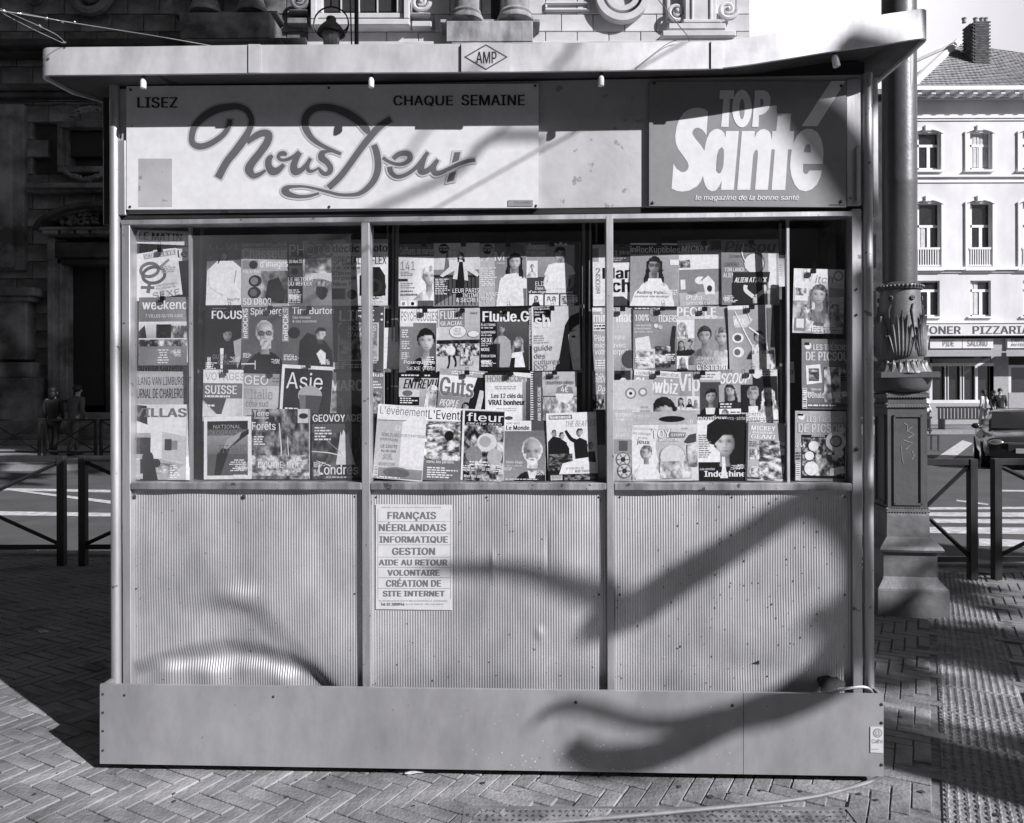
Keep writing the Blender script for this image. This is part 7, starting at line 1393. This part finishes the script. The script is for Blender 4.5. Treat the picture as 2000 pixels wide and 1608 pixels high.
person('person in white top standing just right of the lamp column behind a chair', ((1808-CX)/F*30.9, 30.9, 0), .4, 1.55, 'cloth_white', 'cloth_black', stride=.05, group=G2, fem=True)
# stacked terrace chairs before the shop
tc_ = thing('cafe_bench', 'dark slatted street bench in front of the shop doors', 'bench', ((1875-CX)/F*33, 33, 0))
mb = MB()
for k in range(13): mb.box(-.95+k*.15, 0, .42, -.85+k*.15, .03, .95)
me = MB().box(-.05, 0, 0, .05, .03, .53, .004).mesh('slat', M['darkmetal'])
for k in range(13): inst('slat', me, tc_, (-.9+k*.15, 0, .42))
me = MB().box(-.98, 0, 0, .98, .09, .03).mesh('seat_board', M['darkmetal'])
for k in range(4): inst('seat_board', me, tc_, (0, -.42+k*.1, .42))
for x in (-.92, .92): MB().box(x-.03, -.45, 0, x+.03, .0, .42).build('leg', M['darkmetal'], tc_)
MB().box(-1.0, .031, .9, 1.0, .06, .97).build('top_rail', M['darkmetal'], tc_)
tc2 = thing('cafe_chair', 'dark folding chair standing beside the lamp column on the far side of the road', 'chair', ((1812-CX)/F*22, 22, GZ_ROAD))
MB().box(-.22, -.2, .42, .22, .22, .45).build('seat', M['darkmetal'], tc2)
for k in range(4): MB().box(-.2+k*.115, .2, .46, -.15+k*.115, .22, .92).build('slat', M['darkmetal'], tc2)
MB().box(-.23, .195, .9, .23, .225, .96).build('backrest', M['darkmetal'], tc2)
for x in (-.2, .2):
    for y in (-.18, .19): MB().box(x-.018, y-.018, 0, x+.018, y+.018, .42).build('leg', M['darkmetal'], tc2)
# ================================================================== parked car at the right edge
car = thing('parked_car', 'dark saloon car seen from the front, cut off by the right edge of the view', 'car', (11.6, 17.6, GZ_ROAD), radians(-28)); car.scale = (.9,.9,.9)
def loft(secs, n):
    mb = MB()
    for ring in secs: mb.v += ring
    for i in range(len(secs)-1):
        for j in range(n): a = i*n+j; b = i*n+(j+1) % n; mb.f.append((a, b, b+n, a+n))
    mb.f.append(tuple(range(n))[::-1]); mb.f.append(tuple((len(secs)-1)*n+j for j in range(n))); return mb
def ring(y, hw, zb_, zt_, crown=.04, n=16):
    out = []
    for k in range(n):
        a = 2*pi*k/n; c, s_ = cos(a), sin(a); x = hw*math.copysign(abs(c)**.38, c); z = (zb_+zt_)/2+(zt_-zb_)/2*math.copysign(abs(s_)**.45, s_)+(crown*(1-(x/hw)**2) if s_ > 0 else 0); out.append((x, y, z))
    return out
body_ = loft([ring(-2.15,.62,.32,.58), ring(-2.1,.78,.24,.66), ring(-1.9,.86,.22,.74), ring(-1.3,.89,.2,.84), ring(-.8,.9,.2,.90), ring(.6,.9,.2,.93), ring(1.6,.88,.22,.94), ring(2.05,.82,.26,.9), ring(2.15,.7,.36,.8)], 16)
body_.build('body', M['carpaint'], car, True)
cabin = loft([[(x*1.0, y, z) for x, y, z in ring(y0, hw, .86, zt_, .03)] for y0, hw, zt_ in ((-.95,.72,.90),(-.5,.70,1.14),(-.1,.64,1.34),(.7,.62,1.38),(1.3,.64,1.24),(1.75,.68,.95))], 16)
cabin.build('roof', M['carpaint'], car, True)
mb = MB(); mb.poly([(-.66,-.99,.93),(.66,-.99,.93),(.58,-.17,1.325),(-.58,-.17,1.325)]); mb.poly([(-.66,-.97,.92),(.66,-.97,.92),(.58,-.15,1.31),(-.58,-.15,1.31)]); mb.build('windscreen', M['carglass'], car)
for s_ in (-1, 1):
    mb = MB(); mb.ball((s_*.62, -2.06, .63), .17, .09, .075, 14, 8); mb.build('headlight', M['chrome'], car, True)
    mb = MB(); mb.ball((s_*.97, -.75, .98), .1, .06, .07, 12, 8); mb.tube([(s_*.86,-.72,.94),(s_*.95,-.75,.96)], .02, 6); mb.build('mirror', M['carpaint'], car, True)
    for y in (-1.35, 1.35):
        mb = MB(); mb.tube([(s_*.72, y, .31), (s_*.9, y, .31)], .31, 22); wh = mb.build('wheel', M['rubber'], car, True)
        mb = MB(); mb.tube([(s_*.89, y, .31), (s_*.91, y, .31)], .19, 18); mb.build('rim', M['chrome'], wh, True)
MB().box(-.42, -2.21, .42, .42, -2.14, .62, .02).build('grille', M['rubber'], car); MB().box(-.26, -2.235, .40, .26, -2.212, .51, .004).build('number_plate', M['plate'], car)
MB().box(-.5, -2.18, .62, .5, -2.13, .65, .008).build('chrome_strip', M['chrome'], car)
# ================================================================== the tree whose branches shade the kiosk, and tall trees added to shade the church (right of and behind the camera)
def along(p, t): return p + SUND*t
tr_ = thing('street_tree', 'bare-limbed street tree outside the view whose branches shade the kiosk', 'tree', (7.9, -2.5, 0))
TB = Vector((7.9, -2.5, 0))
def limb(px, t0, t1=None, k=1.0, name='branch', d=0.02):
    n = len(px); pts = []; rad = []
    for i, (u, v, w_) in enumerate(px):
        t = t0 if t1 is None else t0+(t1-t0)*i/(n-1); p = along(kw(onf(u, v, d)), t) - TB; pts.append((p.x, p.y, p.z, w_/1000.0*k))
    c = catmull(pts, 5); mb = MB(); mb.tube([Vector(q[:3]) for q in c], [q[3] for q in c], 8); return mb.build(name, M['bark'], tr_, True)
limb([(820,1098,6),(880,1100,18),(960,1100,24),(1040,1104,28),(1120,1130,34),(1200,1160,44),(1215,1195,56)], 6.2)
limb([(1180,1215,56),(1260,1180,70),(1350,1120,64),(1450,1060,60),(1540,1000,58),(1600,972,54),(1680,975,46),(1760,950,60)], 6.0)
limb([(1600,972,40),(1660,1020,34),(1690,1100,34),(1682,1200,42),(1640,1290,60),(1580,1345,66),(1500,1388,62),(1420,1408,58),(1360,1432,56),(1300,1462,56),(1240,1490,54),(1170,1502,50),(1110,1500,44),(1065,1482,26)], 6.0)
limb([(1350,1420,40),(1270,1432,28),(1200,1428,22),(1130,1408,22),(1070,1396,20),(1020,1412,15),(1000,1436,8)], 6.0)
limb([(1600,1335,46),(1640,1290,60),(1680,1230,54),(1760,1180,60)], 6.0)
limb([(1120,1500,30),(1095,1470,20),(1075,1458,8)], 6.0)
limb([(1075,262,17),(960,268,16),(900,330,15),(800,378,14),(700,425,13),(600,480,10)], 5.6)
limb([(850,230,9),(824,264,9),(800,300,8),(770,350,5)],6.0)
wp = [kw(onf(u, v, .02))+SUND*2.6 for u, v in ((1105,262),(811,429))]; wd_ = (wp[0]-wp[1]).normalized()
mb = MB(); mb.tube([wp[1]-wd_*.55, wp[0]+wd_*9], .0042, 6); tag(mb.build('overhead_wire', M['black'], None, True), 'overhead wire crossing in front of the kiosk outside the view', 'wire')
limb([(1520,190,40),(1580,225,66),(1640,290,74),(1690,370,70),(1740,440,60)], 7.0)
limb([(1560,20,10),(1640,60,46),(1690,110,50),(1740,190,50)], 7.0)
limb([(1138,60,12),(1105,110,12),(1072,145,10)], 6.0, d=df)
limb([(1690,520,40),(1705,640,30),(1700,760,44),(1690,900,30)], 7.0)
limb([(228,655,14),(250,690,26),(262,720,20),(270,760,6)], 8.0)
def plimb(pts, name='limb'):
    mb = MB(); c = catmull([(p[0]-TB.x, p[1]-TB.y, p[2], p[3]) for p in pts], 5); mb.tube([Vector(q[:3]) for q in c], [q[3] for q in c], 10); return mb.build(name, M['bark'], tr_, True)
p1 = along(kw(onf(1760,950,0)), 6.0); p2 = along(kw(onf(1740,440,0)), 7.0)
plimb([(7.9,-2.5,-.1,.26),(7.85,-2.48,1.2,.20),(7.95,-2.5,3.0,.19),(8.3,-2.6,5.0,.17),(8.6,-2.7,7.5,.12)], 'trunk')
plimb([(7.95,-2.5,3.6,.15),(p1.x+.3,p1.y-.1,p1.z-.3,.1),(p1.x,p1.y,p1.z,.075)]); plimb([(8.3,-2.6,5.0,.14),(p2.x+.4,p2.y,p2.z-.5,.1),(p2.x,p2.y,p2.z,.06)])
rt = random.Random(11)
def crown(o, c, R, n, size, base, name='crown', shell=.45, seed=1):
    r = random.Random(seed); mb = MB(); cl = []
    for k in range(26):
        d_ = Vector((r.gauss(0,1), r.gauss(0,1), r.gauss(0,1))).normalized(); q = r.uniform(shell, 1); cl.append((Vector((d_.x*R[0]*q, d_.y*R[1]*q, d_.z*R[2]*q)), r.uniform(.22, .42)))
    for i in range(n):
        cc, rr = r.choice(cl); d_ = Vector((r.gauss(0,1), r.gauss(0,1), r.gauss(0,1))).normalized()*r.random()**.4*rr
        p = Vector(c)-Vector(base)+cc+Vector((d_.x*R[0], d_.y*R[1], d_.z*R[2])); a = Vector((r.gauss(0,1), r.gauss(0,1), r.gauss(0,1))).normalized()*size*r.uniform(.6, 1.3); b = a.cross(Vector((r.gauss(0,1), r.gauss(0,1), r.gauss(0,1)))).normalized()*a.length*.6
        mb.quad(p-a, p-b, p+a, p+b)
    return mb.build(name, M['leaf'], o, recalc=False)
# leafy twigs of the same tree: their dapple falls on the paving to the right
for (gx, gy, R, n, t) in ((2.35, 4.45, (1.0,.55,.35), 1500, 12.0), (3.0, 5.9, (.9,.6,.35), 700, 13.0), (2.6, 2.72, (.9,.25,.2), 700, 10.5), (2.3, 3.1, (.5,.12,.12), 260, 10.5)):
    c = along(Vector((gx, gy, 0)), t); crown(tr_, c, R, n, .09, TB, 'twigs', .1, seed=int(gx*100))
    plimb([(8.6,-2.7,7.0,.06),((c.x+8.6)/2,(c.y-2.7)/2,(c.z+7)/2,.04),(c.x,c.y,c.z,.03)], 'limb')
c = along(Vector((1.75, 3.0, 0)), 9.5); plimb([(8.3,-2.6,4.6,.12),(c.x+.5,c.y-.5,c.z-.1,.09),(c.x,c.y,c.z,.08),(c.x-1.2,c.y+.5,c.z+.1,.05)])
# tall unseen trees added to shade the left of the church
for k, (x, y, hc, rr) in enumerate(((12.5, -1.0, 27.5, 6.5), (15.0, -1.5, 30.0, 6.0), (20.0, -6, 33.0, 6.0))):
    o = thing('shade_tree', ('tall leafy tree added right of the view to shade the church, nearest the kiosk', 'tall leafy tree added right of the view to shade the church, middle one', 'tall leafy tree added right of the view to shade the church, farthest back')[k], 'tree', (x, y, 0), 0, 'tall trees added to shade the church')
    mb = MB(); mb.tube([(0,0,-.1),(.1,0,6),(-.1,.2,14),(.2,0,hc)], [.45,.36,.28,.1], 12); mb.build('trunk', M['bark'], o, True)
    for j in range(5):
        a = j*1.3; mb = MB(); mb.tube([(0,0,hc-9+j), (2*cos(a),2*sin(a),hc-5+j), (4*cos(a),4*sin(a),hc-1+j)], [.16,.1,.05], 8); mb.build('limb', M['bark'], o, True)
    crown(o, (x, y, hc+.5), (rr, rr*.8, rr*1.9), 9000, .42, (x, y, 0), seed=20+k)
# houses behind and to the left of the camera: they are mirrored in the panes and close off the street
spots = [(-44+k*15.0, -23, 0) for k in range(7)] + [(-24, -14+k*15.0, -pi/2+pi) for k in range(2)]
nth = ('first','second','third','fourth','fifth','sixth','seventh')
for k, (x, y, rz) in enumerate(spots):
    hgt = (18.5, 17.5, 19.0, 18.0, 17.0, 17.5, 18.0, 16, 15)[k]; back = k < 7
    o = thing('street_house', (nth[k]+' dark brick house from the left in the row behind the camera') if back else ('near','far')[k-7]+' dark brick house of the side street left of the view', 'house', (x, y, 0), pi if False else 0, 'dark brick houses out of view')
    if not back: o.rotation_euler = (0, 0, pi/2)
    f = -1 if not back else 1
    MB().box(-7.4, -8 if back else 0, 0, 7.4, 0 if back else 8, hgt).build('wall', M['soot'], o); MB().box(-7.5, -.3, hgt, 7.5, .4, hgt+.35).build('cornice', M['stone'], o)
    wm = MB().box(-.6, -.06, 0, .6, .06, 1.7, .02).mesh('window', M['window'])
    for fl in range(5):
        for j in range(5): inst('window', wm, o, (-6+j*3, .0, 1.2+fl*3.1))
    MB().box(-.55, -.08, 0, .55, .08, .9).build('door', M['shopdark'], o)

for k, (x, y, hc, rr) in enumerate(((-9.5, 1.0, 8.5, 3.6), (-14.0, 8.0, 9.0, 4.0))):  # unseen trees added to keep sky light off the shaded ground
    o = thing('shade_tree', ('leafy tree added left of the view to block sky light, nearer the kiosk', 'leafy tree added left of the view to block sky light, farther off')[k], 'tree', (x, y, 0))
    mb = MB(); mb.tube([(0,0,-.1),(.1,0,2),(-.1,.1,5),(.1,0,hc)], [.3,.24,.18,.08], 12); mb.build('trunk', M['bark'], o, True)
    crown(o, (x, y, hc), (rr, rr, rr*1.1), 5000, .32, (x, y, 0), seed=40+k)
for (u, v, lab) in ((85, 1236, 'small scrap of pale paper lying on the shaded bricks left of the kiosk'), (806, 1512, 'thin white paper scrap sticking out from under the skirting board')):
    p = ground(u, v); r_ = random.Random(u); mb = MB(); n_ = 7; pts = [(cos(2*pi*k/n_)*.045*r_.uniform(.5, 1), sin(2*pi*k/n_)*.025*r_.uniform(.5, 1), r_.uniform(.002, .014)) for k in range(n_)]
    for k in range(n_): mb.poly([(0, 0, .016), pts[k], pts[(k+1) % n_]])
    o = mb.build('paper_scrap', M['paper'], None, recalc=False); o.location = p; tag(o, lab, 'litter')
